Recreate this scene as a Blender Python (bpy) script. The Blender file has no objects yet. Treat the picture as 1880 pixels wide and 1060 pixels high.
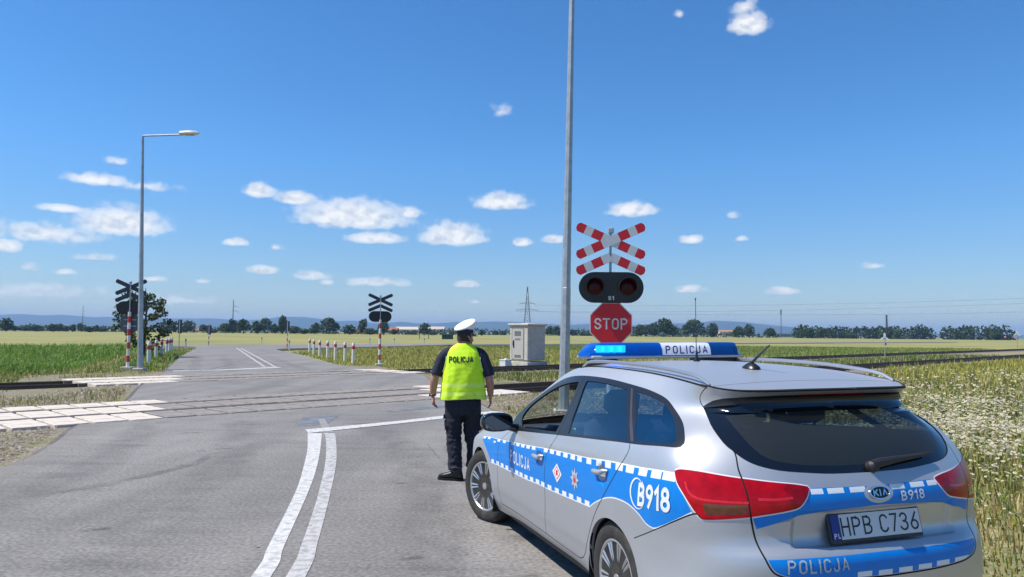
import bpy, bmesh, math, random
import numpy as np
from mathutils import Vector, Matrix, Euler
from mathutils.geometry import delaunay_2d_cdt
R = math.radians
C = bpy.context.scene.collection
scene = bpy.context.scene
random.seed(7)
rng = np.random.default_rng(11)
R2 = 2**-.5
# ------------------------------------------------------------------ camera
CAM_H = 1.6405
cam = bpy.data.cameras.new("camera"); cam_o = bpy.data.objects.new("camera", cam); C.objects.link(cam_o)
cam.sensor_width = 36; cam.lens = 1392.74/1880*36; cam.clip_start = .05; cam.clip_end = 30000
cam_o.matrix_world = Matrix.Translation((0, 0, CAM_H)) @ Matrix.Rotation(R(90+3.3568), 4, 'X') @ Matrix.Rotation(R(.5566), 4, 'Z')
scene.camera = cam_o
# ------------------------------------------------------------------ sun, sky, exposure
SUN_DIR = Vector((-.98, -.11, 0)).normalized()*math.cos(R(57)) + Vector((0, 0, math.sin(R(57))))
sun = bpy.data.lights.new("sun", 'SUN'); sun.energy = 4.8; sun.angle = R(.53); sun.color = (1, .95, .87)
sun_o = bpy.data.objects.new("sun", sun); C.objects.link(sun_o)
sun_o.rotation_euler = (-SUN_DIR).to_track_quat('-Z', 'Y').to_euler(); sun_o.location = (-20, -5, 40)
w = bpy.data.worlds.new("World"); scene.world = w; w.use_nodes = True
wn = w.node_tree; wn.nodes.clear()
def wnode(t, **k):
    n = wn.nodes.new(t)
    for a, b in k.items(): setattr(n, a, b)
    return n
def wmath(op, a, b=None, c=None, clamp=False):
    n = wnode('ShaderNodeMath', operation=op, use_clamp=clamp)
    for i, x in enumerate((a, b, c)):
        if x is None: continue
        if isinstance(x, (int, float)): n.inputs[i].default_value = x
        else: wn.links.new(x, n.inputs[i])
    return n.outputs[0]
sky = wnode('ShaderNodeTexSky', sky_type='NISHITA', sun_disc=False, sun_elevation=R(57), sun_rotation=math.atan2(SUN_DIR.x, SUN_DIR.y))
sky.altitude = 250; sky.air_density = 1.0; sky.dust_density = .15; sky.ozone_density = 4.0
tc = wnode('ShaderNodeTexCoord')
sep = wnode('ShaderNodeSeparateXYZ'); wn.links.new(tc.outputs['Generated'], sep.inputs[0])
az = wmath('ARCTAN2', sep.outputs[0], sep.outputs[1]); el = wmath('ARCSINE', sep.outputs[2])
cmb = wnode('ShaderNodeCombineXYZ'); wn.links.new(az, cmb.inputs[0]); wn.links.new(el, cmb.inputs[1])
# fair-weather clouds: azimuth, elevation, half width, rise above, fall below, thickness (radians)
CLOUDS = [(-0.211, 0.1429, 0.0809, 0.0251, 0.0144, 1.0), (-0.1792, 0.1195, 0.0408, 0.0086, 0.0072, 1.0), (-0.3261, 0.1724, 0.0225, 0.0101, 0.0086, 1.0), (-0.2796, 0.1651, 0.0281, 0.0101, 0.0072, 1.0), (-0.1375, 0.1546, 0.0211, 0.0079, 0.0086, 0.8), (-0.0799, 0.122, 0.0493, 0.0201, 0.0101, 1.0), (-0.0156, 0.1693, 0.0422, 0.0129, 0.0101, 1.0), (0.0124, 0.1182, 0.0148, 0.0065, 0.005, 0.9), (0.0556, 0.122, 0.0183, 0.0065, 0.005, 0.9), (0.1569, 0.1598, 0.0352, 0.0108, 0.0093, 1.0), (0.2319, 0.1207, 0.019, 0.0065, 0.0057, 0.9), (0.306, 0.3779, 0.0281, 0.0144, 0.0144, 1.0), (0.3009, 0.3987, 0.0183, 0.0101, 0.0101, 0.55), (0.2185, 0.3984, 0.0077, 0.0057, 0.0057, 0.5), (0.2841, 0.1504, 0.0106, 0.005, 0.0043, 0.5), (0.2952, 0.1213, 0.0099, 0.0043, 0.0036, 0.5), (-0.4792, 0.1208, 0.0549, 0.0201, 0.0144, 1.0), (-0.5561, 0.1045, 0.0739, 0.0129, 0.0101, 0.62), (-0.5047, 0.1708, 0.0387, 0.0079, 0.0072, 0.85), (-0.456, 0.1693, 0.0422, 0.0057, 0.0065, 0.45), (-0.5388, 0.1353, 0.0281, 0.0057, 0.005, 0.8), (-0.3513, 0.1083, 0.0162, 0.0057, 0.005, 0.9), (-0.3181, 0.0745, 0.0211, 0.0065, 0.005, 0.9), (-0.4858, 0.1941, 0.0155, 0.0057, 0.005, 0.5), (-0.5902, 0.0881, 0.0169, 0.0093, 0.0072, 0.9), (-0.2571, 0.0695, 0.0267, 0.0072, 0.0057, 0.6), (-0.24, 0.0616, 0.0127, 0.0043, 0.0036, 0.6), (-0.178, 0.063, 0.0493, 0.0072, 0.0057, 0.6), (-0.059, 0.0622, 0.0197, 0.0057, 0.0043, 0.85), (-0.0501, 0.0401, 0.0106, 0.0029, 0.0029, 0.5), (-0.0169, 0.287, 0.0155, 0.0093, 0.0065, 0.35), (0.2296, 0.0572, 0.0225, 0.0057, 0.0043, 0.8), (0.344, 0.0544, 0.0211, 0.0057, 0.0043, 0.8), (0.4455, 0.0836, 0.0155, 0.0043, 0.0036, 0.5), (-0.5676, 0.0666, 0.0099, 0.005, 0.0043, 0.6), (-0.5334, 0.0641, 0.012, 0.0036, 0.0036, 0.6), (-0.5014, 0.082, 0.0253, 0.0043, 0.0043, 0.5), (-0.4423, 0.0598, 0.0141, 0.0036, 0.0036, 0.6), (-0.5639, 0.0401, 0.0844, 0.0086, 0.0101, 0.42), (-0.388, 0.0592, 0.0091, 0.0029, 0.0029, 0.5), (-0.3045, 0.1044, 0.0106, 0.005, 0.0043, 0.4), (-0.4129, 0.0353, 0.0493, 0.0065, 0.0057, 0.4)]
acc = None
for (a0, e0, hw, up, dn, br) in CLOUDS:
    hw *= 1.12; up *= 1.45; dn *= .95
    ma = wnode('ShaderNodeMapping'); mb = wnode('ShaderNodeMapping'); cv = cmb
    if acc is not None:      # one cloud after another, so that the node stack stays short
        cv = wnode('ShaderNodeCombineXYZ'); wn.links.new(az, cv.inputs[0]); wn.links.new(el, cv.inputs[1]); wn.links.new(acc, cv.inputs[2])
    for m_, sy in ((ma, 1/up), (mb, -1/dn)):
        m_.inputs['Scale'].default_value = (1/hw, sy, 0); m_.inputs['Location'].default_value = (-a0/hw, -e0*sy, 0)
        wn.links.new(cv.outputs[0], m_.inputs[0])
    mx = wnode('ShaderNodeVectorMath', operation='MAXIMUM'); wn.links.new(ma.outputs[0], mx.inputs[0]); wn.links.new(mb.outputs[0], mx.inputs[1])
    # MAXIMUM keeps x (equal in both) and takes the scaled rise or fall for y
    ln = wnode('ShaderNodeVectorMath', operation='LENGTH'); wn.links.new(mx.outputs[0], ln.inputs[0])
    v = wmath('MULTIPLY_ADD', ln.outputs['Value'], -br, br)
    acc = v if acc is None else wmath('MAXIMUM', acc, v)
nz = wnode('ShaderNodeTexNoise'); nz.inputs['Scale'].default_value = 1; nz.inputs['Detail'].default_value = 6; nz.inputs['Roughness'].default_value = .5
nm = wnode('ShaderNodeMapping'); nm.inputs['Scale'].default_value = (60, 72, 1); wn.links.new(cmb.outputs[0], nm.inputs[0]); wn.links.new(nm.outputs[0], nz.inputs['Vector'])
dens = wmath('ADD', wmath('MULTIPLY', acc, 1.15), wmath('MULTIPLY_ADD', nz.outputs['Fac'], 1.15, -.50))
mr = wnode('ShaderNodeMapRange', interpolation_type='SMOOTHSTEP'); wn.links.new(dens, mr.inputs[0]); mr.inputs[1].default_value = .06; mr.inputs[2].default_value = .46
mr.inputs[3].default_value = 0; mr.inputs[4].default_value = 1
# thin clouds stay thin
mask = wmath('MULTIPLY', mr.outputs[0], wmath('MULTIPLY_ADD', acc, 1.25, .22, clamp=True))
mask = wmath('MULTIPLY', mask, .93)
nz2 = wnode('ShaderNodeTexNoise'); nz2.inputs['Scale'].default_value = 1; nz2.inputs['Detail'].default_value = 4
nm2 = wnode('ShaderNodeMapping'); nm2.inputs['Scale'].default_value = (60, 72, 1); nm2.inputs['Location'].default_value = (-.16, .42, 0); wn.links.new(cmb.outputs[0], nm2.inputs[0]); wn.links.new(nm2.outputs[0], nz2.inputs['Vector'])
lit = wmath('ADD', wmath('MULTIPLY_ADD', wmath('SUBTRACT', nz.outputs['Fac'], nz2.outputs['Fac']), 1.7, .66), wmath('MULTIPLY', acc, -.10))
ccol = wnode('ShaderNodeValToRGB'); wn.links.new(lit, ccol.inputs[0])
ccol.color_ramp.elements[0].position = .22; ccol.color_ramp.elements[0].color = (4.3, 4.8, 5.6, 1)
ccol.color_ramp.elements[1].position = .74; ccol.color_ramp.elements[1].color = (7.0, 7.05, 7.1, 1)
hsv = wnode('ShaderNodeHueSaturation'); hsv.inputs['Saturation'].default_value = 1.13; hsv.inputs['Value'].default_value = 1.0
tint = wnode('ShaderNodeMix', data_type='RGBA', blend_type='MULTIPLY'); tint.inputs[0].default_value = 1; tint.inputs[7].default_value = (.86, 1.0, 1.14, 1)
hzn = wnode('ShaderNodeMapRange'); wn.links.new(el, hzn.inputs[0]); hzn.inputs[1].default_value = -.02; hzn.inputs[2].default_value = .22; hzn.inputs[3].default_value = 0; hzn.inputs[4].default_value = 1
htint = wnode('ShaderNodeMix', data_type='RGBA'); wn.links.new(hzn.outputs[0], htint.inputs[0]); htint.inputs[6].default_value = (.655, .65, .70, 1); htint.inputs[7].default_value = (.775, .945, 1.10, 1); wn.links.new(htint.outputs[2], tint.inputs[7])
wn.links.new(sky.outputs[0], tint.inputs[6]); wn.links.new(tint.outputs[2], hsv.inputs['Color'])
mix = wnode('ShaderNodeMix', data_type='RGBA'); wn.links.new(mask, mix.inputs[0]); wn.links.new(hsv.outputs[0], mix.inputs[6]); wn.links.new(ccol.outputs[0], mix.inputs[7])
bg = wnode('ShaderNodeBackground'); bg.inputs[1].default_value = .115; wn.links.new(mix.outputs[2], bg.inputs[0])
wo = wnode('ShaderNodeOutputWorld'); wn.links.new(bg.outputs[0], wo.inputs[0])
scene.view_settings.view_transform = 'Standard'; scene.view_settings.look = 'None'
scene.view_settings.exposure = .35; scene.view_settings.gamma = 1
scene.render.engine = 'CYCLES'
scene.cycles.use_denoising = True
scene.cycles.max_bounces = 8; scene.cycles.transparent_max_bounces = 24; scene.cycles.volume_bounces = 0
scene.cycles.use_adaptive_sampling = True
# ------------------------------------------------------------------ materials
MATS = {}
def mat(name, col, rough=.6, metal=0, var=.12, scale=8, bump=0, bscale=60, coat=0, attr=None, detail=5, spec=.5, col2=None, mask=(.42, .62)):
    """procedural principled material: col varied by noise; col2 = second colour in noise patches"""
    if name in MATS: return MATS[name]
    m = bpy.data.materials.new(name); m.use_nodes = True; t = m.node_tree; b = t.nodes['Principled BSDF']
    def N(ty, **k):
        n = t.nodes.new(ty)
        for x, y in k.items(): setattr(n, x, y)
        return n
    tcn = N('ShaderNodeTexCoord'); nz = N('ShaderNodeTexNoise'); nz.inputs['Scale'].default_value = scale; nz.inputs['Detail'].default_value = detail
    t.links.new(tcn.outputs['Object'], nz.inputs['Vector'])
    base = None
    if attr:
        at = N('ShaderNodeAttribute'); at.attribute_name = attr; base = at.outputs['Color']
    elif col2:
        rp = N('ShaderNodeValToRGB'); rp.color_ramp.elements[0].position = mask[0]; rp.color_ramp.elements[1].position = mask[1]
        rp.color_ramp.elements[0].color = (*col, 1); rp.color_ramp.elements[1].color = (*col2, 1)
        t.links.new(nz.outputs['Fac'], rp.inputs[0]); base = rp.outputs[0]
    nv = N('ShaderNodeTexNoise'); nv.inputs['Scale'].default_value = scale*3.1; nv.inputs['Detail'].default_value = detail
    t.links.new(tcn.outputs['Object'], nv.inputs['Vector'])
    mr = N('ShaderNodeMapRange'); mr.inputs[1].default_value = .25; mr.inputs[2].default_value = .75; mr.inputs[3].default_value = 1-var; mr.inputs[4].default_value = 1+var
    t.links.new(nv.outputs['Fac'], mr.inputs[0])
    mx = N('ShaderNodeVectorMath', operation='SCALE')
    if base is not None: t.links.new(base, mx.inputs[0])
    else: mx.inputs[0].default_value = col
    t.links.new(mr.outputs[0], mx.inputs['Scale']); t.links.new(mx.outputs[0], b.inputs['Base Color'])
    b.inputs['Roughness'].default_value = rough; b.inputs['Metallic'].default_value = metal; b.inputs['Specular IOR Level'].default_value = spec
    if coat: b.inputs['Coat Weight'].default_value = coat; b.inputs['Coat Roughness'].default_value = .04
    if bump:
        bn = N('ShaderNodeTexNoise'); bn.inputs['Scale'].default_value = bscale; bn.inputs['Detail'].default_value = 4
        t.links.new(tcn.outputs['Object'], bn.inputs['Vector'])
        bp = N('ShaderNodeBump'); bp.inputs['Strength'].default_value = bump; bp.inputs['Distance'].default_value = .02
        t.links.new(bn.outputs['Fac'], bp.inputs['Height']); t.links.new(bp.outputs[0], b.inputs['Normal'])
    MATS[name] = m; return m
def glass(name, tint, rough=.0, ior=1.5, body=None, amount=0):
    """thin pane: tinted see-through plus a mirror film that grows at grazing angles"""
    if name in MATS: return MATS[name]
    m = bpy.data.materials.new(name); m.use_nodes = True; t = m.node_tree; t.nodes.clear()
    tr = t.nodes.new('ShaderNodeBsdfTransparent'); tr.inputs[0].default_value = (*tint, 1)
    gl = t.nodes.new('ShaderNodeBsdfGlossy'); gl.inputs['Roughness'].default_value = rough; gl.inputs[0].default_value = (.95, .97, 1, 1)
    lw = t.nodes.new('ShaderNodeLayerWeight'); lw.inputs[0].default_value = .5
    pw = t.nodes.new('ShaderNodeMath'); pw.operation = 'POWER'; pw.inputs[1].default_value = 4.2; t.links.new(lw.outputs['Facing'], pw.inputs[0])
    fr = t.nodes.new('ShaderNodeMath'); fr.operation = 'MULTIPLY_ADD'; fr.inputs[1].default_value = .9; fr.inputs[2].default_value = ((ior-1)/(ior+1))**2; t.links.new(pw.outputs[0], fr.inputs[0])
    nz = t.nodes.new('ShaderNodeTexNoise'); nz.inputs['Scale'].default_value = 3; nz.inputs['Detail'].default_value = 6
    ml = t.nodes.new('ShaderNodeMath'); ml.operation = 'MULTIPLY_ADD'; ml.inputs[1].default_value = .03; ml.inputs[2].default_value = .0
    ad = t.nodes.new('ShaderNodeMath'); ad.operation = 'ADD'
    t.links.new(nz.outputs['Fac'], ml.inputs[0]); t.links.new(fr.outputs[0], ad.inputs[0]); t.links.new(ml.outputs[0], ad.inputs[1])
    mx = t.nodes.new('ShaderNodeMixShader'); t.links.new(ad.outputs[0], mx.inputs[0]); t.links.new(tr.outputs[0], mx.inputs[1]); t.links.new(gl.outputs[0], mx.inputs[2])
    last = mx.outputs[0]
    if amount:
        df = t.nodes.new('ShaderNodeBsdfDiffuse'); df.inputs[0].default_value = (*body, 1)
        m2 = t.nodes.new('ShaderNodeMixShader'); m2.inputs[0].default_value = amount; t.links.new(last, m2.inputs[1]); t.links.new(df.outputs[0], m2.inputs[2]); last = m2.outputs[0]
    o = t.nodes.new('ShaderNodeOutputMaterial'); t.links.new(last, o.inputs[0])
    MATS[name] = m; return m
# ------------------------------------------------------------------ object helpers
def tag(o, label=None, cat=None, group=None, kind=None):
    if label: o['label'] = label
    if cat: o['category'] = cat
    if group: o['group'] = group
    if kind: o['kind'] = kind
    return o
def empty(name, loc=(0, 0, 0), rz=0, label=None, cat=None, group=None):
    o = bpy.data.objects.new(name, None); C.objects.link(o); o.location = loc; o.rotation_euler = (0, 0, rz); o.empty_display_size = .2
    return tag(o, label, cat, group)
def rawmesh(name, V, F, mats, mi=None, smooth=None, parent=None, col=None):
    V = np.asarray(V, np.float32); me = bpy.data.meshes.new(name)
    if isinstance(F, np.ndarray):
        n, k = F.shape
        me.vertices.add(len(V)); me.vertices.foreach_set('co', V.ravel()); me.loops.add(n*k); me.loops.foreach_set('vertex_index', F.ravel().astype(np.int32))
        me.polygons.add(n); me.polygons.foreach_set('loop_start', np.arange(0, n*k, k, dtype=np.int32)); me.update(calc_edges=True)
    else:
        me.from_pydata([tuple(map(float, v)) for v in V], [], F)
    for m in (mats if isinstance(mats, (list, tuple)) else [mats]): me.materials.append(m)
    if mi is not None: me.polygons.foreach_set('material_index', np.asarray(mi, np.int32))
    if smooth is True: me.polygons.foreach_set('use_smooth', np.ones(len(me.polygons), bool))
    elif smooth:
        me.polygons.foreach_set('use_smooth', np.ones(len(me.polygons), bool)); me.set_sharp_from_angle(angle=R(smooth))
    if col is not None:
        a = me.color_attributes.new('tint', 'FLOAT_COLOR', 'POINT'); a.data.foreach_set('color', np.asarray(col, np.float32).ravel())
    me.validate(); me.update()
    o = bpy.data.objects.new(name, me); C.objects.link(o)
    if parent: o.parent = parent
    return o
class MB:
    def __init__(s): s.V = []; s.F = []; s.M = []
    def add(s, V, F, m=0):
        b = len(s.V); s.V += [tuple(v) for v in V]; s.F += [tuple(i+b for i in f) for f in F]; s.M += [m]*len(F); return s
    def box(s, c, d, m=0, rot=None, bev=0):
        x, y, z = (k/2 for k in d); c = Vector(c); rot = rot or Matrix.Identity(3)
        if bev:
            q = []
            for zz, ins in ((-z, bev), (-z+bev, 0), (z-bev, 0), (z, bev)):
                a, b = x-ins, y-ins; k = bev if not ins else bev*.4
                q.append([(-a+k, -b, zz), (a-k, -b, zz), (a, -b+k, zz), (a, b-k, zz), (a-k, b, zz), (-a+k, b, zz), (-a, b-k, zz), (-a, -b+k, zz)])
            V = [c+rot@Vector(p) for r_ in q for p in r_]; F = [tuple(range(7, -1, -1)), tuple(range(24, 32))]
            for i in range(3):
                for j in range(8): F.append((i*8+j, i*8+(j+1) % 8, i*8+8+(j+1) % 8, i*8+8+j))
            return s.add(V, F, m)
        V = [c+rot@Vector((sx*x, sy*y, sz*z)) for sz in (-1, 1) for sy in (-1, 1) for sx in (-1, 1)]
        return s.add(V, [(0, 2, 3, 1), (4, 5, 7, 6), (0, 1, 5, 4), (2, 6, 7, 3), (1, 3, 7, 5), (0, 4, 6, 2)], m)
    def tube(s, pts, rad, n=12, m=0, cap=True):
        pts = [Vector(p) for p in pts]; rad = rad if isinstance(rad, (list, tuple)) else [rad]*len(pts); V = []; up = None
        for i, p in enumerate(pts):
            t = (pts[min(i+1, len(pts)-1)]-pts[max(i-1, 0)]).normalized()
            if up is None: up = t.orthogonal().normalized()
            a = (up-t*up.dot(t)).normalized(); b = t.cross(a); up = a
            V += [p+(a*math.cos(2*math.pi*k/n)+b*math.sin(2*math.pi*k/n))*rad[i] for k in range(n)]
        F = [(i*n+k, i*n+(k+1) % n, (i+1)*n+(k+1) % n, (i+1)*n+k) for i in range(len(pts)-1) for k in range(n)]
        if cap: F += [tuple(range(n-1, -1, -1)), tuple((len(pts)-1)*n+k for k in range(n))]
        return s.add(V, F, m)
    def lathe(s, prof, n=24, m=0, mtx=None, ms=None):
        """profile [(radius, height)] turned about z"""
        mtx = mtx or Matrix.Identity(4); V = []
        for r_, z in prof: V += [mtx@Vector((r_*math.cos(2*math.pi*k/n), r_*math.sin(2*math.pi*k/n), z)) for k in range(n)]
        for i in range(len(prof)-1):
            pass
        b = len(s.V); s.V += [tuple(v) for v in V]
        for i in range(len(prof)-1):
            for k in range(n):
                s.F.append((b+i*n+k, b+i*n+(k+1) % n, b+(i+1)*n+(k+1) % n, b+(i+1)*n+k)); s.M.append(ms[i] if ms else m)
        if prof[0][0] > 1e-6: s.F.append(tuple(b+k for k in range(n-1, -1, -1))); s.M.append(ms[0] if ms else m)
        if prof[-1][0] > 1e-6: s.F.append(tuple(b+(len(prof)-1)*n+k for k in range(n))); s.M.append(ms[-1] if ms else m)
        return s
    def prism(s, poly, y0, y1, m=0, mtx=None, mside=None):
        """polygon in x,z pushed from y0 to y1"""
        mtx = mtx or Matrix.Identity(4); n = len(poly)
        V = [mtx@Vector((x, y0, z)) for x, z in poly]+[mtx@Vector((x, y1, z)) for x, z in poly]
        s.add(V, [tuple(range(n)), tuple(range(2*n-1, n-1, -1))], m)
        b = len(s.V)-2*n
        for k in range(n): s.F.append((b+k, b+n+k, b+n+(k+1) % n, b+(k+1) % n)); s.M.append(m if mside is None else mside)
        return s
    def build(s, name, mats, parent=None, smooth=35):
        o = rawmesh(name, s.V, s.F, mats, s.M, smooth, parent)
        bm = bmesh.new(); bm.from_mesh(o.data); bmesh.ops.recalc_face_normals(bm, faces=bm.faces); bm.to_mesh(o.data); bm.free()
        if smooth and smooth is not True: o.data.set_sharp_from_angle(angle=R(smooth))
        return o
# ------------------------------------------------------------------ lettering: strokes on a 0..1 high body, widths in the same unit
def _arc(cx, cy, rx, ry, a0, a1, n=9):
    return [(cx+rx*math.cos(R(a0+(a1-a0)*i/n)), cy+ry*math.sin(R(a0+(a1-a0)*i/n))) for i in range(n+1)]
GLYPH = {
 'P': (.52, [[(0, 0), (0, 1), (.26, 1)]+_arc(.26, .74, .26, .26, 90, -90)+[(0, .48)]]),
 'O': (.52, [[(0, .3), (0, .72)]+_arc(.26, .74, .26, .26, 180, 0)+[(.52, .28)]+_arc(.26, .26, .26, .26, 0, -180)]),
 'L': (.42, [[(0, 1), (0, 0), (.42, 0)]]),
 'I': (.0, [[(0, 0), (0, 1)]]),
 'C': (.5, [_arc(.26, .74, .26, .26, 20, 180)+[(0, .26)]+_arc(.26, .26, .26, .26, 180, 340)]),
 'J': (.4, [[(.4, 1), (.4, .24)]+_arc(.18, .24, .22, .24, 0, -170)]),
 'A': (.56, [[(0, 0), (.28, 1), (.56, 0)], [(.1, .3), (.46, .3)]]),
 'B': (.52, [[(0, 0), (0, 1), (.26, 1)]+_arc(.26, .76, .22, .24, 90, -90)+[(0, .52)], [(.26, .52)]+_arc(.26, .26, .26, .26, 90, -90)+[(0, 0)]]),
 'H': (.52, [[(0, 0), (0, 1)], [(.52, 0), (.52, 1)], [(0, .5), (.52, .5)]]),
 'S': (.5, [_arc(.25, .745, .25, .255, 15, 180)+_arc(.25, .745, .25, .245, 180, 270, 5)+_arc(.25, .255, .25, .245, 90, 0, 5)+_arc(.25, .255, .25, .255, 0, -165)]),
 'T': (.54, [[(0, 1), (.54, 1)], [(.27, 1), (.27, 0)]]),
 'K': (.5, [[(0, 0), (0, 1)], [(.5, 1), (.04, .45)], [(.16, .6), (.52, 0)]]),
 'V': (.5, [[(0, 0), (.26, 1), (.52, 0)]]),
 '1': (.22, [[(0, .78), (.2, 1), (.2, 0)]]),
 '3': (.48, [_arc(.23, .76, .24, .24, 160, -80)+[(.2, .53)], [(.2, .53)]+_arc(.22, .265, .27, .265, 85, -160)]),
 '6': (.5, [[(.42, 1), (.06, .42)]+_arc(.25, .26, .25, .26, 150, 510, 16)]),
 '7': (.46, [[(0, 1), (.46, 1), (.14, 0)]]),
 '8': (.5, [_arc(.25, .76, .21, .24, -90, 270, 16), _arc(.25, .26, .25, .26, 90, 450, 16)]),
 '9': (.5, [_arc(.25, .74, .25, .26, 0, 360, 16), [(.5, .74), (.46, .5), (.2, 0)]]),
}
def letters(text, wgt, gap=.2, squeeze=1.0):
    """list of quads (4 points each, 2-D, height 1) for the text, and its total width"""
    Q = []; x = wgt/2
    for ch in text:
        if ch == ' ': x += .42*squeeze; continue
        wd, strokes = GLYPH[ch]
        for st in strokes:
            P = [(x+p*squeeze, wgt/2+q*(1-wgt)) for p, q in st]; n = len(P); L_ = []; R_ = []
            for i in range(n):
                d0 = np.subtract(P[i], P[max(i-1, 0)]); d1 = np.subtract(P[min(i+1, n-1)], P[i])
                d0 = d0/(np.linalg.norm(d0)+1e-9); d1 = d1/(np.linalg.norm(d1)+1e-9)
                if i == 0: d0 = d1
                if i == n-1: d1 = d0
                t = d0+d1; t = t/(np.linalg.norm(t)+1e-9); nn = np.array([-t[1], t[0]]); k = wgt/2/max(.5, float(np.dot(nn, [-d0[1], d0[0]])))
                e = np.array([0., 0.])
                if i == 0: e = -d1*wgt/2
                if i == n-1: e = d0*wgt/2
                if ch in 'AV' : e = e*0
                L_.append(np.array(P[i])+nn*k+e); R_.append(np.array(P[i])-nn*k+e)
            for i in range(n-1):
                # split long strokes so that lettering can follow a curved panel
                m_ = max(1, int(np.linalg.norm(np.subtract(P[i+1], P[i]))/.25))
                for j in range(m_):
                    f = lambda A, s_: A[i]*(1-s_)+A[i+1]*s_
                    Q.append([R_[i]*(1-j/m_)+R_[i+1]*j/m_, R_[i]*(1-(j+1)/m_)+R_[i+1]*(j+1)/m_, L_[i]*(1-(j+1)/m_)+L_[i+1]*(j+1)/m_, L_[i]*(1-j/m_)+L_[i+1]*j/m_])
        x += wd*squeeze+wgt+gap*squeeze
    return Q, x-wgt/2-gap*squeeze
def flat_text(text, wgt, height, material, name, parent, mtx, gap=.2, squeeze=1.0, thick=.0015):
    """raised lettering, centred, in the x,z plane of mtx facing -y"""
    Q, W = letters(text, wgt, gap, squeeze); V = []; F = []
    for i, q in enumerate(Q):
        dy = -thick-.00004*(i % 7)
        V += [mtx@Vector(((p[0]-W/2)*height, dy, (p[1]-.5)*height)) for p in q]; F.append((4*i, 4*i+1, 4*i+2, 4*i+3))
    return rawmesh(name, V, F, material, parent=parent)

# ------------------------------------------------------------------ track frame: r runs along the rails, n away from the camera
def rn(r, n, z=0): return ((r-n)*R2, (r+n)*R2, z)
ROT45 = R(45)
def clip(poly, side, n0):
    """keep the part of an x,y polygon with n above (side +1) or below (side -1) n0"""
    f = lambda p: side*((p[1]-p[0])*R2-n0); out = []
    for i, a in enumerate(poly):
        b = poly[(i+1) % len(poly)]; fa, fb = f(a), f(b)
        if fa >= 0: out.append(a)
        if fa*fb < 0: t = fa/(fa-fb); out.append((a[0]+(b[0]-a[0])*t, a[1]+(b[1]-a[1])*t))
    return out
def smooth_line(pts, n=6):
    P = [np.array(p, float) for p in pts]; out = []
    for i in range(len(P)-1):
        p0, p1, p2, p3 = P[max(i-1, 0)], P[i], P[i+1], P[min(i+2, len(P)-1)]
        for k in range(n):
            t = k/n; out.append(tuple(.5*((2*p1)+(-p0+p2)*t+(2*p0-5*p1+4*p2-p3)*t*t+(-p0+3*p1-3*p2+p3)*t**3)))
    return out+[tuple(P[-1])]
def sheet(name, poly, z, m, kind='structure', skirt=None):
    """flat sheet over an x,y outline, with an optional sloping edge (outward run, drop)"""
    n = len(poly); V = [(x, y, z) for x, y in poly]; F = [tuple(range(n))]; M = [0]
    A = sum(poly[i][0]*poly[(i+1) % n][1]-poly[(i+1) % n][0]*poly[i][1] for i in range(n))
    if A < 0: F = [tuple(range(n-1, -1, -1))]
    if skirt:
        run, drop = skirt; sg = 1 if A > 0 else -1
        for i in range(n):
            a = np.array(poly[i-1]); b = np.array(poly[(i+1) % n]); t = (b-a)/(np.linalg.norm(b-a)+1e-9)
            V.append((poly[i][0]+t[1]*run*sg, poly[i][1]-t[0]*run*sg, z-drop))
        for i in range(n): F.append((i, n+i, n+(i+1) % n, (i+1) % n) if sg > 0 else ((i+1) % n, n+(i+1) % n, n+i, i)); M.append(min(1, (len(m)-1) if isinstance(m, (list, tuple)) else 0))
    o = rawmesh(name, V, F, m, M); bm = bmesh.new(); bm.from_mesh(o.data); bmesh.ops.triangulate(bm, faces=[f for f in bm.faces if len(f.verts) > 4]); bm.to_mesh(o.data); bm.free()
    return tag(o, kind=kind)
# ------------------------------------------------------------------ ground materials
def asphalt_mat():
    m = mat('asphalt', (.222, .209, .194), rough=.88, var=.10, scale=.35, bump=.35, bscale=170, spec=.3)
    t = m.node_tree; b = t.nodes['Principled BSDF']; src = b.inputs['Base Color'].links[0].from_socket
    tcn = t.nodes.new('ShaderNodeTexCoord')
    def noise(scale, mapping=None, detail=3):
        n = t.nodes.new('ShaderNodeTexNoise'); n.inputs['Scale'].default_value = scale; n.inputs['Detail'].default_value = detail
        if mapping:
            mp = t.nodes.new('ShaderNodeMapping'); mp.inputs['Rotation'].default_value = (0, 0, mapping[0]); mp.inputs['Scale'].default_value = mapping[1]
            t.links.new(tcn.outputs['Object'], mp.inputs[0]); t.links.new(mp.outputs[0], n.inputs['Vector'])
        else: t.links.new(tcn.outputs['Object'], n.inputs['Vector'])
        return n.outputs['Fac']
    def rng_(s, a, b_, c, d):
        n = t.nodes.new('ShaderNodeMapRange'); n.inputs[1].default_value = a; n.inputs[2].default_value = b_; n.inputs[3].default_value = c; n.inputs[4].default_value = d; t.links.new(s, n.inputs[0]); return n.outputs[0]
    f1 = rng_(noise(30, detail=5), .32, .68, .70, 1.30)                      # stone chips
    f2 = rng_(noise(1.0, (R(-21), (1.3, .06, 1))), .36, .66, 1.07, .86)    # wheel lanes
    f3 = rng_(noise(34, detail=1), .66, .76, 1.0, .72)                     # dark spots
    f4 = rng_(noise(.22, detail=6), .3, .7, .86, 1.12)
    o = src
    f5 = rng_(noise(2.2, (R(40), (.25, 1.6, 1)), 5), .52, .72, 1.0, .84)                # scuffs
    for f in (f1, f2, f3, f4, f5):
        s = t.nodes.new('ShaderNodeVectorMath'); s.operation = 'SCALE'; t.links.new(o, s.inputs[0]); t.links.new(f, s.inputs['Scale']); o = s.outputs[0]
    t.links.new(o, b.inputs['Base Color']); return m
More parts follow.
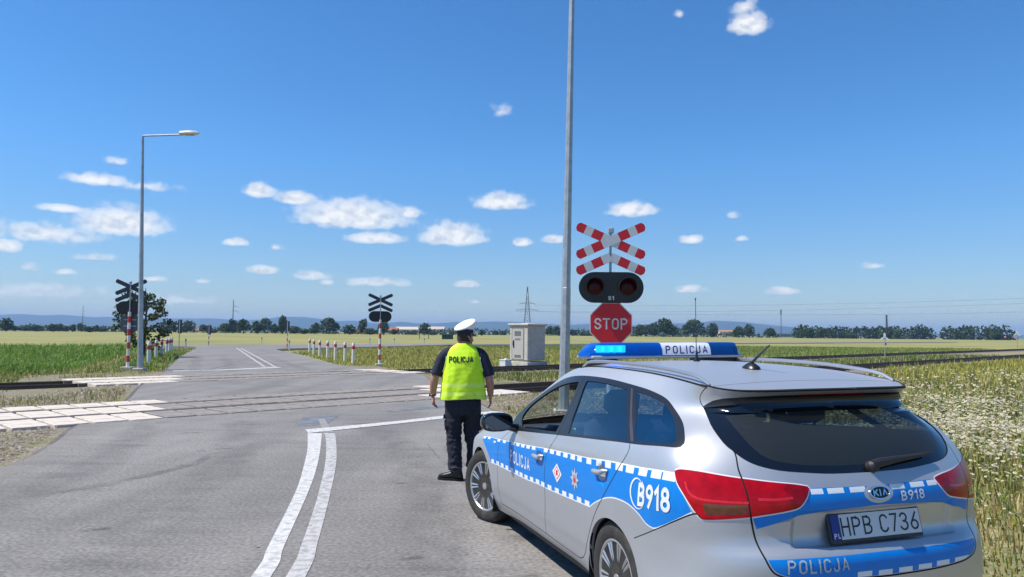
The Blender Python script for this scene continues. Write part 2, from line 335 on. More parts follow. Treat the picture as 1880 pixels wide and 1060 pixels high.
def stone_mat(name, c1, c2, c3, scale, green=None):
    m = bpy.data.materials.new(name); m.use_nodes = True; t = m.node_tree; b = t.nodes['Principled BSDF']; b.inputs['Roughness'].default_value = .92
    tcn = t.nodes.new('ShaderNodeTexCoord'); v = t.nodes.new('ShaderNodeTexVoronoi'); v.inputs['Scale'].default_value = scale; t.links.new(tcn.outputs['Object'], v.inputs['Vector'])
    sp = t.nodes.new('ShaderNodeSeparateXYZ'); t.links.new(v.outputs['Color'], sp.inputs[0])
    rp = t.nodes.new('ShaderNodeValToRGB'); e = rp.color_ramp.elements; e[0].color = (*c1, 1); e[1].color = (*c2, 1); x = e.new(.5); x.color = (*c3, 1)
    t.links.new(sp.outputs[0], rp.inputs[0]); o = rp.outputs[0]
    if green:
        n = t.nodes.new('ShaderNodeTexNoise'); n.inputs['Scale'].default_value = 1.1; n.inputs['Detail'].default_value = 7; t.links.new(tcn.outputs['Object'], n.inputs['Vector'])
        mr = t.nodes.new('ShaderNodeMapRange'); mr.inputs[1].default_value = .40; mr.inputs[2].default_value = .58; t.links.new(n.outputs['Fac'], mr.inputs[0])
        mx = t.nodes.new('ShaderNodeMix'); mx.data_type = 'RGBA'; t.links.new(mr.outputs[0], mx.inputs[0]); t.links.new(o, mx.inputs[6]); mx.inputs[7].default_value = (*green, 1); o = mx.outputs[2]
    t.links.new(o, b.inputs['Base Color'])
    bp = t.nodes.new('ShaderNodeBump'); bp.inputs['Strength'].default_value = .9; bp.inputs['Distance'].default_value = .03; t.links.new(v.outputs['Distance'], bp.inputs['Height']); bp.invert = True; t.links.new(bp.outputs[0], b.inputs['Normal'])
    MATS[name] = m; return m
ASPH = asphalt_mat()
GRAVEL = stone_mat('gravel', (.12, .10, .075), (.34, .285, .22), (.22, .18, .135), 22, green=(.20, .18, .075))
BALLAST = stone_mat('ballast', (.12, .085, .065), (.33, .25, .19), (.21, .155, .115), 16)
SKIRT = stone_mat('road_shoulder', (.05, .047, .045), (.16, .15, .14), (.09, .085, .08), 26)
EARTH = mat('field_soil', (.225, .21, .07), rough=1, var=.25, scale=.06, col2=(.17, .19, .05), mask=(.4, .6))
FIELD_Y = mat('ripe_crop', (.285, .255, .075), rough=1, var=.22, scale=.03, col2=(.20, .205, .06), mask=(.4, .65), bump=.4, bscale=6)
FIELD_G = mat('green_crop', (.125, .17, .045), rough=1, var=.22, scale=.1, col2=(.19, .2, .055), mask=(.45, .7), bump=.4, bscale=6)
FIELD_O = mat('olive_crop', (.27, .25, .065), rough=1, var=.22, scale=.15, col2=(.19, .2, .05), mask=(.42, .66), bump=.4, bscale=6)
VERGE = mat('verge_soil', (.30, .245, .125), rough=1, var=.3, scale=.8, col2=(.20, .19, .075), mask=(.42, .6), bump=.5, bscale=14)
PAINT = mat('road_paint', (.56, .55, .52), rough=.75, var=.12, scale=15, col2=(.36, .35, .33), mask=(.46, .64), detail=9)
PAINT_W = mat('worn_road_paint', (.46, .45, .43), rough=.8, var=.15, scale=14, col2=(.30, .29, .28), mask=(.44, .6), detail=9)
TAR = mat('tar_seal', (.13, .127, .12), rough=.8, var=.2, scale=5, col2=(.19, .18, .175), mask=(.48, .58), detail=8)
# ------------------------------------------------------------------ ground, fields, hills
Rg = 13000
ring = [(0, 0)]
gv = [(0, 0, -.2)]; gf = []; rad = [30, 120, 500, 2000, 6000, Rg]; ns = 48
for r_ in rad: gv += [(r_*math.cos(2*math.pi*k/ns), r_*math.sin(2*math.pi*k/ns), -.2) for k in range(ns)]
gf += [(0, 1+k, 1+(k+1) % ns) for k in range(ns)]
for i in range(len(rad)-1): gf += [(1+i*ns+k, 1+(i+1)*ns+k, 1+(i+1)*ns+(k+1) % ns, 1+i*ns+(k+1) % ns) for k in range(ns)]
tag(rawmesh('ground', gv, gf, EARTH), kind='structure')
def rnpoly(r0, n0, r1, n1): return [rn(r, n)[:2] for r, n in ((r0, n0), (r1, n0), (r1, n1), (r0, n1))]
sheet('field', rnpoly(12, 29.8, 61, 77.5), -.190, FIELD_O)
sheet('field', rnpoly(61, 29.8, 114.5, 77.5), -.189, FIELD_G)
sheet('field', rnpoly(114.5, 29.8, 700, 500), -.188, FIELD_Y)
sheet('field', rnpoly(-140, 86, 114.5, 480), -.187, FIELD_Y)
VERGE_G = mat('verge_grass_soil', (.17, .21, .06), rough=1, var=.25, scale=.8, col2=(.25, .24, .09), mask=(.42, .62), bump=.4, bscale=10)
sheet('verge', [rn(-140, 30.2)[:2], rn(7, 30.2)[:2], (-15.2, 31), (-17.2, 37), (-23, 52), (-29.4, 69.5), (-33, 75), rn(28, 77.5)[:2], rn(-140, 77.5)[:2]], -.186, VERGE_G)
sheet('ballast', rnpoly(-300, 12.6, 500, 29.4), -.178, BALLAST)
sheet('grass_strip', rnpoly(16, 19.7, 400, 23.2), -.17, VERGE)
sheet('verge', [(2.2, -8), (30, -8), (60, 40), rn(70, 12.4)[:2], rn(15.5, 12.4)[:2], (.3, 15.2)], -.09, VERGE)
sheet('gravel', [rn(r, n)[:2] for r, n in ((-12, 4), (6, 4), (9, 9), (16.5, 9), (16.5, 14.63), (-12, 14.63))], -.045, [GRAVEL, GRAVEL], skirt=(.35, .15))
sheet('gravel', [rn(r, n)[:2] for r, n in ((-.5, 18.54), (19, 18.54), (20.5, 24.4), (4.5, 24.4))], -.045, [GRAVEL, GRAVEL], skirt=(.35, .15))
sheet('gravel', [rn(r, n)[:2] for r, n in ((6, 28.04), (20.5, 28.04), (22, 31.5), (20, 33), (7, 31.5))], -.045, [GRAVEL, GRAVEL], skirt=(.35, .15))
# ------------------------------------------------------------------ road
LEFT = smooth_line([(-5.6, -8), (-5.5, 0), (-5.65, 5), (-6.0, 9.07), (-6.55, 11), (-7.33, 12.9), (-8.2, 15.4), (-9.0, 18.0), (-10.95, 22.7), (-13.2, 28.9), (-16.3, 36.7), (-22.1, 51.5), (-28.6, 69), (-32.5, 75.5), (-40, 73.5)])
RIGHT = smooth_line([(2.9, -8), (2.75, 0), (2.45, 5), (1.65, 9.5), (.6, 13), (-.28, 15.8), (-1.3, 20.3), (-2.48, 25.1), (-3.77, 30.3), (-5.6, 33), (-7.3, 35.2), (-10.5, 42.1), (-13.4, 49.6), (-16.2, 56.6), (-20.3, 66), (-20.8, 71), (-17, 79), (-8, 103)])
road = LEFT+RIGHT[::-1]
dark = clip(clip([(x-.22, y) for x, y in LEFT]+RIGHT[::-1], 1, -50), -1, 14.57)
sheet('road', clip(road, -1, 14.57), 0, [ASPH, SKIRT], skirt=(.28, .1))
sheet('road', clip(clip(road, 1, 18.55), -1, 24.4), 0, [ASPH, SKIRT], skirt=(.28, .1))
sheet('road', clip(road, 1, 28.05), 0, [ASPH, SKIRT], skirt=(.25, .15))
sheet('road', rnpoly(-160, 78.3, 300, 84.5), -.004, [ASPH, SKIRT], skirt=(.4, .15))
def strip(name, left, right, z, m, kind='structure'):
    n = len(left); V = [(*p, z) for p in left]+[(*p, z) for p in right]
    return tag(rawmesh(name, V, [(i, i+1, n+i+1, n+i) for i in range(n-1)], m), kind=kind)
l1 = smooth_line([(-3.26, 12.3), (-2.83, 10.69), (-2.48, 9.2), (-2.19, 7.86), (-1.84, 5.9), (-1.72, 5.16), (-1.5, 2.5), (-1.45, -2)])
r1 = smooth_line([(-3.03, 12.3), (-2.64, 10.65), (-2.32, 9.2), (-2.06, 7.86), (-1.72, 5.9), (-1.59, 5.16), (-1.38, 2.5), (-1.32, -2)])
l2 = smooth_line([(-3.02, 12.35), (-2.86, 11.85), (-2.35, 9.76), (-1.91, 7.64), (-1.61, 6.0), (-1.49, 5.17), (-1.27, 2.5), (-1.22, -2)])
r2 = smooth_line([(-2.84, 12.35), (-2.68, 11.75), (-2.21, 9.76), (-1.79, 7.64), (-1.49, 6.0), (-1.36, 5.17), (-1.15, 2.5), (-1.09, -2)])
strip('road_marking', l1, r1, .004, PAINT); strip('road_marking', l2, r2, .0045, PAINT_W)
strip('road_marking', smooth_line([(-3.41, 12.72), (-3.02, 13.1), (-2.04, 14.1), (-1.26, 15.1), (-.34, 16.0)], 3), smooth_line([(-3.24, 12.28), (-2.85, 12.72), (-1.93, 13.75), (-1.1, 14.72), (-.14, 15.72)], 3), .008, PAINT)
strip('road_marking', [(-13.55, 30.6), (-12.2, 31.4), (-10.6, 34.6)], [(-13.4, 30.1), (-12.0, 30.9), (-10.25, 34.1)], .004, PAINT)
strip('road_marking', [(-25.5, 70.4), (-11.26, 34.6)], [(-25.36, 70.4), (-11.13, 34.6)], .004, PAINT_W); strip('road_marking', [(-25.1, 70.4), (-10.86, 34.8)], [(-24.96, 70.4), (-10.73, 34.8)], .004, PAINT_W)
strip('road_marking', [(-3.6, 14.3), (-3.3, 13.3), (-3.02, 12.4)], [(-3.48, 14.3), (-3.16, 13.3), (-2.86, 12.4)], .0045, mat('ghost_road_paint', (.27, .26, .25), rough=.85, var=.1, scale=8, col2=(.235, .225, .21), mask=(.42, .6), detail=9))
# blacked-out old paint and tar seals
strip('tar_patch', [(-3.95, 14.55), (-3.7, 13.2)], [(-3.35, 14.9), (-3.25, 13.5)], .0035, mat('blacked_out_paint', (.125, .14, .17), rough=.8, var=.2, scale=4, col2=(.215, .21, .205), mask=(.5, .62), detail=8))
strip('tar_patch', [(-2.6, 15.9), (-1.9, 16.75), (-1.0, 17.7)], [(-2.5, 15.75), (-1.7, 16.35), (-.9, 17.4)], .0035, MATS['blacked_out_paint'])
def crack(pts, wd):
    P = smooth_line(pts, 5); L_ = []; R_ = []
    for i, (x, y) in enumerate(P):
        w_ = wd*(.4+.9*random.random()); j = random.uniform(-.02, .02); L_.append((x-w_/2+j, y)); R_.append((x+w_/2+j, y))
    strip('tar_seal', L_, R_, .0036, TAR)
crack([(-17.2, 52), (-14.6, 41), (-13.2, 35), (-12.5, 31)], .16); crack([(-1.2, 11.2), (-.95, 10.1), (-.6, 8.9), (-.35, 7.6)], .03)
for k in range(26):
    x0, y0 = random.uniform(-4.6, 1.2), random.uniform(4.4, 13); s_ = random.uniform(.02, .06)
    if k < 7: strip('tar_spot', [(x0, y0), (x0+s_*.6, y0+s_)], [(x0+s_, y0-s_*.3), (x0+s_*1.7, y0+s_*.8)], .0034, TAR)
# tyre-polished lanes and stains: thin films whose edges fade out
def film_mat(name, col, k):
    m = bpy.data.materials.new(name); m.use_nodes = True; t = m.node_tree; b = t.nodes['Principled BSDF']; b.inputs['Base Color'].default_value = (*col, 1); b.inputs['Roughness'].default_value = .75
    a = t.nodes.new('ShaderNodeAttribute'); a.attribute_name = 'tint'; tcn = t.nodes.new('ShaderNodeTexCoord'); n = t.nodes.new('ShaderNodeTexNoise'); n.inputs['Scale'].default_value = 3.2; n.inputs['Detail'].default_value = 9; t.links.new(tcn.outputs['Object'], n.inputs['Vector'])
    mr_ = t.nodes.new('ShaderNodeMapRange'); mr_.inputs[1].default_value = .35; mr_.inputs[2].default_value = .7; mr_.inputs[3].default_value = .15*k; mr_.inputs[4].default_value = k; t.links.new(n.outputs['Fac'], mr_.inputs[0])
    ml = t.nodes.new('ShaderNodeMath'); ml.operation = 'MULTIPLY'; t.links.new(a.outputs['Fac'], ml.inputs[0]); t.links.new(mr_.outputs[0], ml.inputs[1]); t.links.new(ml.outputs[0], b.inputs['Alpha']); return m
FILM = film_mat('tyre_polish', (.06, .058, .055), .17); STAIN = film_mat('oil_stain', (.035, .034, .033), .34); DUST = film_mat('pale_dust', (.36, .33, .28), .4)
def film(name, pts, wd, m, z=.0026, fade=True):
    P = smooth_line(pts, 6); n = len(P); V = []; A_ = []
    for i, (x, y) in enumerate(P):
        a, b = P[max(i-1, 0)], P[min(i+1, n-1)]; t = np.array([b[0]-a[0], b[1]-a[1]]); t /= np.linalg.norm(t)+1e-9; nn = np.array([-t[1], t[0]]); e = min(1, i/4, (n-1-i)/4) if fade else 1
        w_ = wd*(1+.25*math.sin(i*1.7))
        for k, al in ((-1, 0), (-.45, 1), (.45, 1), (1, 0)): q = np.array([x, y])+nn*k*w_; V.append((q[0], q[1], z)); A_.append((al*e,)*3+(1,))
    return tag(rawmesh(name, V, [(i*4+k, i*4+k+1, i*4+5+k, i*4+4+k) for i in range(n-1) for k in range(3)], m, col=A_), kind='structure')
for k, (o0, o1) in enumerate(((1.1, 1.3), (2.7, 2.9))):
    film('tyre_track', [(-5.55+o0, 2), (-5.7+o0, 5), (-6.05+o0, 9), (-7.3+o0, 13), (-8.0+o1, 14.4)], .34, FILM, .0024+.0002*k)
    film('tyre_track', [(-1.3+o0, 2), (-1.55+o0, 5), (-2.1+o0, 8.5), (-2.9+o0, 11.8), (-4.2+o0, 14.4)], .34, FILM, .0024+.0002*k)
    film('tyre_track', [(-13.2+o0, 29), (-16.3+o0, 36.7), (-22+o0, 51)], .36, FILM, .0024+.0002*k); film('tyre_track', [(-8.4-o0*.6+1, 31), (-11-o0*.6+1, 37), (-16-o0*.6, 51)], .36, FILM, .0024+.0002*k)
film('skid_mark', [(-4.7, 7.4), (-4.2, 8.3), (-3.9, 9.4), (-3.95, 10.4)], .11, STAIN, .003); film('skid_mark', [(-1.0, 11.3), (-.75, 10.2), (-.35, 8.9)], .05, STAIN, .003)
for x, y, r0 in ((-.15, 7.1, .16), (-3.4, 6.3, .10), (.15, 6.2, .2), (-.7, 5.6, .08), (-4.0, 10.6, .12), (-2.6, 13.6, .2), (-5.1, 12.2, .14), (.1, 5.2, .10)): film('oil_stain', [(x-r0, y-r0*.6), (x-r0*.3, y), (x+r0*.5, y+r0*.3), (x+r0, y+r0*.8)], r0*.55, STAIN, .003)
film('road_dust', [(-.35, 15.2), (.5, 12.6), (1.45, 9.5), (2.2, 5.2), (2.5, 1)], .45, DUST, .0022); film('road_dust', [(-5.3, 2), (-5.5, 5), (-5.8, 8.8), (-6.6, 11.6), (-7.4, 13.6)], .30, DUST, .0022)
# ------------------------------------------------------------------ crossing slabs
SLAB = mat('pale_concrete', (.60, .53, .445), rough=.9, var=.16, scale=3, bump=.4, bscale=40, col2=(.42, .35, .285), mask=(.48, .74), detail=8)
SLAB_D = mat('soiled_concrete', (.215, .195, .175), rough=.9, var=.2, scale=2.4, bump=.3, bscale=40, col2=(.29, .25, .215), mask=(.45, .66))
RUST = mat('rusty_steel', (.085, .055, .042), rough=.8, var=.3, scale=9)
slab_me = {}
def slab(r0, n0, n1, m, label, group, skew=0):
    key = (round(n1-n0, 2), m.name)
    if key not in slab_me:
        b = MB(); b.box((0, 0, -.075), (.55, n1-n0-.03, .15), bev=.008); o = b.build('crossing_slab', m); slab_me[key] = o.data; first = o
    else: first = bpy.data.objects.new('crossing_slab', slab_me[key]); C.objects.link(first)
    first.location = rn(r0+.31, (n0+n1)/2, .006+random.uniform(-.003, .004)); first.rotation_euler = (0, 0, ROT45+random.uniform(-.006, .006))
    tag(first, label, 'slab', group)
def road_at(r, n, pad=0):
    x, y = rn(r, n)[:2]
    f = lambda L_: np.interp(y, [p[1] for p in L_[:-12]], [p[0] for p in L_[:-12]])
    return f(LEFT)+pad < x < f(RIGHT)-pad
for k in range(23):
    for n0, n1 in ((14.64, 15.86), (16.14, 17.37), (17.64, 18.5)):
        r0 = 1.2+.62*k
        d = road_at(r0+.3, (n0+n1)/2, .9)
        slab(r0, n0, n1, SLAB_D if d else SLAB, 'soiled grey crossing slab in the road on the nearer railway track' if d else 'clean cream crossing slab at the edge of the nearer railway track', 'soiled slabs of the nearer track' if d else 'clean slabs of the nearer track')
for k in range(20):
    for n0, n1 in ((24.46, 25.31), (25.59, 26.81), (27.09, 27.98)):
        r0 = 7.2+.62*k
        d = road_at(r0+.3, (n0+n1)/2, 1.0)
        slab(r0, n0, n1, SLAB_D if d else SLAB, 'soiled grey crossing slab in the road on the farther railway track' if d else 'clean cream crossing slab at the edge of the farther railway track', 'soiled slabs of the farther track' if d else 'clean slabs of the farther track')
# ------------------------------------------------------------------ railway tracks
RAIL_TOP = mat('worn_rail', (.085, .06, .048), rough=.6, metal=.3, var=.2, scale=4)
SLEEPER = mat('sleeper_concrete', (.27, .24, .205), rough=.95, var=.2, scale=3)
def track(nc, label, vis):
    t = empty('railway_track', rn(0, nc, 0), ROT45, label, 'railway track')
    prof = [(-.075, -.172), (.075, -.172), (.075, -.16), (.012, -.135), (.012, -.045), (.036, -.03), (.036, 0), (-.036, 0), (-.036, -.03), (-.012, -.045), (-.012, -.135), (-.075, -.16)]
    for s in (-1, 1):
        b = MB(); V = []; xs = [-260, -60, 0, 40, 120, 420]
        for x in xs: V += [(x, s*.755+p, q) for p, q in prof]
        n = len(prof); F = [(i*n+k, i*n+(k+1) % n, (i+1)*n+(k+1) % n, (i+1)*n+k) for i in range(len(xs)-1) for k in range(n)]
        b.add(V, F); b.build('rail', RAIL_TOP, t, smooth=None)
    for s in (-1, 1):
        for q0, q1 in ((-.15, -.037), (.037, .15)):
            b = MB(); b.box(((vis[2]+vis[3])/2, s*.755+(q0+q1)/2, -.05), (vis[3]-vis[2], q1-q0, .09)); b.build('flange_filler', mat('flangeway_dirt', (.125, .10, .085), rough=.95, var=.3, scale=5), t, smooth=None)
    me = None
    far = MB()
    for k in range(-160, 420):
        x = k*.6
        if vis[0] < x < vis[1]:
            if me is None: b = MB(); b.box((0, 0, -.245), (.24, 2.5, .16), bev=.02); o = b.build('sleeper', SLEEPER, t); me = o.data
            else: o = bpy.data.objects.new('sleeper', me); C.objects.link(o); o.parent = t
            o.location = (x, random.uniform(-.03, .03), 0)
        elif not (vis[2] < x < vis[3]): far.box((x, 0, -.245), (.24, 2.5, .16))
    tag(far.build('sleeper_row', SLEEPER, t, smooth=None), kind='stuff')
track(16.75, 'nearer railway track crossing the road in front of the officer', (15.6, 70, .5, 15.6))
track(26.2, 'farther railway track crossing the road behind the first one', (20, 74, 7, 20))
# ------------------------------------------------------------------ hills
RIDGE = [(-4718, 115), (-4612, 126), (-4527, 130), (-4398, 121), (-4269, 117), (-4120, 124), (-3992, 114), (-3884, 101), (-3788, 100), (-3660, 107), (-3393, 102), (-3115, 101), (-2794, 105), (-2709, 100), (-2591, 92), (-2415, 91), (-2239, 99), (-2122, 118), (-2004, 123), (-1863, 122), (-1745, 104), (-1615, 87), (-1510, 94), (-1416, 92), (-1298, 73), (-1145, 80), (-1028, 93), (-887, 77), (-710, 78), (-499, 92), (-275, 93), (-185, 99), (-25, 98), (498, 75), (725, 88), (1126, 76), (1403, 98), (1660, 101), (1877, 127), (2114, 119), (2351, 92), (2588, 70), (2786, 62), (2983, 58), (3181, 52), (3773, 33), (4662, 21)]
rx = np.array([-9500, -7000, -5600]+[p[0] for p in RIDGE]+[6500, 9500.]); rz = np.array([60, 90, 105]+[p[1]+(6 if p[0] > -4000 else 4) for p in RIDGE]+[20, 15.])
nx = 320; X = np.linspace(-9500, 9500, nx); Z = np.interp(X, rx, rz)
def vnoise(x, s, a):
    k = np.floor(x/s).astype(int); f = x/s-k; h = lambda i: np.modf(np.abs(np.sin(i*12.9898)*43758.5453))[0]-.5
    f = f*f*(3-2*f); return a*(h(k)*(1-f)+h(k+1)*f)
Vh = []; prof = [(4800, -.03), (5300, .12), (5900, .42), (6500, .78), (7000, 1.0), (7600, .9), (8600, .5), (10000, -.02)]
for j, (d, f) in enumerate(prof):
    wob = vnoise(X+j*777, 260, 6)+vnoise(X+j*311, 90, 2.5)
    zz = Z*f+(wob if 0 < j < 7 and j != 4 else vnoise(X, 60, 2.2))-(1 if f < 0 else 0)
    Vh += [(x*(.82+.18*d/7000) if False else x, d+vnoise(np.array([x+j*500.]), 900, 260)[0], z) for x, z in zip(X, zz)]
Fh = [(j*nx+i, j*nx+i+1, (j+1)*nx+i+1, (j+1)*nx+i) for j in range(len(prof)-1) for i in range(nx-1)]
tag(rawmesh('hills', Vh, Fh, mat('wooded_hillside', (.028, .045, .022), rough=1, var=.3, scale=.004, col2=(.05, .065, .03), mask=(.5, .7), detail=8), smooth=True), kind='structure')
# ------------------------------------------------------------------ foliage tools
def blades(name, P, h, wd, cols, wts, lean=.35, seg=1, droop=0):
    """one mesh of grass blades standing at the points P [n,3]; h, wd arrays; colours picked per blade"""
    n = len(P); a = rng.uniform(0, 2*np.pi, n); d = np.stack([np.cos(a), np.sin(a), np.zeros(n)], 1); s = np.stack([-d[:, 1], d[:, 0], np.zeros(n)], 1)
    ln = rng.uniform(.05, lean, n)[:, None]; hh = np.broadcast_to(h, (n,))[:, None]; ww = np.broadcast_to(wd, (n,))[:, None]
    tip = P+d*hh*ln+np.array([0, 0, 1])*hh*(1-.35*ln)
    ci = rng.choice(len(cols), n, p=np.array(wts)/np.sum(wts)); col = np.array(cols)[ci]*rng.uniform(.75, 1.25, (n, 1))
    if seg == 1:
        V = np.stack([P-s*ww/2, P+s*ww/2, tip], 1).reshape(-1, 3); F = np.arange(3*n).reshape(n, 3); k = 3
    else:
        mid = P+d*hh*ln*.25+np.array([0, 0, 1])*hh*.55
        V = np.stack([P-s*ww/2, P+s*ww/2, mid-s*ww*.42, mid+s*ww*.42, tip], 1).reshape(-1, 3); b = np.arange(n)[:, None]*5
        F = np.concatenate([b+[0, 1, 3], b+[0, 3, 2], b+[2, 3, 4]]); k = 5
    c4 = np.repeat(np.concatenate([col, np.ones((n, 1))], 1), k, 0)
    o = rawmesh(name, V, F, grass_mat(), col=c4)
    return tag(o, kind='stuff')
def grass_mat():
    if 'leaf_tint' in MATS: return MATS['leaf_tint']
    m = bpy.data.materials.new('leaf_tint'); m.use_nodes = True; t = m.node_tree; b = t.nodes['Principled BSDF']; b.inputs['Roughness'].default_value = .7; b.inputs['Specular IOR Level'].default_value = .25
    a = t.nodes.new('ShaderNodeAttribute'); a.attribute_name = 'tint'; t.links.new(a.outputs['Color'], b.inputs['Base Color'])
    tr = t.nodes.new('ShaderNodeBsdfTranslucent'); t.links.new(a.outputs['Color'], tr.inputs[0]); mx = t.nodes.new('ShaderNodeMixShader'); mx.inputs[0].default_value = .3
    o = t.nodes['Material Output']; t.links.new(b.outputs[0], mx.inputs[1]); t.links.new(tr.outputs[0], mx.inputs[2]); t.links.new(mx.outputs[0], o.inputs[0])
    MATS['leaf_tint'] = m; return m
def scatter(n, x0, x1, y0, y1, inside, d0=10, pw=1.4):
    """random points in a box, kept by inside(x, y) and thinned with distance"""
    out = []
    while sum(map(len, out)) < n:
        x = rng.uniform(x0, x1, n*2); y = rng.uniform(y0, y1, n*2); d = np.hypot(x, y); k = inside(x, y) & (rng.random(n*2) < np.minimum(1, (d0/d)**pw)) & (y > .02)
        out.append(np.stack([x[k], y[k]], 1))
        if len(out) > 200: break
    return np.concatenate(out)[:n]
def nn_(x, y): return (y-x)*R2
def rr_(x, y): return (y+x)*R2
def pn(x, y, s, seed=0):
    """cheap smooth 2-D noise, 0..1"""
    def g(ix, iy): return np.modf(np.abs(np.sin(ix*127.1+iy*311.7+seed*17.3)*43758.5453))[0]
    ix, iy = np.floor(x/s), np.floor(y/s); fx, fy = x/s-ix, y/s-iy; fx = fx*fx*(3-2*fx); fy = fy*fy*(3-2*fy)
    return (g(ix, iy)*(1-fx)+g(ix+1, iy)*fx)*(1-fy)+(g(ix, iy+1)*(1-fx)+g(ix+1, iy+1)*fx)*fy
ry_ = np.array([p[1] for p in RIGHT[:-14]]); rx_ = np.array([p[0] for p in RIGHT[:-14]]); ly_ = np.array([p[1] for p in LEFT[:-8]]); lx_ = np.array([p[0] for p in LEFT[:-8]])
right_of = lambda x, y, g=0: x > np.interp(y, ry_, rx_)+g
left_of = lambda x, y, g=0: x < np.interp(y, ly_, lx_)-g
def z3(P, z): return np.concatenate([P, np.full((len(P), 1), z)], 1)
STRAW, OLIVE, GREEN, DARKG, RUSTY, LIME = (.47, .39, .19), (.27, .265, .08), (.14, .19, .045), (.075, .12, .03), (.33, .21, .10), (.35, .34, .075)
# right-hand meadow beside the car
ins = lambda x, y: right_of(x, y, .35) & (nn_(x, y) < 12.2) & (x < 46)
P = scatter(95000, 1, 46, 2.2, 52, ins, 7, 1.5); dd = np.hypot(P[:, 0], P[:, 1]); tall = .45+.75*pn(P[:, 0], P[:, 1], 2.2, 1)
near_ = np.clip((P[:, 0]-np.interp(P[:, 1], ry_, rx_)-.2)/4.0, .2, 1)*np.clip((12.4-nn_(P[:, 0], P[:, 1]))/5, .12, 1)
blades('meadow_grass', z3(P, -.1), .40*tall*near_*rng.uniform(.5, 1.2, len(P)), .006+.0010*dd, [STRAW, OLIVE, GREEN, RUSTY, LIME, DARKG], [.12, .29, .29, .06, .18, .06], .95, 2)
# yellow-green band at the far edge of the meadow
P = scatter(14000, 8, 60, 12, 60, lambda x, y: right_of(x, y, 3) & (nn_(x, y) < 12.6) & (rr_(x, y) > 34+3*np.sin(x)) & (nn_(x, y) > 1), 30, 1); dd = np.hypot(P[:, 0], P[:, 1])
blades('meadow_grass', z3(P, -.1), .52*rng.uniform(.5, 1.15, len(P)), .007+.0010*dd, [LIME, (.42, .38, .075), OLIVE], [.5, .3, .2], .5, 2)
# white chamomile heads
def heads(name, P, zc, size, col, tilt=.7):
    n = len(P); k = 6; a = np.arange(k)*2*np.pi/k; nrm = rng.normal(0, tilt*.5, (n, 3)); nrm[:, 2] = 1; nrm /= np.linalg.norm(nrm, axis=1)[:, None]
    u = np.cross(nrm, [1, .2, 0]); u /= np.linalg.norm(u, axis=1)[:, None]; v = np.cross(nrm, u); c = np.concatenate([P, zc[:, None]], 1)
    V = c[:, None]+size[:, None, None]*(np.cos(a)[None, :, None]*u[:, None]+np.sin(a)[None, :, None]*v[:, None]); cy = np.array(col)*rng.uniform(.85, 1.05, (n, 1))
    c4 = np.concatenate([cy, np.ones((n, 1))], 1)
    V2 = c[:, None]+nrm[:, None]*.006+size[:, None, None]*.42*(np.cos(a)[None, :, None]*u[:, None]+np.sin(a)[None, :, None]*v[:, None])
    F = np.arange(n*k).reshape(n, k)
    o = rawmesh(name, np.concatenate([V.reshape(-1, 3), V2.reshape(-1, 3)]), np.concatenate([F, F+n*k]), grass_mat(), col=np.concatenate([np.repeat(c4, k, 0), np.tile([[.55, .4, .03, 1]], (n*k, 1))]))
    return tag(o, kind='stuff')
den = lambda x, y: right_of(x, y, 1.2) & (nn_(x, y) < 11.6) & (rng.random(len(x)) < np.clip((pn(x, y, 3.4, 5)-.24)*1.7, .06, 1)*np.clip((pn(x, y, .7, 8)-.2)*1.6, .1, 1)*np.clip((y-4.5)/8, .04, 1)*np.clip((40-rr_(x, y))/8, .05, 1))
P = scatter(30000, 2, 34, 4.0, 36, den, 10, 1.3); dd = np.hypot(P[:, 0], P[:, 1]); tall = .45+.75*pn(P[:, 0], P[:, 1], 2.2, 1)
heads('chamomile_flowers', P, -.1+.43*tall*rng.uniform(.6, 1.12, len(P)), (.0095+.00095*dd)*rng.uniform(.7, 1.2, len(P)), (.70, .68, .58))
# left-hand tall green field past the farther track
ins = lambda x, y: left_of(x, y, .35) & (nn_(x, y) > 30.2) & (nn_(x, y) < 76) & (x > -90)
P = scatter(85000, -90, -13, 18, 84, ins, 30, 1.6); dd = np.hypot(P[:, 0], P[:, 1]); edge = np.clip((nn_(P[:, 0], P[:, 1])-30)/5, .35, 1)*np.clip((np.interp(P[:, 1], ly_, lx_)-P[:, 0]-.6)/5, .2, 1)
hh = (.50+.55*pn(P[:, 0], P[:, 1], 3.5, 3)+.25*pn(P[:, 0], P[:, 1], 1.1, 13))*edge*rng.uniform(.6, 1.15, len(P))
front = edge < .62
hh *= .72
blades('tall_grass', z3(P[~front], -.19), hh[~front], .008+.0009*dd[~front], [(.15, .27, .045), (.19, .32, .055), (.10, .18, .03), OLIVE, (.12, .23, .04), LIME], [.34, .26, .12, .10, .14, .04], 1.4, 2)
blades('tall_grass', z3(P[front], -.19), hh[front]*1.05, .008+.0009*dd[front], [GREEN, STRAW, OLIVE, (.20, .28, .06)], [.22, .30, .3, .18], 1.4, 2)
pp = np.array([(-16.9, 35.5), (-19.6, 42.0), (-21.6, 47), (-23.0, 50.8), (-23.9, 53.2), (-25.1, 56.2)]); P = pp[rng.integers(0, 6, 2600)]+rng.normal(0, .7, (2600, 2))-[.15, .55]; P = P[left_of(P[:, 0], P[:, 1], .15)]; dd = np.hypot(P[:, 0], P[:, 1])
blades('tall_grass', z3(P, -.19), .52*rng.uniform(.4, 1.15, len(P)), .008+.0008*dd, [(.15, .25, .045), (.20, .29, .06), OLIVE, STRAW], [.4, .3, .2, .1], 1.0, 2)
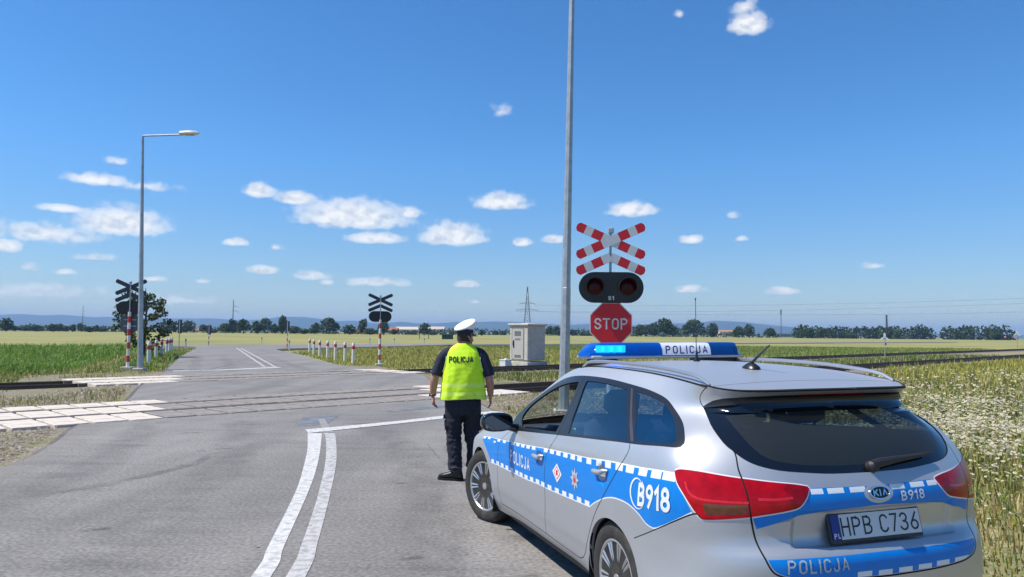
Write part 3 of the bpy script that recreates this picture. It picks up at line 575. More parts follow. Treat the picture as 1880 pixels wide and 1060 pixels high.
# crop and grass right of the road past the farther track
ins = lambda x, y: right_of(x, y, .8) & (nn_(x, y) > 29.6) & (nn_(x, y) < 76) & (x < 75)
P = scatter(52000, -18, 75, 30, 125, ins, 42, 1.5); dd = np.hypot(P[:, 0], P[:, 1]); r_ = rr_(P[:, 0], P[:, 1]); gz = r_ > 61
blades('crop_grass', z3(P[~gz], -.19), .24*rng.uniform(.6, 1.2, (~gz).sum()), .010+.0010*dd[~gz], [LIME, OLIVE, (.40, .35, .11), GREEN], [.34, .25, .27, .14], .8)
blades('crop_grass', z3(P[gz], -.19), .22*rng.uniform(.6, 1.2, gz.sum()), .010+.0010*dd[gz], [(.17, .24, .055), (.22, .27, .065), OLIVE], [.4, .35, .25], .8)
# weeds on the ballast, between the tracks and on the gravel
ins = lambda x, y: (right_of(x, y, .3)) & (nn_(x, y) > 18.9) & (nn_(x, y) < 23.6) & (pn(x, y, 2.5, 2)+pn(x, y, .8, 9) > .72)
P = scatter(9000, -4, 50, 16, 75, ins, 20, 1.3); dd = np.hypot(P[:, 0], P[:, 1])
blades('weeds', z3(P, -.17), .26*rng.uniform(.5, 1.3, len(P)), .009+.0010*dd, [GREEN, (.10, .17, .035), OLIVE, STRAW], [.4, .3, .2, .1], .6)
ins = lambda x, y: (left_of(x, y, .25) | right_of(x, y, .3)) & (((nn_(x, y) > 18.7) & (nn_(x, y) < 24.2)) | (nn_(x, y) < 14.4) | ((nn_(x, y) > 28.3) & (nn_(x, y) < 31))) & (rr_(x, y) < 21) & (x < 3.5) & (pn(x, y, 1.3, 4)+.6*pn(x, y, .4, 7) > .82)
P = scatter(12000, -19, 4, 7, 34, ins, 12, 1.2); dd = np.hypot(P[:, 0], P[:, 1])
blades('weeds', z3(P, -.02), .10*rng.uniform(.4, 1.5, len(P)), .006+.0008*dd, [OLIVE, GREEN, STRAW, RUSTY], [.36, .28, .24, .12], .8)
ins = lambda x, y: right_of(x, y, 1) & (nn_(x, y) > 11.4) & (nn_(x, y) < 13.8) & (rr_(x, y) > 14)
P = scatter(5000, -1, 40, 12, 50, ins, 20, 1.2); dd = np.hypot(P[:, 0], P[:, 1])
blades('weeds', z3(P, -.17), .16*rng.uniform(.4, 1.3, len(P)), .008+.0010*dd, [GREEN, OLIVE, (.1, .13, .06), STRAW], [.35, .3, .2, .15], .7)
# stones loose along the verge and the gravel
def stones(name, P, z, s0, s1, cols):
    n = len(P); base = np.array([(1, 0, 0), (-.5, .87, 0), (-.5, -.87, 0), (0, 0, .8)]); a = rng.uniform(0, 6.28, n); s = rng.uniform(s0, s1, n); V = []
    q = base[None]*(s[:, None, None])*rng.uniform(.6, 1.3, (n, 4, 1)); ca, sa = np.cos(a)[:, None], np.sin(a)[:, None]
    V = np.stack([q[..., 0]*ca-q[..., 1]*sa+P[:, :1], q[..., 0]*sa+q[..., 1]*ca+P[:, 1:2], q[..., 2]+z], -1).reshape(-1, 3); b = np.arange(n)[:, None]*4
    F = np.concatenate([b+[0, 1, 3], b+[1, 2, 3], b+[2, 0, 3]]); col = np.array(cols)[rng.integers(0, len(cols), n)]*rng.uniform(.8, 1.2, (n, 1))
    return tag(rawmesh(name, V, F, grass_mat(), col=np.repeat(np.concatenate([col, np.ones((n, 1))], 1), 4, 0)), kind='stuff')
ins = lambda x, y: (left_of(x, y, .3) | right_of(x, y, .3)) & (((nn_(x, y) > 18.6) & (nn_(x, y) < 24.3)) | (nn_(x, y) < 14.5)) & (rr_(x, y) < 17) & (x < 4)
stones('loose_stones', scatter(9000, -12, 4, 7, 26, ins, 10, 1.2), -.012, .015, .05, [(.30, .27, .23), (.2, .18, .15), (.38, .35, .3), (.25, .19, .15)])
ins = lambda x, y: right_of(x, y, -.05) & (x < np.interp(y, ry_, rx_)+1.6)
stones('loose_stones', scatter(5000, 1, 5, 2.5, 14, ins, 6, 1.2), -.10, .008, .028, [(.36, .31, .25), (.26, .22, .17), (.45, .4, .33)])
# ------------------------------------------------------------------ trees
def crown_mesh(name, lobes, n, size, cols, parent=None):
    """leaf clumps through several lobes; lobes = (x, y, z, rx, ry, rz)"""
    wts = np.array([l[3]*l[5] for l in lobes]); L_ = np.array(lobes)[rng.choice(len(lobes), n, p=wts/wts.sum())]
    d = rng.normal(0, 1, (n, 3)); d /= np.linalg.norm(d, axis=1)[:, None]; rad_ = rng.uniform(.35, 1.06, n)**.6
    c = L_[:, :3]+d*L_[:, 3:]*rad_[:, None]
    a = rng.normal(0, 1, (n, 3)); a /= np.linalg.norm(a, axis=1)[:, None]; b_ = np.cross(a, rng.normal(0, 1, (n, 3))); b_ /= np.linalg.norm(b_, axis=1)[:, None]; s = size*rng.uniform(.6, 1.4, n)[:, None]
    V = np.stack([c-a*s, c-b_*s*.55, c+a*s, c+b_*s*.55], 1).reshape(-1, 3); F = np.arange(4*n).reshape(n, 4)
    col = np.array(cols)[rng.integers(0, len(cols), n)]*rng.uniform(.7, 1.3, (n, 1))
    return rawmesh(name, V, F, grass_mat(), col=np.repeat(np.concatenate([col, np.ones((n, 1))], 1), 4, 0), parent=parent)
BARK = mat('bark', (.075, .06, .045), rough=1, var=.3, scale=6)
TREE_G = [(.045, .075, .025), (.065, .10, .03), (.035, .06, .022)]
protos = []
for kind, lobes in enumerate([
    [(0, 0, .58, .42, .42, .34), (.22, .1, .42, .3, .3, .26), (-.25, 0, .45, .3, .28, .28), (.05, -.1, .8, .25, .25, .2)],
    [(0, 0, .55, .34, .34, .42), (.15, 0, .75, .22, .22, .24), (-.12, 0, .35, .3, .3, .25)],
    [(-.25, 0, .5, .3, .3, .35), (.25, 0, .55, .32, .3, .38), (0, .1, .72, .26, .26, .26), (0, 0, .35, .4, .35, .25)],
    [(0, 0, .42, .5, .45, .38), (.3, 0, .35, .28, .28, .3), (-.3, 0, .38, .26, .26, .32)]]):
    o = crown_mesh('crown', lobes, 520, .075, TREE_G); protos.append(o.data); bpy.data.objects.remove(o)
tb = MB(); tb.tube([(0, 0, 0), (.01, 0, .3), (0, .01, .6)], [.035, .026, .012], 6); o = tb.build('trunk', BARK); trunk_me = o.data; bpy.data.objects.remove(o)
FAR_TREES = [(-271.9, 408.6, 6.2, 6.3), (-276.8, 423.7, 3.2, 3.9), (-307.4, 480.1, 4.3, 7.3), (-286.4, 458.2, 4.5, 7.0), (-246.9, 409.4, 4.3, 5.0), (-263.9, 443.3, 3.7, 4.1), (-262.6, 447.9, 3.4, 4.1), (-240.3, 416.0, 3.4, 3.8), (-268.1, 473.5, 5.0, 5.1), (-228.6, 411.4, 4.0, 5.7), (-240.3, 439.1, 4.0, 4.0), (-243.4, 451.7, 3.0, 4.1), (-198.9, 443.1, 5.7, 6.8), (-209.4, 458.7, 2.4, 4.9), (-202.6, 473.8, 7.6, 8.0), (-200.6, 495.6, 4.5, 5.3), (-169.2, 428.4, 3.2, 4.6), (-174.9, 464.9, 5.7, 7.0), (-172.0, 469.6, 8.6, 5.5), (-151.5, 429.3, 7.9, 6.5), (-133.8, 400.1, 5.6, 6.1), (-161.3, 497.3, 9.6, 8.4), (-133.6, 429.8, 5.3, 5.1), (-130.1, 431.4, 8.3, 5.8), (-139.8, 489.2, 5.2, 7.4), (-124.9, 458.5, 3.7, 6.2), (-115.8, 447.1, 6.7, 6.0), (-114.8, 477.3, 10.0, 9.6), (-86.1, 403.0, 5.3, 5.4), (-92.3, 470.7, 9.9, 6.3), (-81.7, 437.4, 3.9, 5.2), (-68.9, 409.1, 6.1, 5.5), (-72.2, 466.1, 3.4, 3.9), (-64.8, 493.1, 2.3, 5.0), (-48.3, 420.7, 6.6, 5.0), (-47.7, 463.0, 2.5, 4.7), (-16.8, 429.8, 3.1, 2.8), (-12.7, 594.2, 3.7, 4.8), (-6.9, 592.2, 3.2, 4.8), (27.1, 541.9, 6.1, 5.3), (37.0, 603.0, 8.0, 8.8), (41.7, 585.8, 6.6, 7.6), (47.6, 588.3, 4.7, 5.7), (58.5, 602.0, 3.3, 5.9), (93.7, 562.9, 8.0, 8.0), (105.1, 595.9, 9.3, 10.1), (114.1, 607.8, 11.2, 10.3), (106.2, 530.2, 10.3, 10.5), (128.9, 605.0, 7.7, 8.6), (134.2, 559.4, 11.1, 12.7), (149.8, 568.0, 8.9, 9.6), (159.9, 534.6, 7.9, 6.1), (184.7, 589.8, 9.2, 8.3), (186.7, 549.2, 7.0, 7.0), (231.2, 607.1, 5.4, 6.9), (214.0, 547.5, 7.0, 7.0), (236.5, 576.2, 6.8, 7.3), (248.0, 560.0, 4.7, 9.5), (370.7, 581.3, 6.2, 8.2)]
kinds = ['broad', 'slender', 'twin-topped', 'low spreading']
for i, (x, y, h_, w_) in enumerate(FAR_TREES):
    k = 1 if h_ > 1.35*w_ else (3 if h_ < .75*w_ else (0 if i % 2 else 2))
    t = empty('far_tree', (x, y, -.2), random.uniform(0, 6.28))
    side = 'far left' if x < -150 else ('left of the officer' if x < -60 else ('around the relay cabinet' if x < 62 else 'right of the stop sign'))
    tag(t, f'{kinds[k]} far tree at the field edge, {side}', 'tree', f'{kinds[k]} far trees {side}')
    for nm_, me in (('crown', protos[k]), ('trunk', trunk_me)):
        c = bpy.data.objects.new(nm_, me); C.objects.link(c); c.parent = t; c.scale = (w_*random.uniform(1.15, 1.6), w_*1.3, h_*random.uniform(1.0, 1.3))
# dark wood on the right horizon and low hedges behind the trees: one mass
lob = []
for x in np.arange(230, 400, 5.5): lob.append((x, 610+rng.uniform(-12, 12), 3.2, 6.0+rng.uniform(-1, 2), 6, 5.5+2.6*pn(np.array([x]), np.array([0.]), 22, 3)[0]+rng.uniform(-1, 1)))
o = crown_mesh('distant_wood', lob, 5200, 1.35, TREE_G); tag(o, kind='stuff')
lob = []
for x in np.arange(-400, 230, 6.0):
    hh_ = 2.0+3.4*pn(np.array([x]), np.array([0.]), 30, 6)[0]; lob.append((x, 640+rng.uniform(-15, 15) if x > -30 else 530+rng.uniform(-15, 15), .6, 6, 5, hh_))
o = crown_mesh('distant_hedge', lob, 9000, 1.0, TREE_G); tag(o, kind='stuff')
# the leafy tree behind the left-hand crossing sign
t = empty('leafy_tree', (-22.0, 45.5, -.25), 0, 'small leafy tree with gaps in its crown behind the left crossing sign', 'tree')
b = MB(); b.tube([(0, 0, 0), (.03, 0, .7), (.0, .05, 1.5), (.08, 0, 2.6), (.1, 0, 3.9)], [.13, .11, .09, .06, .03], 8)
for k in range(11):
    a = k*2.4; z0 = .9+.26*k; L_ = 1.5-.07*k; p0 = Vector((.03, 0, z0)); e = Vector((math.cos(a)*L_, math.sin(a)*L_, z0+.35+.05*k)); b.tube([p0, (p0+e)/2+Vector((0, 0, .16)), e], [.045, .03, .012], 6)
b.build('trunk', BARK, t)
lob = []
for k in range(34):
    a = k*2.39996; z = .85+3.2*(k/34)**.95; q = 1.55*math.sin(math.pi*min(1, (z-.45)/3.9))**.55*rng.uniform(.55, 1.1); s = rng.uniform(.20, .36); lob.append((q*math.cos(a), q*math.sin(a), z, s*1.15, s, s*.8))
crown_mesh('crown', lob, 2700, .088, [(.05, .08, .026), (.075, .105, .03), (.04, .065, .022), (.10, .105, .035)], t)

# ------------------------------------------------------------------ street furniture
GALV = mat('galvanised_steel', (.42, .45, .47), rough=.5, metal=.55, var=.12, scale=5, col2=(.34, .37, .40), mask=(.4, .65))
RED = mat('red_sign_sheet', (.62, .010, .020), rough=.42, var=.05, scale=4)
WHITE = mat('white_sign_sheet', (.62, .63, .63), rough=.42, var=.04, scale=4)
WHITE_P = mat('white_post_paint', (.72, .71, .68), rough=.6, var=.1, scale=9)
RED_P = mat('red_post_paint', (.50, .045, .04), rough=.6, var=.12, scale=9)
NAVY = mat('dark_sign_back', (.035, .045, .065), rough=.6, var=.15, scale=6)
GREYB = mat('grey_sign_back', (.10, .115, .14), rough=.55, metal=.3, var=.1, scale=4)
BLACKP = mat('black_housing', (.008, .009, .013), rough=.4, var=.2, scale=6)
LENS = mat('dark_red_lens', (.045, .001, .003), rough=.3, var=.2, scale=30, coat=.1, spec=.2)
CONC = mat('cast_concrete', (.50, .475, .42), rough=.9, var=.1, scale=3, bump=.2, bscale=50, col2=(.43, .41, .37), mask=(.45, .65))
def M4(loc, rz=0, rx=0, ry=0): return Matrix.Translation(loc) @ Euler((rx, ry, rz)).to_matrix().to_4x4()
def arm_poly(cx, cz, ang, s0, s1, hw, cut0=False, cut1=False, c=.03):
    """band of a sign arm between s0 and s1 along the arm, corners cut at its free end"""
    d = np.array([math.cos(ang), math.sin(ang)]); n = np.array([-d[1], d[0]]); o = np.array([cx, cz])
    P = [o+d*s0-n*hw]
    if cut1: P += [o+d*(s1-c*1.3)-n*hw, o+d*s1-n*(hw-c*1.6), o+d*s1+n*(hw-c*1.6), o+d*(s1-c*1.3)+n*hw]
    else: P += [o+d*s1-n*hw, o+d*s1+n*hw]
    P.append(o+d*s0+n*hw); return [tuple(p) for p in P]
def crossing_sign(loc, rz, label, kind, stop, front):
    """saint Andrew's cross and a half over a twin lamp; local -y is the sign's face"""
    t = empty('crossing_signal', loc, rz, label, 'crossing signal')
    A = R(24)
    b = MB()
    b.tube([(0, .06, 1.55), (0, .06, 3.52)], .024, 10, 1); b.box((.01, .06, 3.50), (.10, .08, .10), 1, bev=.01)
    # striped lower post
    z = 0
    segs = [(.0, .26, 0), (.26, .52, 2), (.52, .80, 0), (.80, 1.06, 2), (1.06, 1.34, 0), (1.34, 1.60, 2), (1.60, 1.86, 0), (1.86, 2.12, 2), (2.12, 2.3, 0)]
    for z0, z1, m_ in segs: b.tube([(0, .06, z0), (0, .06, z1)], .062, 14, m_)
    b.box((0, .06, .02), (.42, .42, .10), 3, bev=.01)
    b.build('post', [WHITE_P, GALV, RED_P, CONC], t)
    f = MB(); back = GREYB if stop == 'back' and False else NAVY
    def arm(cx, cz, ang, y):
        for s0, s1, m_ in ((.0, .165, 0), (.165, .355, 1), (.355, .50, 0), (.50, .665, 1)):
            f.prism(arm_poly(cx, cz, ang, s0, s1, .082, cut1=s1 > .6), y, y+.018, 0 if False else m_, mside=2)
            f.prism(arm_poly(cx, cz, ang, s0+(0 if s0 == 0 else .0), s1, .0815, cut1=s1 > .6), y+.0185, y+.024, 2)
    for k, a in enumerate((A, math.pi-A, -A, math.pi+A)): arm(0, 3.31, a, -.004-.0045*(k in (0, 3)))
    f.build('cross', [WHITE, RED, NAVY], t, smooth=None)
    f = MB()
    for k, a in enumerate((-A, math.pi+A)): arm(0, 3.02, a, -.002-.003*k)
    f.build('half_cross', [WHITE, RED, NAVY], t, smooth=None)
    # lamp housing: a rounded slab
    h = MB(); st = [(.30+.275*math.cos(R(a)), .275*math.sin(R(a))) for a in range(-90, 91, 12)]+[(-.30+.275*math.cos(R(a)), .275*math.sin(R(a))) for a in range(90, 271, 12)]
    h.prism([(x, z+2.465) for x, z in st], -.10, -.075, 0); h.prism([(x*.97, z*.95+2.465) for x, z in st], -.074, .02, 0)
    h.build('lamp_housing', BLACKP, t, smooth=30)
    for s in (-1, 1):
        l = MB(); l.lathe([(.145, 0), (.14, .012), (.10, .035), (.05, .046), (0, .05)], 28, 0, M4((s*.29, -.104, 2.475), 0, R(90))); lo = l.build('lamp', LENS, t)
        v = MB(); n = 20; V = []; F = []
        for i in range(n+1):
            a = R(-25+230*i/n); c_, s_ = math.cos(a), math.sin(a); dep = .05+.17*max(0, math.sin(R(180*i/n)))
            for rr, y in ((.16, 0), (.165, -dep), (.155, -dep), (.15, 0)): V.append((s*.29+rr*c_, -.104+y, 2.475+rr*s_))
        for i in range(n):
            for k in range(4): F.append((i*4+k, i*4+(k+1) % 4, (i+1)*4+(k+1) % 4, (i+1)*4+k))
        v.add(V, F); v.build('visor', mat('visor_metal', (.03, .033, .04), rough=.35, var=.1, scale=9), lo)
    if front: flat_text('S1', .2, .075, WHITE, 'lettering', t, Matrix.Translation((0, -.101, 2.275)), gap=.25)
    if stop == 'front':
        o = MB(); rr = .375/math.cos(R(22.5)); pol = lambda k_: [(rr*k_*math.cos(R(22.5+45*i)), 1.82+rr*k_*math.sin(R(22.5+45*i))) for i in range(8)]
        o.prism(pol(1), -.07, -.045, 0); o.prism(pol(.955), -.0745, -.0705, 1); o.prism(pol(.99), -.044, -.03, 2); so = o.build('stop_plate', [WHITE, RED, GREYB], t, smooth=None)
        flat_text('STOP', .135, .20, WHITE, 'lettering', so, Matrix.Translation((0, -.075, 1.82)), gap=.17, squeeze=.92)
    if stop == 'back':
        o = MB(); rr = .43; o.prism([(rr*math.cos(R(22.5+45*i)), 1.86+rr*math.sin(R(22.5+45*i))) for i in range(8)], -.07, -.05, 0, mside=0); o.box((0, -.02, 1.98), (.5, .03, .04), 1); o.box((0, -.02, 1.72), (.5, .03, .04), 1); o.build('stop_plate', [GREYB, GALV], t, smooth=None)
crossing_sign((1.765, 13.55, 0), R(-2), 'red and white crossing signal with a red stop sign, facing the camera', 'near', 'front', True)
crossing_sign((-15.58, 31.0, .05), R(180+4), 'dark-backed crossing signal with a grey octagon, beside the left street lamp', 'left', 'back', False)
crossing_sign((-6.7, 38.7, -.05), R(180+14), 'dark-backed crossing signal on a striped post by the right-hand guard posts', 'mid', None, False)
# ---- street lamps
def lamp(base, top, arm_dir, label, r0=.115, r1=.055):
    t = empty('street_lamp', base, 0, label, 'street lamp'); b = MB(); v = Vector(top)-Vector(base)
    b.tube([(0, 0, 0), v*.28, v*.281, v], [r0, r0*.86, r0*.82, r1], 8); b.box((0, 0, .04), (.42, .42, .10), 1, bev=.02)
    for sx in (-1, 1): b.box((sx*.15, -.15, .11), (.04, .04, .05), 1)
    b.build('pole', [GALV, CONC], t, smooth=None)
    a = Vector(arm_dir); c = MB(); c.tube([v-Vector((0, 0, .02)), v+Vector((0, 0, .03))+a*.02, v+a*.12+Vector((0, 0, .04)), v+a*1.72+Vector((0, 0, .05))], .036, 10); c.build('arm', GALV, t)
    h = MB(); ang = math.atan2(a.y, a.x); mt = Matrix.Translation(v+a*2.0+Vector((0, 0, .06)))@Matrix.Rotation(ang, 4, 'Z')
    P = [(-.42, .06), (-.34, .15), (0, .17), (.30, .13), (.42, .04)]; V = []; n = 14
    for x, hw in P:
        for k in range(n):
            q = 2*math.pi*k/n; V.append(mt@Vector((x, hw*1.15*math.cos(q), (hw*.75*math.sin(q) if math.sin(q) > 0 else hw*.42*math.sin(q))+.03)))
    F = [(i*n+k, i*n+(k+1) % n, (i+1)*n+(k+1) % n, (i+1)*n+k) for i in range(len(P)-1) for k in range(n)]+[tuple(range(n-1, -1, -1)), tuple((len(P)-1)*n+k for k in range(n))]
    h.add(V, F); ho = h.build('lamp_head', mat('lamp_cover', (.62, .60, .56), rough=.5, var=.06, scale=6), t)
    g = MB(); g.box(tuple(mt@Vector((.03, 0, -.03))), (.34, .16, .03), 0, rot=Matrix.Rotation(ang, 3, 'Z'), bev=.01); g.build('lamp_glass', mat('lamp_bowl', (.25, .25, .24), rough=.2, var=.05, coat=.5), ho)
lamp((-14.93, 30.66, 0), (-15.15, 30.6, 9.5), (1, -.12, 0), 'grey street lamp with a long arm and lamp head, left of the road', .12, .05)
lamp((1.12, 16.2, -.05), (1.255, 16.2, 9.45), (-.93, .36, 0), 'tall grey lamp post between the officer and the stop sign', .115, .055)
# ---- guard posts
def guard(x, y, h=1.0, label='', group=''):
    t = empty('guard_post', (x, y, -.12), random.uniform(0, 6), label, 'guard post', group); b = MB(); n = 14
    b.lathe([(.085, 0), (.085, .78*h), (.086, .781*h), (.086, .97*h), (.085, .971*h), (.083, 1.07*h), (.06, 1.13*h), (0, 1.14*h)], n, ms=[0, 0, 1, 0, 0, 0, 0, 0]); b.build('post', [WHITE_P, RED_P], t, smooth=30)
GR = [(-16.5, 62.2), (-14.9, 57.4), (-13.4, 53.2), (-12.1, 50.1), (-10.85, 46.9), (-9.75, 44.6), (-8.72, 42.0)]
for x, y in GR: guard(x, y, 1, 'white guard post with red collar in the row right of the road', 'guard posts on the right of the road')
for x, y in [(-16.9, 35.5), (-19.6, 42.0), (-21.6, 47), (-23.0, 50.8), (-23.9, 53.2), (-25.1, 56.2)]: guard(x, y, 1.05, 'white guard post with red collar in the row left of the road', 'guard posts on the left of the road')
# ---- white road-edge posts at the junction
for x, y, lb in [(-30.6, 71.5, 'short white road-edge post beside the tall narrow dark sign'), (-32.5, 99, 'short white road-edge post straight beyond the far double white line'), (-18.8, 101, 'short white road-edge post seen just left of the far signal post'), (-15.8, 102.5, 'short white road-edge post seen just right of the far signal post'), (-12.6, 110, 'farthest white road-edge post, seen just left of the officer'), (-20.5, 70.2, 'white road-edge post with a red band at the junction corner')]:
    t = empty('edge_post', (x, y, -.15), 0, lb, 'road-edge post'); b = MB(); b.prism([(-.06, 0), (.06, 0), (.06, .9), (-.06, 1.02)], -.04, .04, 0); b.build('post', WHITE_P, t, smooth=None)
    c = MB(); c.box((0, -.043, .8), (.1, .006, .18)); c.build('reflector', RED_P if 'red' in lb else BLACKP, t, smooth=None)
# ---- signs seen from behind at the junction
for x, y, w_, h0, h1, lb, st in [(-31.2, 71.4, .38, 1.45, 2.75, 'tall narrow dark sign board seen from behind, left of the junction', 0), (-33.0, 82.9, .36, 1.3, 2.35, 'dark sign back on a striped post across the junction', 1), (-21.0, 71.2, .34, 1.75, 2.7, 'dark sign back at the right corner of the junction', 1)]:
    t = empty('road_sign', (x, y, -.15), R(180), lb, 'road sign'); b = MB(); b.tube([(0, 0, 0), (0, 0, h1)], .045, 8, 0)
    if st:
        for z0 in (.3, .8): b.tube([(0, 0, z0), (0, 0, z0+.3)], .052, 8, 1); b.tube([(0, 0, z0+.3), (0, 0, z0+.5)], .052, 8, 2)
    b.build('post', [GALV, RED_P, WHITE_P], t); c = MB(); c.box((0, -.08, (h0+h1)/2), (w_, .03, h1-h0), bev=.008); c.build('sign_board', NAVY, t, smooth=None)
# ---- relay cabinet, aligned with the tracks
t = empty('relay_cabinet', (.88+.02, 41.8+1.02, -.12), ROT45, 'pale concrete relay cabinet with a louvred door beyond the tracks', 'cabinet')
b = MB(); b.box((0, 0, .06), (1.62, 1.62, .26), 0, bev=.02); b.box((0, 0, 1.22), (1.42, 1.42, 1.92), 0, bev=.03); b.build('body', CONC, t)
b = MB(); b.box((0, 0, 2.235), (1.60, 1.60, .12), 0, bev=.03); b.lathe([(.55, 2.296), (0, 2.34)], 4, 0, Matrix.Rotation(R(45), 4, 'Z')); b.build('roof', CONC, t)
# door is on the face towards the camera's left, local -x
DOORM = mat('cabinet_door', (.44, .42, .385), rough=.6, var=.06, scale=5)
b = MB(); b.box((-.722, .05, 1.15), (.03, .86, 1.66), 0, bev=.006)
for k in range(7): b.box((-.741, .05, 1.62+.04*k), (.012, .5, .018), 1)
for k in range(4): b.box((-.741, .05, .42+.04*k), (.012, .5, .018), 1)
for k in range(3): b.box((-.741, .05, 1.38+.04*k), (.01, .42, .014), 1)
do = b.build('door', [DOORM, mat('door_louvre_grey', (.16, .155, .145), rough=.8)], t, smooth=None)  # louvre bars are a darker grey than the door leaf
b = MB()
for s in (-1, 1): b.box((-.716, .05+s*.45, 1.15), (.03, .035, 1.74), 0)
b.box((-.716, .05, 2.0), (.03, .93, .035), 0); b.box((-.716, .05, .31), (.03, .93, .035), 0); b.build('door_frame', mat('door_frame_grey', (.20, .195, .185), rough=.6), t, smooth=None)
b = MB(); b.box((-.75, .36, 1.16), (.05, .06, .42), 0, bev=.012); b.tube([(-.775, .36, 1.3), (-.80, .36, 1.25), (-.80, .36, 1.08)], .014, 8); b.build('handle', BLACKP, do)
b = MB(); b.box((-.718, .52, 1.72), (.02, .06, .06), 0); b.build('lock', BLACKP, t)
t = empty('junction_box', (-.30, 38.95, -.14), ROT45, 'small pale grey junction box on the ground left of the relay cabinet', 'box')
b = MB(); b.box((0, 0, .19), (.44, .44, .38), bev=.015); b.build('body', mat('pale_grey_box', (.60, .62, .62), rough=.5, var=.06, scale=5), t); b = MB(); b.box((0, 0, .40), (.48, .48, .05), bev=.012); b.box((.05, .0, .45), (.16, .16, .06), bev=.01); b.build('lid', MATS['pale_grey_box'], t)
# ---- white track signs on the right
for x, y, s_, lb in [(32.55, 66.3, 1.0, 'white arrow-shaped sign on a post beside the farther track'), (88.2, 132.6, 1.45, 'distant white track sign at the right edge of the photo')]:
    t = empty('track_sign', (x, y, -.2), R(-25), lb, 'track sign'); b = MB(); b.tube([(0, 0, 0), (0, 0, 2.15*s_)], .035*s_, 8); b.build('post', GALV, t)
    c = MB()
    for a in (R(-42), R(222)): c.prism(arm_poly(0, 1.85*s_, a, .0, .46*s_, .055*s_), -.05, -.03, 0)
    c.prism([(-.1*s_, 1.9*s_), (.1*s_, 1.9*s_), (.07*s_, 2.12*s_), (-.07*s_, 2.12*s_)], -.053, -.033, 0); c.box((.07*s_, 0, 1.2*s_), (.14*s_, .06, .2*s_), 1); c.build('sign_board', [WHITE, GREYB], t, smooth=None)
# ------------------------------------------------------------------ pylons, masts, wires
STEEL = mat('pylon_steel', (.14, .155, .165), rough=.6, metal=.4, var=.1, scale=1)
def lattice(loc, H, label, base, arms):
    t = empty('electricity_pylon', loc, R(8), label, 'pylon'); b = MB(); hs = [0, .2, .38, .54, .68, .8, 1]; hw = lambda f: base/2*(1-f)**1.1+.16
    for i in range(len(hs)-1):
        z0, z1 = hs[i]*H, hs[i+1]*H; a, c = hw(hs[i]), hw(hs[i+1])
        for sx, sy in ((1, 1), (1, -1), (-1, -1), (-1, 1)):
            b.tube([(sx*a, sy*a, z0), (sx*c, sy*c, z1)], .10, 4); sx2, sy2 = -sy, sx
            b.tube([(sx*a, sy*a, z0), (sx2*c, sy2*c, z1)], .055, 4); b.tube([(sx2*a, sy2*a, z0), (sx*c, sy*c, z1)], .055, 4); b.tube([(sx*c, sy*c, z1), (sx2*c, sy2*c, z1)], .055, 4)
    b.build('mast', STEEL, t, smooth=None)
    for f, L_ in arms:
        c = MB(); z = f*H
        for s in (-1, 1):
            c.tube([(0, 0, z+.9), (s*L_, 0, z)], .09, 4); c.tube([(0, 0, z), (s*L_, 0, z)], .09, 4); c.tube([(s*L_*.5, 0, z), (s*L_*.5, 0, z+.45)], .06, 4)
            c.tube([(s*L_, 0, z), (s*L_, 0, z-1.1)], .08, 5)
        c.build('crossarm', STEEL, t, smooth=None)
lattice((8.6, 420, -.2), 27.6, 'grey lattice pylon rising behind the relay cabinet', 4.2, [(.66, 4.3), (.53, 6.0)])
def polepyl(loc, H, label):
    t = empty('electricity_pole', loc, 0, label, 'pylon'); b = MB(); b.tube([(0, 0, 0), (0, 0, H)], [.42, .2], 8)
    b.build('mast', STEEL, t)
    for s, f, q in ((1, .66, 3.6), (-1, .36, 3.8), (1, .36, 5.2), (1, .80, 3.2)):
        c = MB(); P = [(0, 0, f*H)]+[(s*q*math.sin(R(a)), 0, f*H+(1-math.cos(R(a)))*-q*.45+.3) for a in range(20, 100, 20)]; c.tube(P, .12, 5); c.build('bracket', STEEL, t)
polepyl((-172.6, 470, -.2), 20.8, 'thin power pole with curved arms above the trees left of the junction')
polepyl((-452, 800, -2), 28, 'faint power pole far off above the trees on the left')
t = empty('radio_mast', (212.9, 600, -.2), 0, 'thin radio mast standing above the distant roofs on the right', 'mast'); b = MB(); b.tube([(0, 0, 0), (0, 0, 23)], [.35, .22], 6); b.tube([(0, 0, 18.5), (0, 0, 22)], .55, 6); b.build('mast', STEEL, t)
t = empty('chimney_stack', (326, 660, -.2), 0, 'slim factory chimney rising above the dark wood on the right', 'chimney'); b = MB(); b.tube([(0, 0, 0), (0, 0, 19.5)], [1.0, .7], 10); b.tube([(0, 0, 19.5), (0, 0, 20.6)], [.85, .85], 10); b.build('shaft', mat('dark_chimney', (.07, .07, .075), rough=.9), t)
WIRE = mat('wire', (.10, .11, .12), rough=.6)
for k, (p0, p1) in enumerate([((14.5, 420.8, 13.6), (300, 400, 16.5)), ((2.6, 419.2, 13.6), (300, 404, 21.5)), ((12.8, 420.6, 17.2), (300, 395, 24.0))]):
    b = MB(); n = 26; b.tube([(p0[0]+(p1[0]-p0[0])*i/n, p0[1]+(p1[1]-p0[1])*i/n, p0[2]+(p1[2]-p0[2])*i/n-4.2*(1-(2*i/n-1)**2)*.5) for i in range(n+1)], .042, 5)
    tag(b.build('power_line', WIRE), ['lowest overhead wire running right from the lattice pylon', 'middle overhead wire running right from the lattice pylon', 'highest overhead wire running right from the lattice pylon'][k], 'power line')
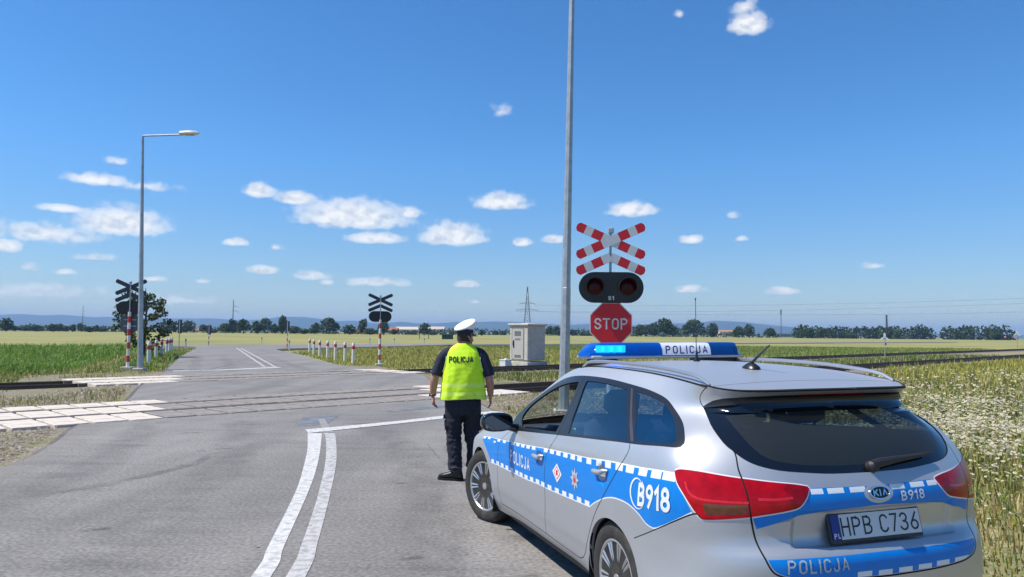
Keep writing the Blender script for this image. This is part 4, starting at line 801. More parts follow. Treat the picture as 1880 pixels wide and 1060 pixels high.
# ------------------------------------------------------------------ far houses
def house(x, y, w_, d_, h_, rise, wall, roofc, label, nwin=3, flat=False):
    s = y; t = empty('house', (x, y, -.2), random.uniform(-.2, .2), label, 'house'); wm = mat('wall_'+str(wall), wall, rough=.9, var=.06, scale=.4); rm = mat('roof_'+str(roofc), roofc, rough=.85, var=.12, scale=.6)
    b = MB(); b.box((0, 0, h_/2), (w_, d_, h_)); b.build('wall', wm, t, smooth=None)
    b = MB()
    if flat: b.box((0, 0, h_+.15), (w_+.3, d_+.3, .3))
    else: b.prism([(-d_/2-.4, h_), (d_/2+.4, h_), (0, h_+rise)], -w_/2-.3, w_/2+.3, 0, Matrix.Rotation(R(90), 4, 'Z'))
    b.build('roof', rm, t, smooth=None)
    for k in range(nwin): b = MB(); b.box((-w_/2+w_*(k+.5)/nwin, -d_/2, h_*.55), (w_/nwin*.4, .12, h_*.3)); b.build('window', BLACKP, t, smooth=None)
ORANGE, PALE, CREAM, GREY_ = (.36, .12, .06), (.60, .52, .44), (.62, .5, .36), (.22, .24, .27)
f = 1.75
house(-62*f, 400*f, 8, 7, 3.2, 2.6, (.5, .30, .24), ORANGE, 'red-roofed house among trees right of the far crossing signal')
house(-58.5*f, 430*f, 24, 9, 4.4, 2.6, PALE, (.55, .45, .36), 'long pale building behind the trees left of the officer', 6)
house(-40.5*f, 410*f, 15, 9, 4.8, 2.4, (.66, .56, .46), (.5, .42, .36), 'pale building directly left of the officer behind the fields', 4)
house(148*f, 520*f, 22, 9, 5.8, 2.0, CREAM, (.42, .2, .11), 'cream block of flats with a reddish roof, right of the stop sign', 6)
house(193.5*f, 540*f, 22, 10, 4.0, .3, GREY_, (.16, .18, .2), 'low grey building with a flat roof below the thin radio mast', 5, True)
house(235.5*f, 560*f, 12, 8, 3.2, 2.6, PALE, ORANGE, 'small house with an orange roof at the left end of the dark wood')
house(80*f, 500*f, 8, 7, 2.6, 2.6, PALE, ORANGE, 'small house with an orange roof just right of the stop sign')
house(-178.6*f, 430*f, 7.5, 6, 1.6, 2.2, PALE, ORANGE, 'low house with an orange roof among the trees near the dark signs')
house(-79.5*f, 390*f, 5, 5, 2.2, 2.2, (.5, .32, .2), ORANGE, 'tiny brown house between the guard posts and the far signal')
house(364*f, 560*f, 20, 9, 2.6, 1.4, (.6, .6, .6), (.5, .16, .1), 'low white house with a red roof at the far right edge', 4)
# field shelter and container
t = empty('bus_shelter', (-23, 200, -.2), 0, 'small dark open shelter beside the road left of the officer', 'shelter'); b = MB(); b.box((0, 0, 1.75), (2.9, 1.6, .22)); b.build('roof', NAVY, t, smooth=None)
for sx in (-1, 1):
    b = MB(); b.box((sx*1.2, 0, .85), (.14, .14, 1.6)); b.build('leg', NAVY, t, smooth=None)
t = empty('container', (-16, 190, -.2), 0, 'dark green container at the edge of the field left of the officer', 'container'); b = MB(); b.box((0, 0, .7), (2.7, 1.4, 1.15), bev=.03); b.build('body', mat('dark_green_paint', (.012, .05, .04), rough=.6), t, smooth=None); b = MB(); b.box((0, 0, 1.32), (2.8, 1.5, .08)); b.build('lid', MATS['dark_green_paint'], t, smooth=None)

# ================================================================== police car
# ---- car outer surface: a tensor spline sheet wrapped round the body, u = 0 at the rear centre ----
def _grid():
    # each level: list of (x, y, z) from rear centre along the left side to the front centre
    L=[]
    def lev(xs,ys,zs): L.append(np.array([xs,ys,zs],float).T)
    X=[.5,1.0,1.5,2.0]
    lev([-.90,-.895,-.87,-.80,-.70,-.58,-.35,0]+X+[2.4,2.75,3.05,3.28,3.40,3.48,3.50],
        [0,.28,.53,.71,.825,.885,.892,.87,.80,.79,.79,.80,.825,.835,.81,.74,.58,.35,0],
        [.25,.25,.25,.25,.25,.25,.24,.22,.20,.20,.20,.20,.20,.20,.20,.20,.20,.20,.20])
    lev([-.985,-.98,-.95,-.87,-.75,-.61,-.35,0]+X+[2.4,2.75,3.05,3.28,3.42,3.52,3.54],
        [0,.28,.51,.70,.825,.89,.90,.892,.855,.85,.85,.855,.868,.873,.845,.765,.61,.37,0],
        [.37,.37,.37,.37,.37,.36,.34,.32,.30,.295,.295,.295,.30,.31,.33,.35,.36,.36,.36])
    lev([-1.025,-1.02,-.985,-.90,-.775,-.62,-.35,0]+X+[2.4,2.75,3.05,3.28,3.45,3.55,3.575],
        [0,.28,.515,.69,.81,.870,.893,.897,.880,.876,.876,.879,.887,.889,.86,.78,.63,.38,0],
        [.54,.54,.54,.54,.53,.52,.50,.48,.46,.46,.46,.46,.46,.47,.48,.50,.51,.51,.51])
    lev([-1.02,-1.013,-.98,-.90,-.78,-.625,-.35,0]+X+[2.4,2.75,3.05,3.28,3.46,3.56,3.585],
        [0,.28,.51,.675,.795,.862,.889,.898,.888,.884,.884,.886,.890,.890,.858,.778,.63,.38,0],
        [.655,.655,.655,.65,.64,.625,.61,.60,.60,.60,.60,.60,.60,.60,.60,.60,.60,.60,.60])
    lev([-.962,-.957,-.932,-.872,-.775,-.63,-.35,0]+X+[2.4,2.75,3.05,3.28,3.46,3.55,3.575],
        [0,.28,.50,.665,.79,.862,.891,.899,.890,.887,.887,.888,.888,.884,.848,.765,.61,.37,0],
        [.725,.725,.722,.72,.715,.71,.71,.71,.72,.72,.72,.72,.71,.69,.68,.67,.66,.66,.66])
    lev([-.985,-.979,-.945,-.865,-.765,-.635,-.35,0]+X+[2.4,2.75,3.05,3.28,3.42,3.49,3.51],
        [0,.28,.50,.67,.798,.872,.893,.896,.887,.886,.884,.878,.870,.860,.82,.73,.58,.35,0],
        [.86,.86,.86,.86,.865,.87,.87,.87,.86,.85,.835,.82,.80,.77,.735,.705,.69,.69,.69])
    lev([-.945,-.935,-.90,-.83,-.745,-.63,-.36,0]+X+[2.4,2.75,3.05,3.24,3.34,3.40,3.42],
        [0,.28,.50,.645,.75,.828,.857,.863,.862,.858,.850,.835,.815,.795,.75,.665,.53,.33,0],
        [.985,.985,.99,1.0,1.02,1.045,1.045,1.04,1.005,.97,.935,.895,.86,.82,.78,.745,.725,.715,.715])
    lev([-.815,-.805,-.775,-.725,-.66,-.575,-.34,0]+X+[2.25,2.75,3.05,3.23,3.33,3.39,3.41],
        [0,.27,.44,.55,.615,.66,.70,.735,.772,.765,.745,.785,.795,.785,.74,.655,.52,.325,0],
        [1.165,1.165,1.17,1.175,1.185,1.20,1.205,1.205,1.20,1.185,1.135,.985,.90,.825,.785,.75,.73,.72,.72])
    lev([-.685,-.68,-.655,-.61,-.55,-.485,-.30,0]+X+[2.23,2.74,3.04,3.22,3.32,3.38,3.40],
        [0,.26,.42,.51,.555,.585,.63,.665,.690,.686,.672,.735,.775,.775,.73,.645,.51,.32,0],
        [1.315,1.315,1.312,1.308,1.303,1.300,1.308,1.345,1.375,1.365,1.262,1.045,.92,.832,.79,.755,.735,.725,.725])
    lev([-.755,-.75,-.715,-.645,-.575,-.515,-.31,0]+[.5,1.0,1.47,1.96]+[2.20,2.73,3.03,3.21,3.31,3.37,3.39],
        [0,.25,.42,.515,.57,.595,.60,.607,.613,.607,.612,.685,.74,.765,.72,.635,.50,.315,0],
        [1.362,1.362,1.360,1.362,1.370,1.380,1.402,1.425,1.438,1.428,1.325,1.075,.935,.839,.795,.76,.74,.73,.73])
    return np.array(L)          # [10 levels, 19 stations, 3]
def _spl(t,Y):                  # natural cubic spline second derivatives, Y [n,...]
    n=len(t);h=np.diff(t);A=np.zeros((n,n));R=np.zeros((n,)+Y.shape[1:])
    A[0,0]=A[-1,-1]=1
    for i in range(1,n-1):
        A[i,i-1]=h[i-1];A[i,i]=2*(h[i-1]+h[i]);A[i,i+1]=h[i]
        R[i]=6*((Y[i+1]-Y[i])/h[i]-(Y[i]-Y[i-1])/h[i-1])
    return np.linalg.solve(A,R.reshape(n,-1)).reshape(R.shape)
def _spw(t,x):                  # weights: value = a*Y[i]+b*Y[i+1]+c*M[i]+d*M[i+1]
    i=np.clip(np.searchsorted(t,x,side='right')-1,0,len(t)-2)
    h=t[i+1]-t[i];b=(x-t[i])/h;a=1-b
    return i,a,b,(a**3-a)*h*h/6,(b**3-b)*h*h/6
class Sheet:
    def __init__(s):
        G=_grid();s.nl,s.ns=G.shape[:2]
        full=np.concatenate([G[:,:0:-1]*[1,-1,1],G],1)     # right side mirrored, then left: u from -U to U
        d=np.linalg.norm(np.diff(G,axis=1),axis=2)[3:7].mean(0);t=np.concatenate([[0],np.cumsum(d)])
        s.tu=np.concatenate([-t[:0:-1],t]);s.U=t[-1]
        dv=np.linalg.norm(np.diff(G,axis=0),axis=2)[:,7:10].mean(1);s.tv=np.concatenate([[0],np.cumsum(dv)]);s.V=s.tv[-1]
        s.Y=full.transpose(1,0,2)                           # [nu,nv,3]
        s.M=_spl(s.tu,s.Y)
    def P(s,u,v):
        u=np.asarray(u,float);v=np.asarray(v,float)
        i,a,b,c,d=_spw(s.tu,u)
        e=lambda w:w[:,None,None]
        col=e(a)*s.Y[i]+e(b)*s.Y[i+1]+e(c)*s.M[i]+e(d)*s.M[i+1]   # [n,nv,3]
        # spline along v, all at once
        if not hasattr(s,'Vinv'):
            n=s.nl;s.Vm=_spl(s.tv,np.eye(n))                # linear map from values to second derivatives
        Mv=np.einsum('ij,njk->nik',s.Vm,col)
        k,a,b,c,d=_spw(s.tv,v);r=np.arange(len(u));f=lambda w:w[:,None]
        return f(a)*col[r,k]+f(b)*col[r,k+1]+f(c)*Mv[r,k]+f(d)*Mv[r,k+1]
    def N(s,u,v):
        e=2e-3;u=np.asarray(u,float);v=np.asarray(v,float)
        du=s.P(np.clip(u+e,-s.U,s.U),v)-s.P(np.clip(u-e,-s.U,s.U),v);dv=s.P(u,np.clip(v+e,0,s.V))-s.P(u,np.clip(v-e,0,s.V))
        n=np.cross(dv,du);l=np.linalg.norm(n,axis=1);l[l<1e-12]=1
        return n/l[:,None]

FEAT = {'dlo': [(3.630,0.845),(3.501,0.809),(3.395,0.817),(2.951,0.820),(2.507,0.826),(2.144,0.829),(1.785,0.824),(1.477,0.838),(1.228,0.854),(1.068,0.863),(1.028,0.873),(1.025,0.893),(1.046,0.917),(1.109,0.965),(1.203,1.029),(1.291,1.124),(1.357,1.181),(1.423,1.198),(1.519,1.206),(1.626,1.210),(1.788,1.212),(1.962,1.216),(2.088,1.219),(2.219,1.217),(2.363,1.215),(2.530,1.213),(2.689,1.215),(2.870,1.219),(3.084,1.242),(3.330,1.315),(3.441,1.310),(3.400,1.165),(3.500,1.132),(3.633,1.115)],
 'win_front': [(3.316,0.857),(3.401,1.022),(3.386,1.085),(3.294,1.116),(3.142,1.144),(2.962,1.150),(2.725,1.156),(2.573,1.167),(2.474,1.176),(2.447,1.171),(2.444,1.135),(2.496,1.022),(2.525,0.916),(2.566,0.847),(2.773,0.845),(3.099,0.848)],
 'win_rear': [(2.343,1.183),(2.181,1.187),(2.050,1.185),(1.928,1.182),(1.806,1.176),(1.697,1.012),(1.518,0.852),(1.740,0.843),(2.009,0.845),(2.361,0.848),(2.363,0.962),(2.352,1.090)],
 'post': [(1.774,1.191),(1.754,1.188),(1.646,1.017),(1.452,0.853),(1.480,0.851),(1.593,0.933),(1.714,1.065)],
 'win_quarter': [(1.717,1.177),(1.622,1.175),(1.498,1.170),(1.413,1.155),(1.339,1.105),(1.236,1.007),(1.115,0.923),(1.079,0.890),(1.089,0.877),(1.246,0.869),(1.430,0.860),(1.457,0.871),(1.621,1.020)],
 'bpillar': [(2.507,0.826),(2.498,0.891),(2.466,0.993),(2.414,1.104),(2.417,1.190),(2.419,1.209)],
 'door1_front': [(3.551,0.806),(3.652,0.781),(3.739,0.639),(3.785,0.509),(3.812,0.352),(3.800,0.221),(3.803,0.118),(3.765,0.103)],
 'door_bottom': [(3.765,0.103),(3.336,0.116),(2.765,0.106),(2.516,0.090),(2.300,0.093),(2.175,0.091)],
 'door_mid': [(2.504,0.823),(2.588,0.727),(2.636,0.675),(2.618,0.702),(2.653,0.633),(2.680,0.530),(2.683,0.416),(2.695,0.296),(2.734,0.185),(2.752,0.130)],
 'door2_rear': [(1.471,0.837),(1.451,0.804),(1.465,0.771),(1.514,0.723),(1.597,0.653),(1.698,0.567),(1.794,0.473),(1.887,0.361),(1.954,0.269),(2.025,0.167),(2.084,0.125),(2.175,0.091)],
 'bumper': [(1.351,0.406),(1.228,0.464),(1.119,0.520),(0.991,0.582),(0.886,0.629),(0.868,0.632),(0.846,0.618)],
 'tailgate': [(0.984,1.315),(1.058,1.282),(1.082,1.250),(1.062,1.215),(1.025,1.175),(0.943,1.056),(0.832,0.980),(0.771,0.948),(0.718,0.922),(0.679,0.844),(0.658,0.798),(0.643,0.727),(0.635,0.636),(0.623,0.571),(0.614,0.500),(0.598,0.426),(0.576,0.361),(0.546,0.323)],
 'bot_right': [(-0.541,0.390),(-0.488,0.342),(-0.445,0.318),(-0.381,0.302),(-0.253,0.293),(-0.132,0.287),(-0.013,0.285)],
 'rear_glass': [(1.025,1.175),(0.943,1.056),(0.832,0.980),(0.771,0.948),(0.718,0.922),(0.655,0.894),(0.584,0.872),(0.476,0.854),(0.335,0.842),(0.351,0.846),(0.211,0.831),(0.029,0.829)],
 'tail': [(1.001,0.771),(0.964,0.784),(0.832,0.798),(0.661,0.801),(0.555,0.796),(0.424,0.785),(0.362,0.773),(0.360,0.762),(0.387,0.718),(0.425,0.679),(0.473,0.664),(0.577,0.646),(0.641,0.634),(0.723,0.623),(0.821,0.612),(0.846,0.618),(0.877,0.647),(0.923,0.692),(0.972,0.732)],
 'amber': [(0.829,0.673),(0.644,0.685),(0.646,0.647),(0.815,0.631),(0.827,0.650)],
 'stripe_top': [(4.228,0.649),(3.765,0.652),(3.333,0.674),(2.905,0.695),(2.608,0.708),(2.258,0.717),(1.958,0.722),(1.928,0.724),(1.657,0.732),(1.399,0.743),(1.130,0.756),(1.004,0.762)],
 'stripe_bot': [(3.974,0.399),(3.789,0.404),(3.541,0.407),(3.289,0.410),(3.080,0.412),(2.831,0.423),(2.594,0.426),(2.324,0.435),(2.073,0.448),(1.901,0.459)],
 'stripe_rear': [(1.901,0.459),(1.856,0.491),(1.714,0.545),(1.595,0.574),(1.486,0.581),(1.402,0.578),(1.335,0.569),(1.277,0.554),(1.223,0.523),(1.124,0.523),(0.991,0.583),(0.885,0.632)],
 'stripe_front': [(4.259,0.594),(4.125,0.504),(3.974,0.399)],
 'dash_lo': [(3.927,0.406),(3.788,0.414),(3.664,0.416),(3.540,0.420),(3.414,0.421),(3.293,0.422),(3.191,0.426),(3.078,0.427),(2.955,0.434),(2.829,0.439),(2.719,0.442),(2.592,0.440),(2.455,0.445),(2.323,0.450),(2.206,0.457),(2.072,0.463),(1.943,0.473)],
 'dash_hi': [(4.219,0.630),(4.071,0.632),(3.777,0.641),(3.619,0.649),(3.391,0.662),(3.269,0.670),(3.151,0.675),(3.031,0.678),(2.909,0.683),(2.662,0.691),(2.546,0.696),(2.429,0.701),(2.307,0.705),(2.183,0.706),(2.052,0.708),(1.917,0.712),(2.073,0.700),(1.924,0.710),(1.776,0.717),(1.653,0.719),(1.515,0.725),(1.394,0.732),(1.256,0.740),(1.130,0.744),(1.031,0.744)],
 'txt_side': [(3.471,0.475),(2.970,0.478),(3.459,0.589),(2.971,0.573)],
 'diamond': [(2.440,0.561)],
 'star': [(2.139,0.574)],
 'handle1': [(2.918,0.618),(2.670,0.640)],
 'handle2': [(1.889,0.660),(1.613,0.689)],
 'b918': [(1.311,0.594),(1.004,0.620),(1.287,0.687),(1.003,0.707)],
 'circle': [(1.305,0.639)],
 'mirror_base': [(3.636,0.938)],
 'repeater': [(3.869,0.595)],
 'band_top': [(0.366,0.752),(0.357,0.765),(0.179,0.763),(0.051,0.760),(-0.108,0.762),(-0.198,0.766),(-0.318,0.772),(-0.382,0.774)],
 'band_bot': [(0.615,0.583),(0.525,0.609),(0.419,0.637),(0.307,0.652),(0.142,0.655),(0.029,0.661),(-0.067,0.667),(-0.158,0.662),(-0.253,0.662),(-0.333,0.660),(-0.423,0.648),(-0.537,0.626),(-0.659,0.597)],
 'band2_top': [(0.573,0.405),(0.434,0.409),(0.288,0.408),(0.042,0.410),(-0.089,0.418),(-0.279,0.425),(-0.457,0.434),(-0.575,0.432)],
 'dashes_rear': [(0.336,0.746),(0.229,0.744),(0.102,0.745),(-0.145,0.746),(-0.265,0.753),(-0.371,0.755)],
 'dashes_low': [(0.024,0.303),(-0.092,0.301),(-0.206,0.308),(-0.315,0.313),(-0.422,0.321)],
 'txt_rear': [(0.505,0.323),(0.223,0.329),(0.505,0.400),(0.219,0.397)],
 'b918r': [(-0.122,0.668),(-0.260,0.673),(-0.125,0.716),(-0.269,0.725)],
 'badge': [(-0.021,0.714),(0.040,0.716),(-0.030,0.745)],
 'plate': [(0.294,0.642),(-0.229,0.652),(-0.278,0.509),(0.265,0.487)],
 'wiper': [(-0.004,0.878),(-0.029,0.841),(-0.380,0.888),(-0.145,0.904)],
 'brake': [(0.203,1.241),(-0.198,1.264)],
 'gutter_rail': [(2.280,1.315),(1.839,1.315),(0.988,1.315)],
 'recess': [(0.525,0.607),(0.501,0.509),(0.325,0.443)]}
S = Sheet()
SILVER = mat('silver_paint', (.505, .515, .53), rough=.42, metal=.60, var=.02, scale=3, coat=.2)
SILVER.node_tree.nodes['Principled BSDF'].inputs['Coat Roughness'].default_value = .24
BLUE = mat('blue_foil', (.0, .195, .62), rough=.45, var=.04, scale=5, coat=.15, spec=.3)
WFOIL = mat('white_foil', (.74, .76, .78), rough=.42, var=.03, scale=6, coat=.1)
TRIM = mat('black_trim', (.012, .013, .016), rough=.32, var=.1, scale=8)
GAP = mat('panel_gap', (.004, .004, .005), rough=.9, var=.1)
INNER = mat('dark_lining', (.022, .023, .026), rough=.85, var=.15, scale=9)
REDL = mat('red_lamp_glass', (.40, .001, .007), rough=.28, var=.25, scale=7, coat=.22, spec=.2)
REDD = mat('dark_red_lamp_glass', (.26, .002, .007), rough=.28, var=.3, scale=9, coat=.22, spec=.2)
AMBER = mat('dark_amber_lamp_glass', (.10, .020, .008), rough=.1, var=.4, scale=14, coat=1)
FRIT = mat('glass_border', (.006, .007, .010), rough=.06, var=.1, coat=.6)
G_SIDE = glass('side_glass', (.40, .50, .56), ior=1.56, body=(.03, .12, .26), amount=.15)  # blue body colour stands in for the sky's reflection in the pane
G_DARK = glass('tinted_glass', (.34, .40, .46), ior=1.55, body=(.008, .07, .19), amount=.30)  # real dark tint; the blue body imitates reflected sky
G_REAR = glass('rear_glass', (.50, .54, .52), ior=1.5, body=(.085, .10, .10), amount=.24)
G_WIND = glass('windscreen_glass', (.75, .82, .80))
CHROME = mat('chrome', (.72, .73, .74), rough=.12, metal=1, var=.02)
car = empty('police_car', (0, 0, 0), 0, 'silver estate police car with blue stripes, roof light bar and open front window', 'police car')
_y, _p, _r = R(107.6926), R(-.6828), R(-.6067)
CARM = (Matrix.Rotation(_y, 3, 'Z') @ Matrix(((math.cos(_p), 0, -math.sin(_p)), (0, 1, 0), (math.sin(_p), 0, math.cos(_p)))) @ Matrix.Rotation(_r, 3, 'X'))
car.matrix_world = Matrix.Translation((1.4071, 4.4541, .004)) @ CARM.to_4x4()
# ---- outline helpers in (u, v)
def rounded(P, closed=True, n=4, corner=48):
    """Catmull-Rom through the points, keeping sharp corners"""
    P = [np.array(p, float) for p in P]; m = len(P); out = []
    def sharp(i):
        if not closed and i in (0, m-1): return True
        a = P[i]-P[i-1]; b = P[(i+1) % m]-P[i]; c = np.dot(a, b)/(np.linalg.norm(a)*np.linalg.norm(b)+1e-12); return math.degrees(math.acos(max(-1, min(1, c)))) > corner
    sh = [sharp(i) for i in range(m)]
    for i in range(m if closed else m-1):
        p1, p2 = P[i], P[(i+1) % m]; p0 = p1-(p2-p1) if sh[i] else P[i-1]; p3 = p2+(p2-p1) if sh[(i+1) % m] else P[(i+2) % m]
        for k in range(n):
            t = k/n; out.append(tuple(.5*((2*p1)+(-p0+p2)*t+(2*p0-5*p1+4*p2-p3)*t*t+(-p0+3*p1-3*p2+p3)*t**3)))
    if not closed: out.append(tuple(P[-1]))
    return out
def mirror(P): return [(-a, b) for a, b in P][::-1]
def buffer(P, w):
    P = [np.array(p, float) for p in P]; n = len(P); L_ = []; R_ = []
    for i in range(n):
        t = P[min(i+1, n-1)]-P[max(i-1, 0)]; t /= np.linalg.norm(t)+1e-12; nn = np.array([-t[1], t[0]]); L_.append(tuple(P[i]+nn*w)); R_.append(tuple(P[i]-nn*w))
    return L_+R_[::-1]
def inside(poly, X, Y):
    p = np.array(poly); c = np.zeros(len(X), bool); x1, y1 = p[:, 0], p[:, 1]; x2, y2 = np.roll(x1, -1), np.roll(y1, -1)
    k = (X >= p[:, 0].min()) & (X <= p[:, 0].max()) & (Y >= p[:, 1].min()) & (Y <= p[:, 1].max()); Xk, Yk = X[k], Y[k]; ck = np.zeros(len(Xk), bool)
    for a, b, c_, d in zip(x1, y1, x2, y2):
        if b == d: continue
        ck ^= ((b > Yk) != (d > Yk)) & (Xk < (c_-a)*(Yk-b)/(d-b)+a)
    c[k] = ck; return c
def uv_at(x, z, u0, v0):
    u, v = u0, v0
    for _ in range(25):
        q = S.P([u, u+1e-3, u], [v, v, v+1e-3]); J = np.array([[q[1][0]-q[0][0], q[2][0]-q[0][0]], [q[1][2]-q[0][2], q[2][2]-q[0][2]]])/1e-3
        d = np.linalg.solve(J, [x-q[0][0], z-q[0][2]]); u += max(-.1, min(.1, d[0])); v += max(-.1, min(.1, d[1])); v = max(-.05, min(S.V, v))
    return (float(u), float(v))
f = FEAT
DLO = rounded([(3.63, .845), (3.5007, .8121), (3.395, .8166), (2.9515, .8195), (2.5066, .8261), (2.1443, .8286), (1.7854, .8265), (1.4771, .8378), (1.2281, .8542), (1.0778, .8633), (1.0325, .8744), (1.025, .8948), (1.0458, .9202), (1.1085, .9746), (1.2029, 1.0521), (1.2912, 1.1308), (1.3568, 1.1763), (1.423, 1.1968), (1.519, 1.2064), (1.6258, 1.2103), (1.7876, 1.212), (2.0876, 1.2186), (2.3632, 1.2177), (2.6891, 1.2178), (2.9, 1.219), (3.1, 1.214), (3.3, 1.20), (3.5, 1.165), (3.64, 1.11), (3.68, 1.0)])
WF = rounded([(3.3161, .8573), (3.42, .94), (3.4308, 1.0), (3.38, 1.07), (3.2939, 1.1106), (3.1419, 1.1381), (2.962, 1.1502), (2.7254, 1.1607), (2.5731, 1.1672), (2.4736, 1.1716), (2.4550, 1.15), (2.475, 1.09), (2.5052, 1.0), (2.5352, .9158), (2.5659, .8472), (2.7734, .8453), (3.0993, .8484)])
WR = rounded([(2.3431, 1.180), (2.1808, 1.1837), (2.0498, 1.1832), (1.9282, 1.1804), (1.8063, 1.1742), (1.697, 1.0115), (1.5177, .8517), (1.7402, .8455), (2.0087, .8451), (2.3409, .8474), (2.3608, .9615), (2.3518, 1.0902)])
WQ = rounded([(1.7167, 1.1774), (1.6219, 1.1752), (1.5177, 1.1689), (1.4128, 1.1535), (1.3386, 1.1105), (1.2362, 1.0172), (1.1345, .9323), (1.0945, .8955), (1.1045, .8789), (1.246, .869), (1.4297, .8601), (1.4569, .8708), (1.58, .985)])
POST = [(1.7745, 1.19), (1.7538, 1.1885), (1.6463, 1.017), (1.4524, .8533), (1.4804, .8509), (1.5925, .940), (1.7035, 1.0653)]
D_MID = rounded([(2.5066, .826), (2.57, .745), (2.625, .685), (2.655, .6326), (2.68, .53), (2.686, .4165), (2.6985, .2962), (2.734, .185), (2.757, .106)], False)
D_FRONT = rounded([(3.53, .815), (3.62, .76), (3.70, .68), (3.745, .6), (3.785, .5087), (3.805, .3519), (3.80, .2207), (3.79, .13), (3.765, .1032)], False)
D_BOT = rounded([(3.765, .1032), (3.3363, .1101), (2.757, .106), (2.5158, .1), (2.3002, .095), (2.1747, .095)], False)
D_REAR = rounded([(1.4711, .837), (1.456, .8039), (1.4696, .7706), (1.5138, .7231), (1.5968, .6531), (1.6978, .5671), (1.7944, .4731), (1.8868, .3606), (1.9536, .2685), (2.0245, .1767), (2.0942, .1198), (2.1747, .095)], False)
BPIL = [(2.5066, .826), (2.4977, .891), (2.4658, .9933), (2.424, 1.1044), (2.417, 1.1905), (2.4186, 1.2155)]
BUMP = rounded([(1.3505, .4055), (1.2277, .4644), (1.1192, .5196), (.9907, .5817), (.8756, .6289), (.8458, .618)], False)
TGATE = rounded([(.985, 1.33), (1.005, 1.3152), (1.05, 1.2822), (1.0717, 1.2504), (1.0616, 1.215), (1.025, 1.1746), (.9425, 1.0565), (.8321, .9804), (.7711, .9478), (.7183, .9221), (.684, .8438), (.662, .798), (.6429, .7273), (.6353, .6357), (.6266, .5705), (.6136, .4997), (.5983, .4257), (.5763, .3612), (.545, .326), (.47, .306), (.38, .298), (.25, .290), (0, .285)], False, 3, 60)
RGL = [(1.025, 1.1746), (.9425, 1.0565), (.8321, .9804), (.7711, .9478), (.7183, .9221), (.6546, .8939), (.5838, .8721), (.476, .8533), (.3352, .8419), (.2106, .8327), (0, .829)]
RGL = rounded(RGL, False, 3); RGLASS = RGL+mirror(RGL)[1:]+[(-1.025, 1.1746), (-.6, 1.196), (0, 1.202), (.6, 1.196)]
IN_ = [(.80, 1.128), (.66, 1.0), (.585, .943), (.545, .922), (.49, .905), (.38, .889), (.2, .877), (0, .874)]
RINNER = rounded(IN_, False, 3); RINNER = RINNER+mirror(RINNER)[1:]+[(-.80, 1.128), (-.4, 1.142), (0, 1.145), (.4, 1.142)]
TAIL = rounded(f['tail'], True, 3, 38); AMB = rounded(f['amber'], True, 3, 60)
ST_TOP = rounded([(4.2576, .6491), (4.0, .652)]+[p for p in f['stripe_top'][1:6]]+[(1.9581, .7207)]+f['stripe_top'][8:], False, 3)
ST_BOT = rounded(f['stripe_bot'], False, 3); ST_REAR = rounded([(1.9015, .4589), (1.8464, .4908), (1.7136, .5454), (1.595, .5737), (1.4857, .5807), (1.4023, .5773), (1.3354, .5651), (1.2774, .5475), (1.2234, .5227), (1.17, .515), (1.1237, .5226), (.9906, .5832), (.8853, .6323)], False, 2)
STRIPE = ST_TOP+[(.99, .74), (.93, .69)]+ST_REAR[::-1]+ST_BOT[::-1]+rounded(f['stripe_front'], False, 3)[::-1]
def quad(u, v, w, h, sl=0): return [(u-w/2, v-h/2-sl*w/2), (u+w/2, v-h/2+sl*w/2), (u+w/2, v+h/2+sl*w/2), (u-w/2, v+h/2-sl*w/2)]
DASH = []
hi = sorted(set(f['dash_hi']), key=lambda p: -p[0]); hi = [p for i, p in enumerate(hi) if i == 0 or hi[i-1][0]-p[0] > .06]
top_v = lambda u: float(np.interp(u, [p[0] for p in ST_TOP][::-1], [p[1] for p in ST_TOP][::-1]))
bot_v = lambda u: float(np.interp(u, [p[0] for p in ST_BOT][::-1], [p[1] for p in ST_BOT][::-1]))
for i, (u, v) in enumerate(hi):
    s = (top_v(u+.05)-top_v(u-.05))/.1; DASH.append(quad(u, top_v(u)-.0155, .074 if u > 1.6 else .086, .031, s))
for u, v in f['dash_lo']: DASH.append(quad(u, bot_v(u)+.0145, .072, .029, (bot_v(u+.04)-bot_v(u-.04))/.08))
bt = [(.366, .752), (.33, .7654), (.1791, .7631), (.06, .7596)]; bb = [(.6145, .5827), (.5255, .6089), (.4195, .6321), (.3066, .6489), (.1423, .6574), (.03, .6627)]
HALF = rounded(bt, False, 3)+[(0, .759)]
BAND = [(.628, .632)]+[(.5772, .643), (.4728, .662), (.4252, .677), (.3868, .716), (.3603, .7625)]+bt[1:]; BAND = BAND+mirror(bt[1:])+mirror([(.628, .632), (.5772, .643), (.4728, .662), (.4252, .677), (.3868, .716), (.3603, .7625)])+[(-.6145, .5827), (-.5255, .6089), (-.4195, .6321), (-.3066, .6489), (-.1423, .6574)]+[(.0, .6627)]+bb[4::-1]
BAND2T = rounded([(.583, .4048), (.4336, .4095), (.2883, .4103), (.0417, .4124), (0, .4125)], False, 3)
LOWT = [p for p in TGATE if p[1] < .40]
BAND2 = BAND2T+mirror(BAND2T)[1:]+[(-a+.006, b+.006) for a, b in LOWT][0:]+[(a-.006, b+.006) for a, b in LOWT[::-1]]
RDASH = [quad(u, v+.003, w_, .027) for u, v, w_ in ((.325, .745, .062), (.2289, .7444, .085), (.1117, .7430, .085), (-.1146, .7430, .085), (-.2354, .7444, .085), (-.33, .745, .06))]
LDASH = [quad(u, v-.001, .078, .024) for u, v in ((.0235, .3045), (.139, .3075), (-.092, .3065), (-.2065, .3095), (-.315, .3143))]+[[(-.39, .305), (-.462, .311), (-.498, .324), (-.39, .327)]]
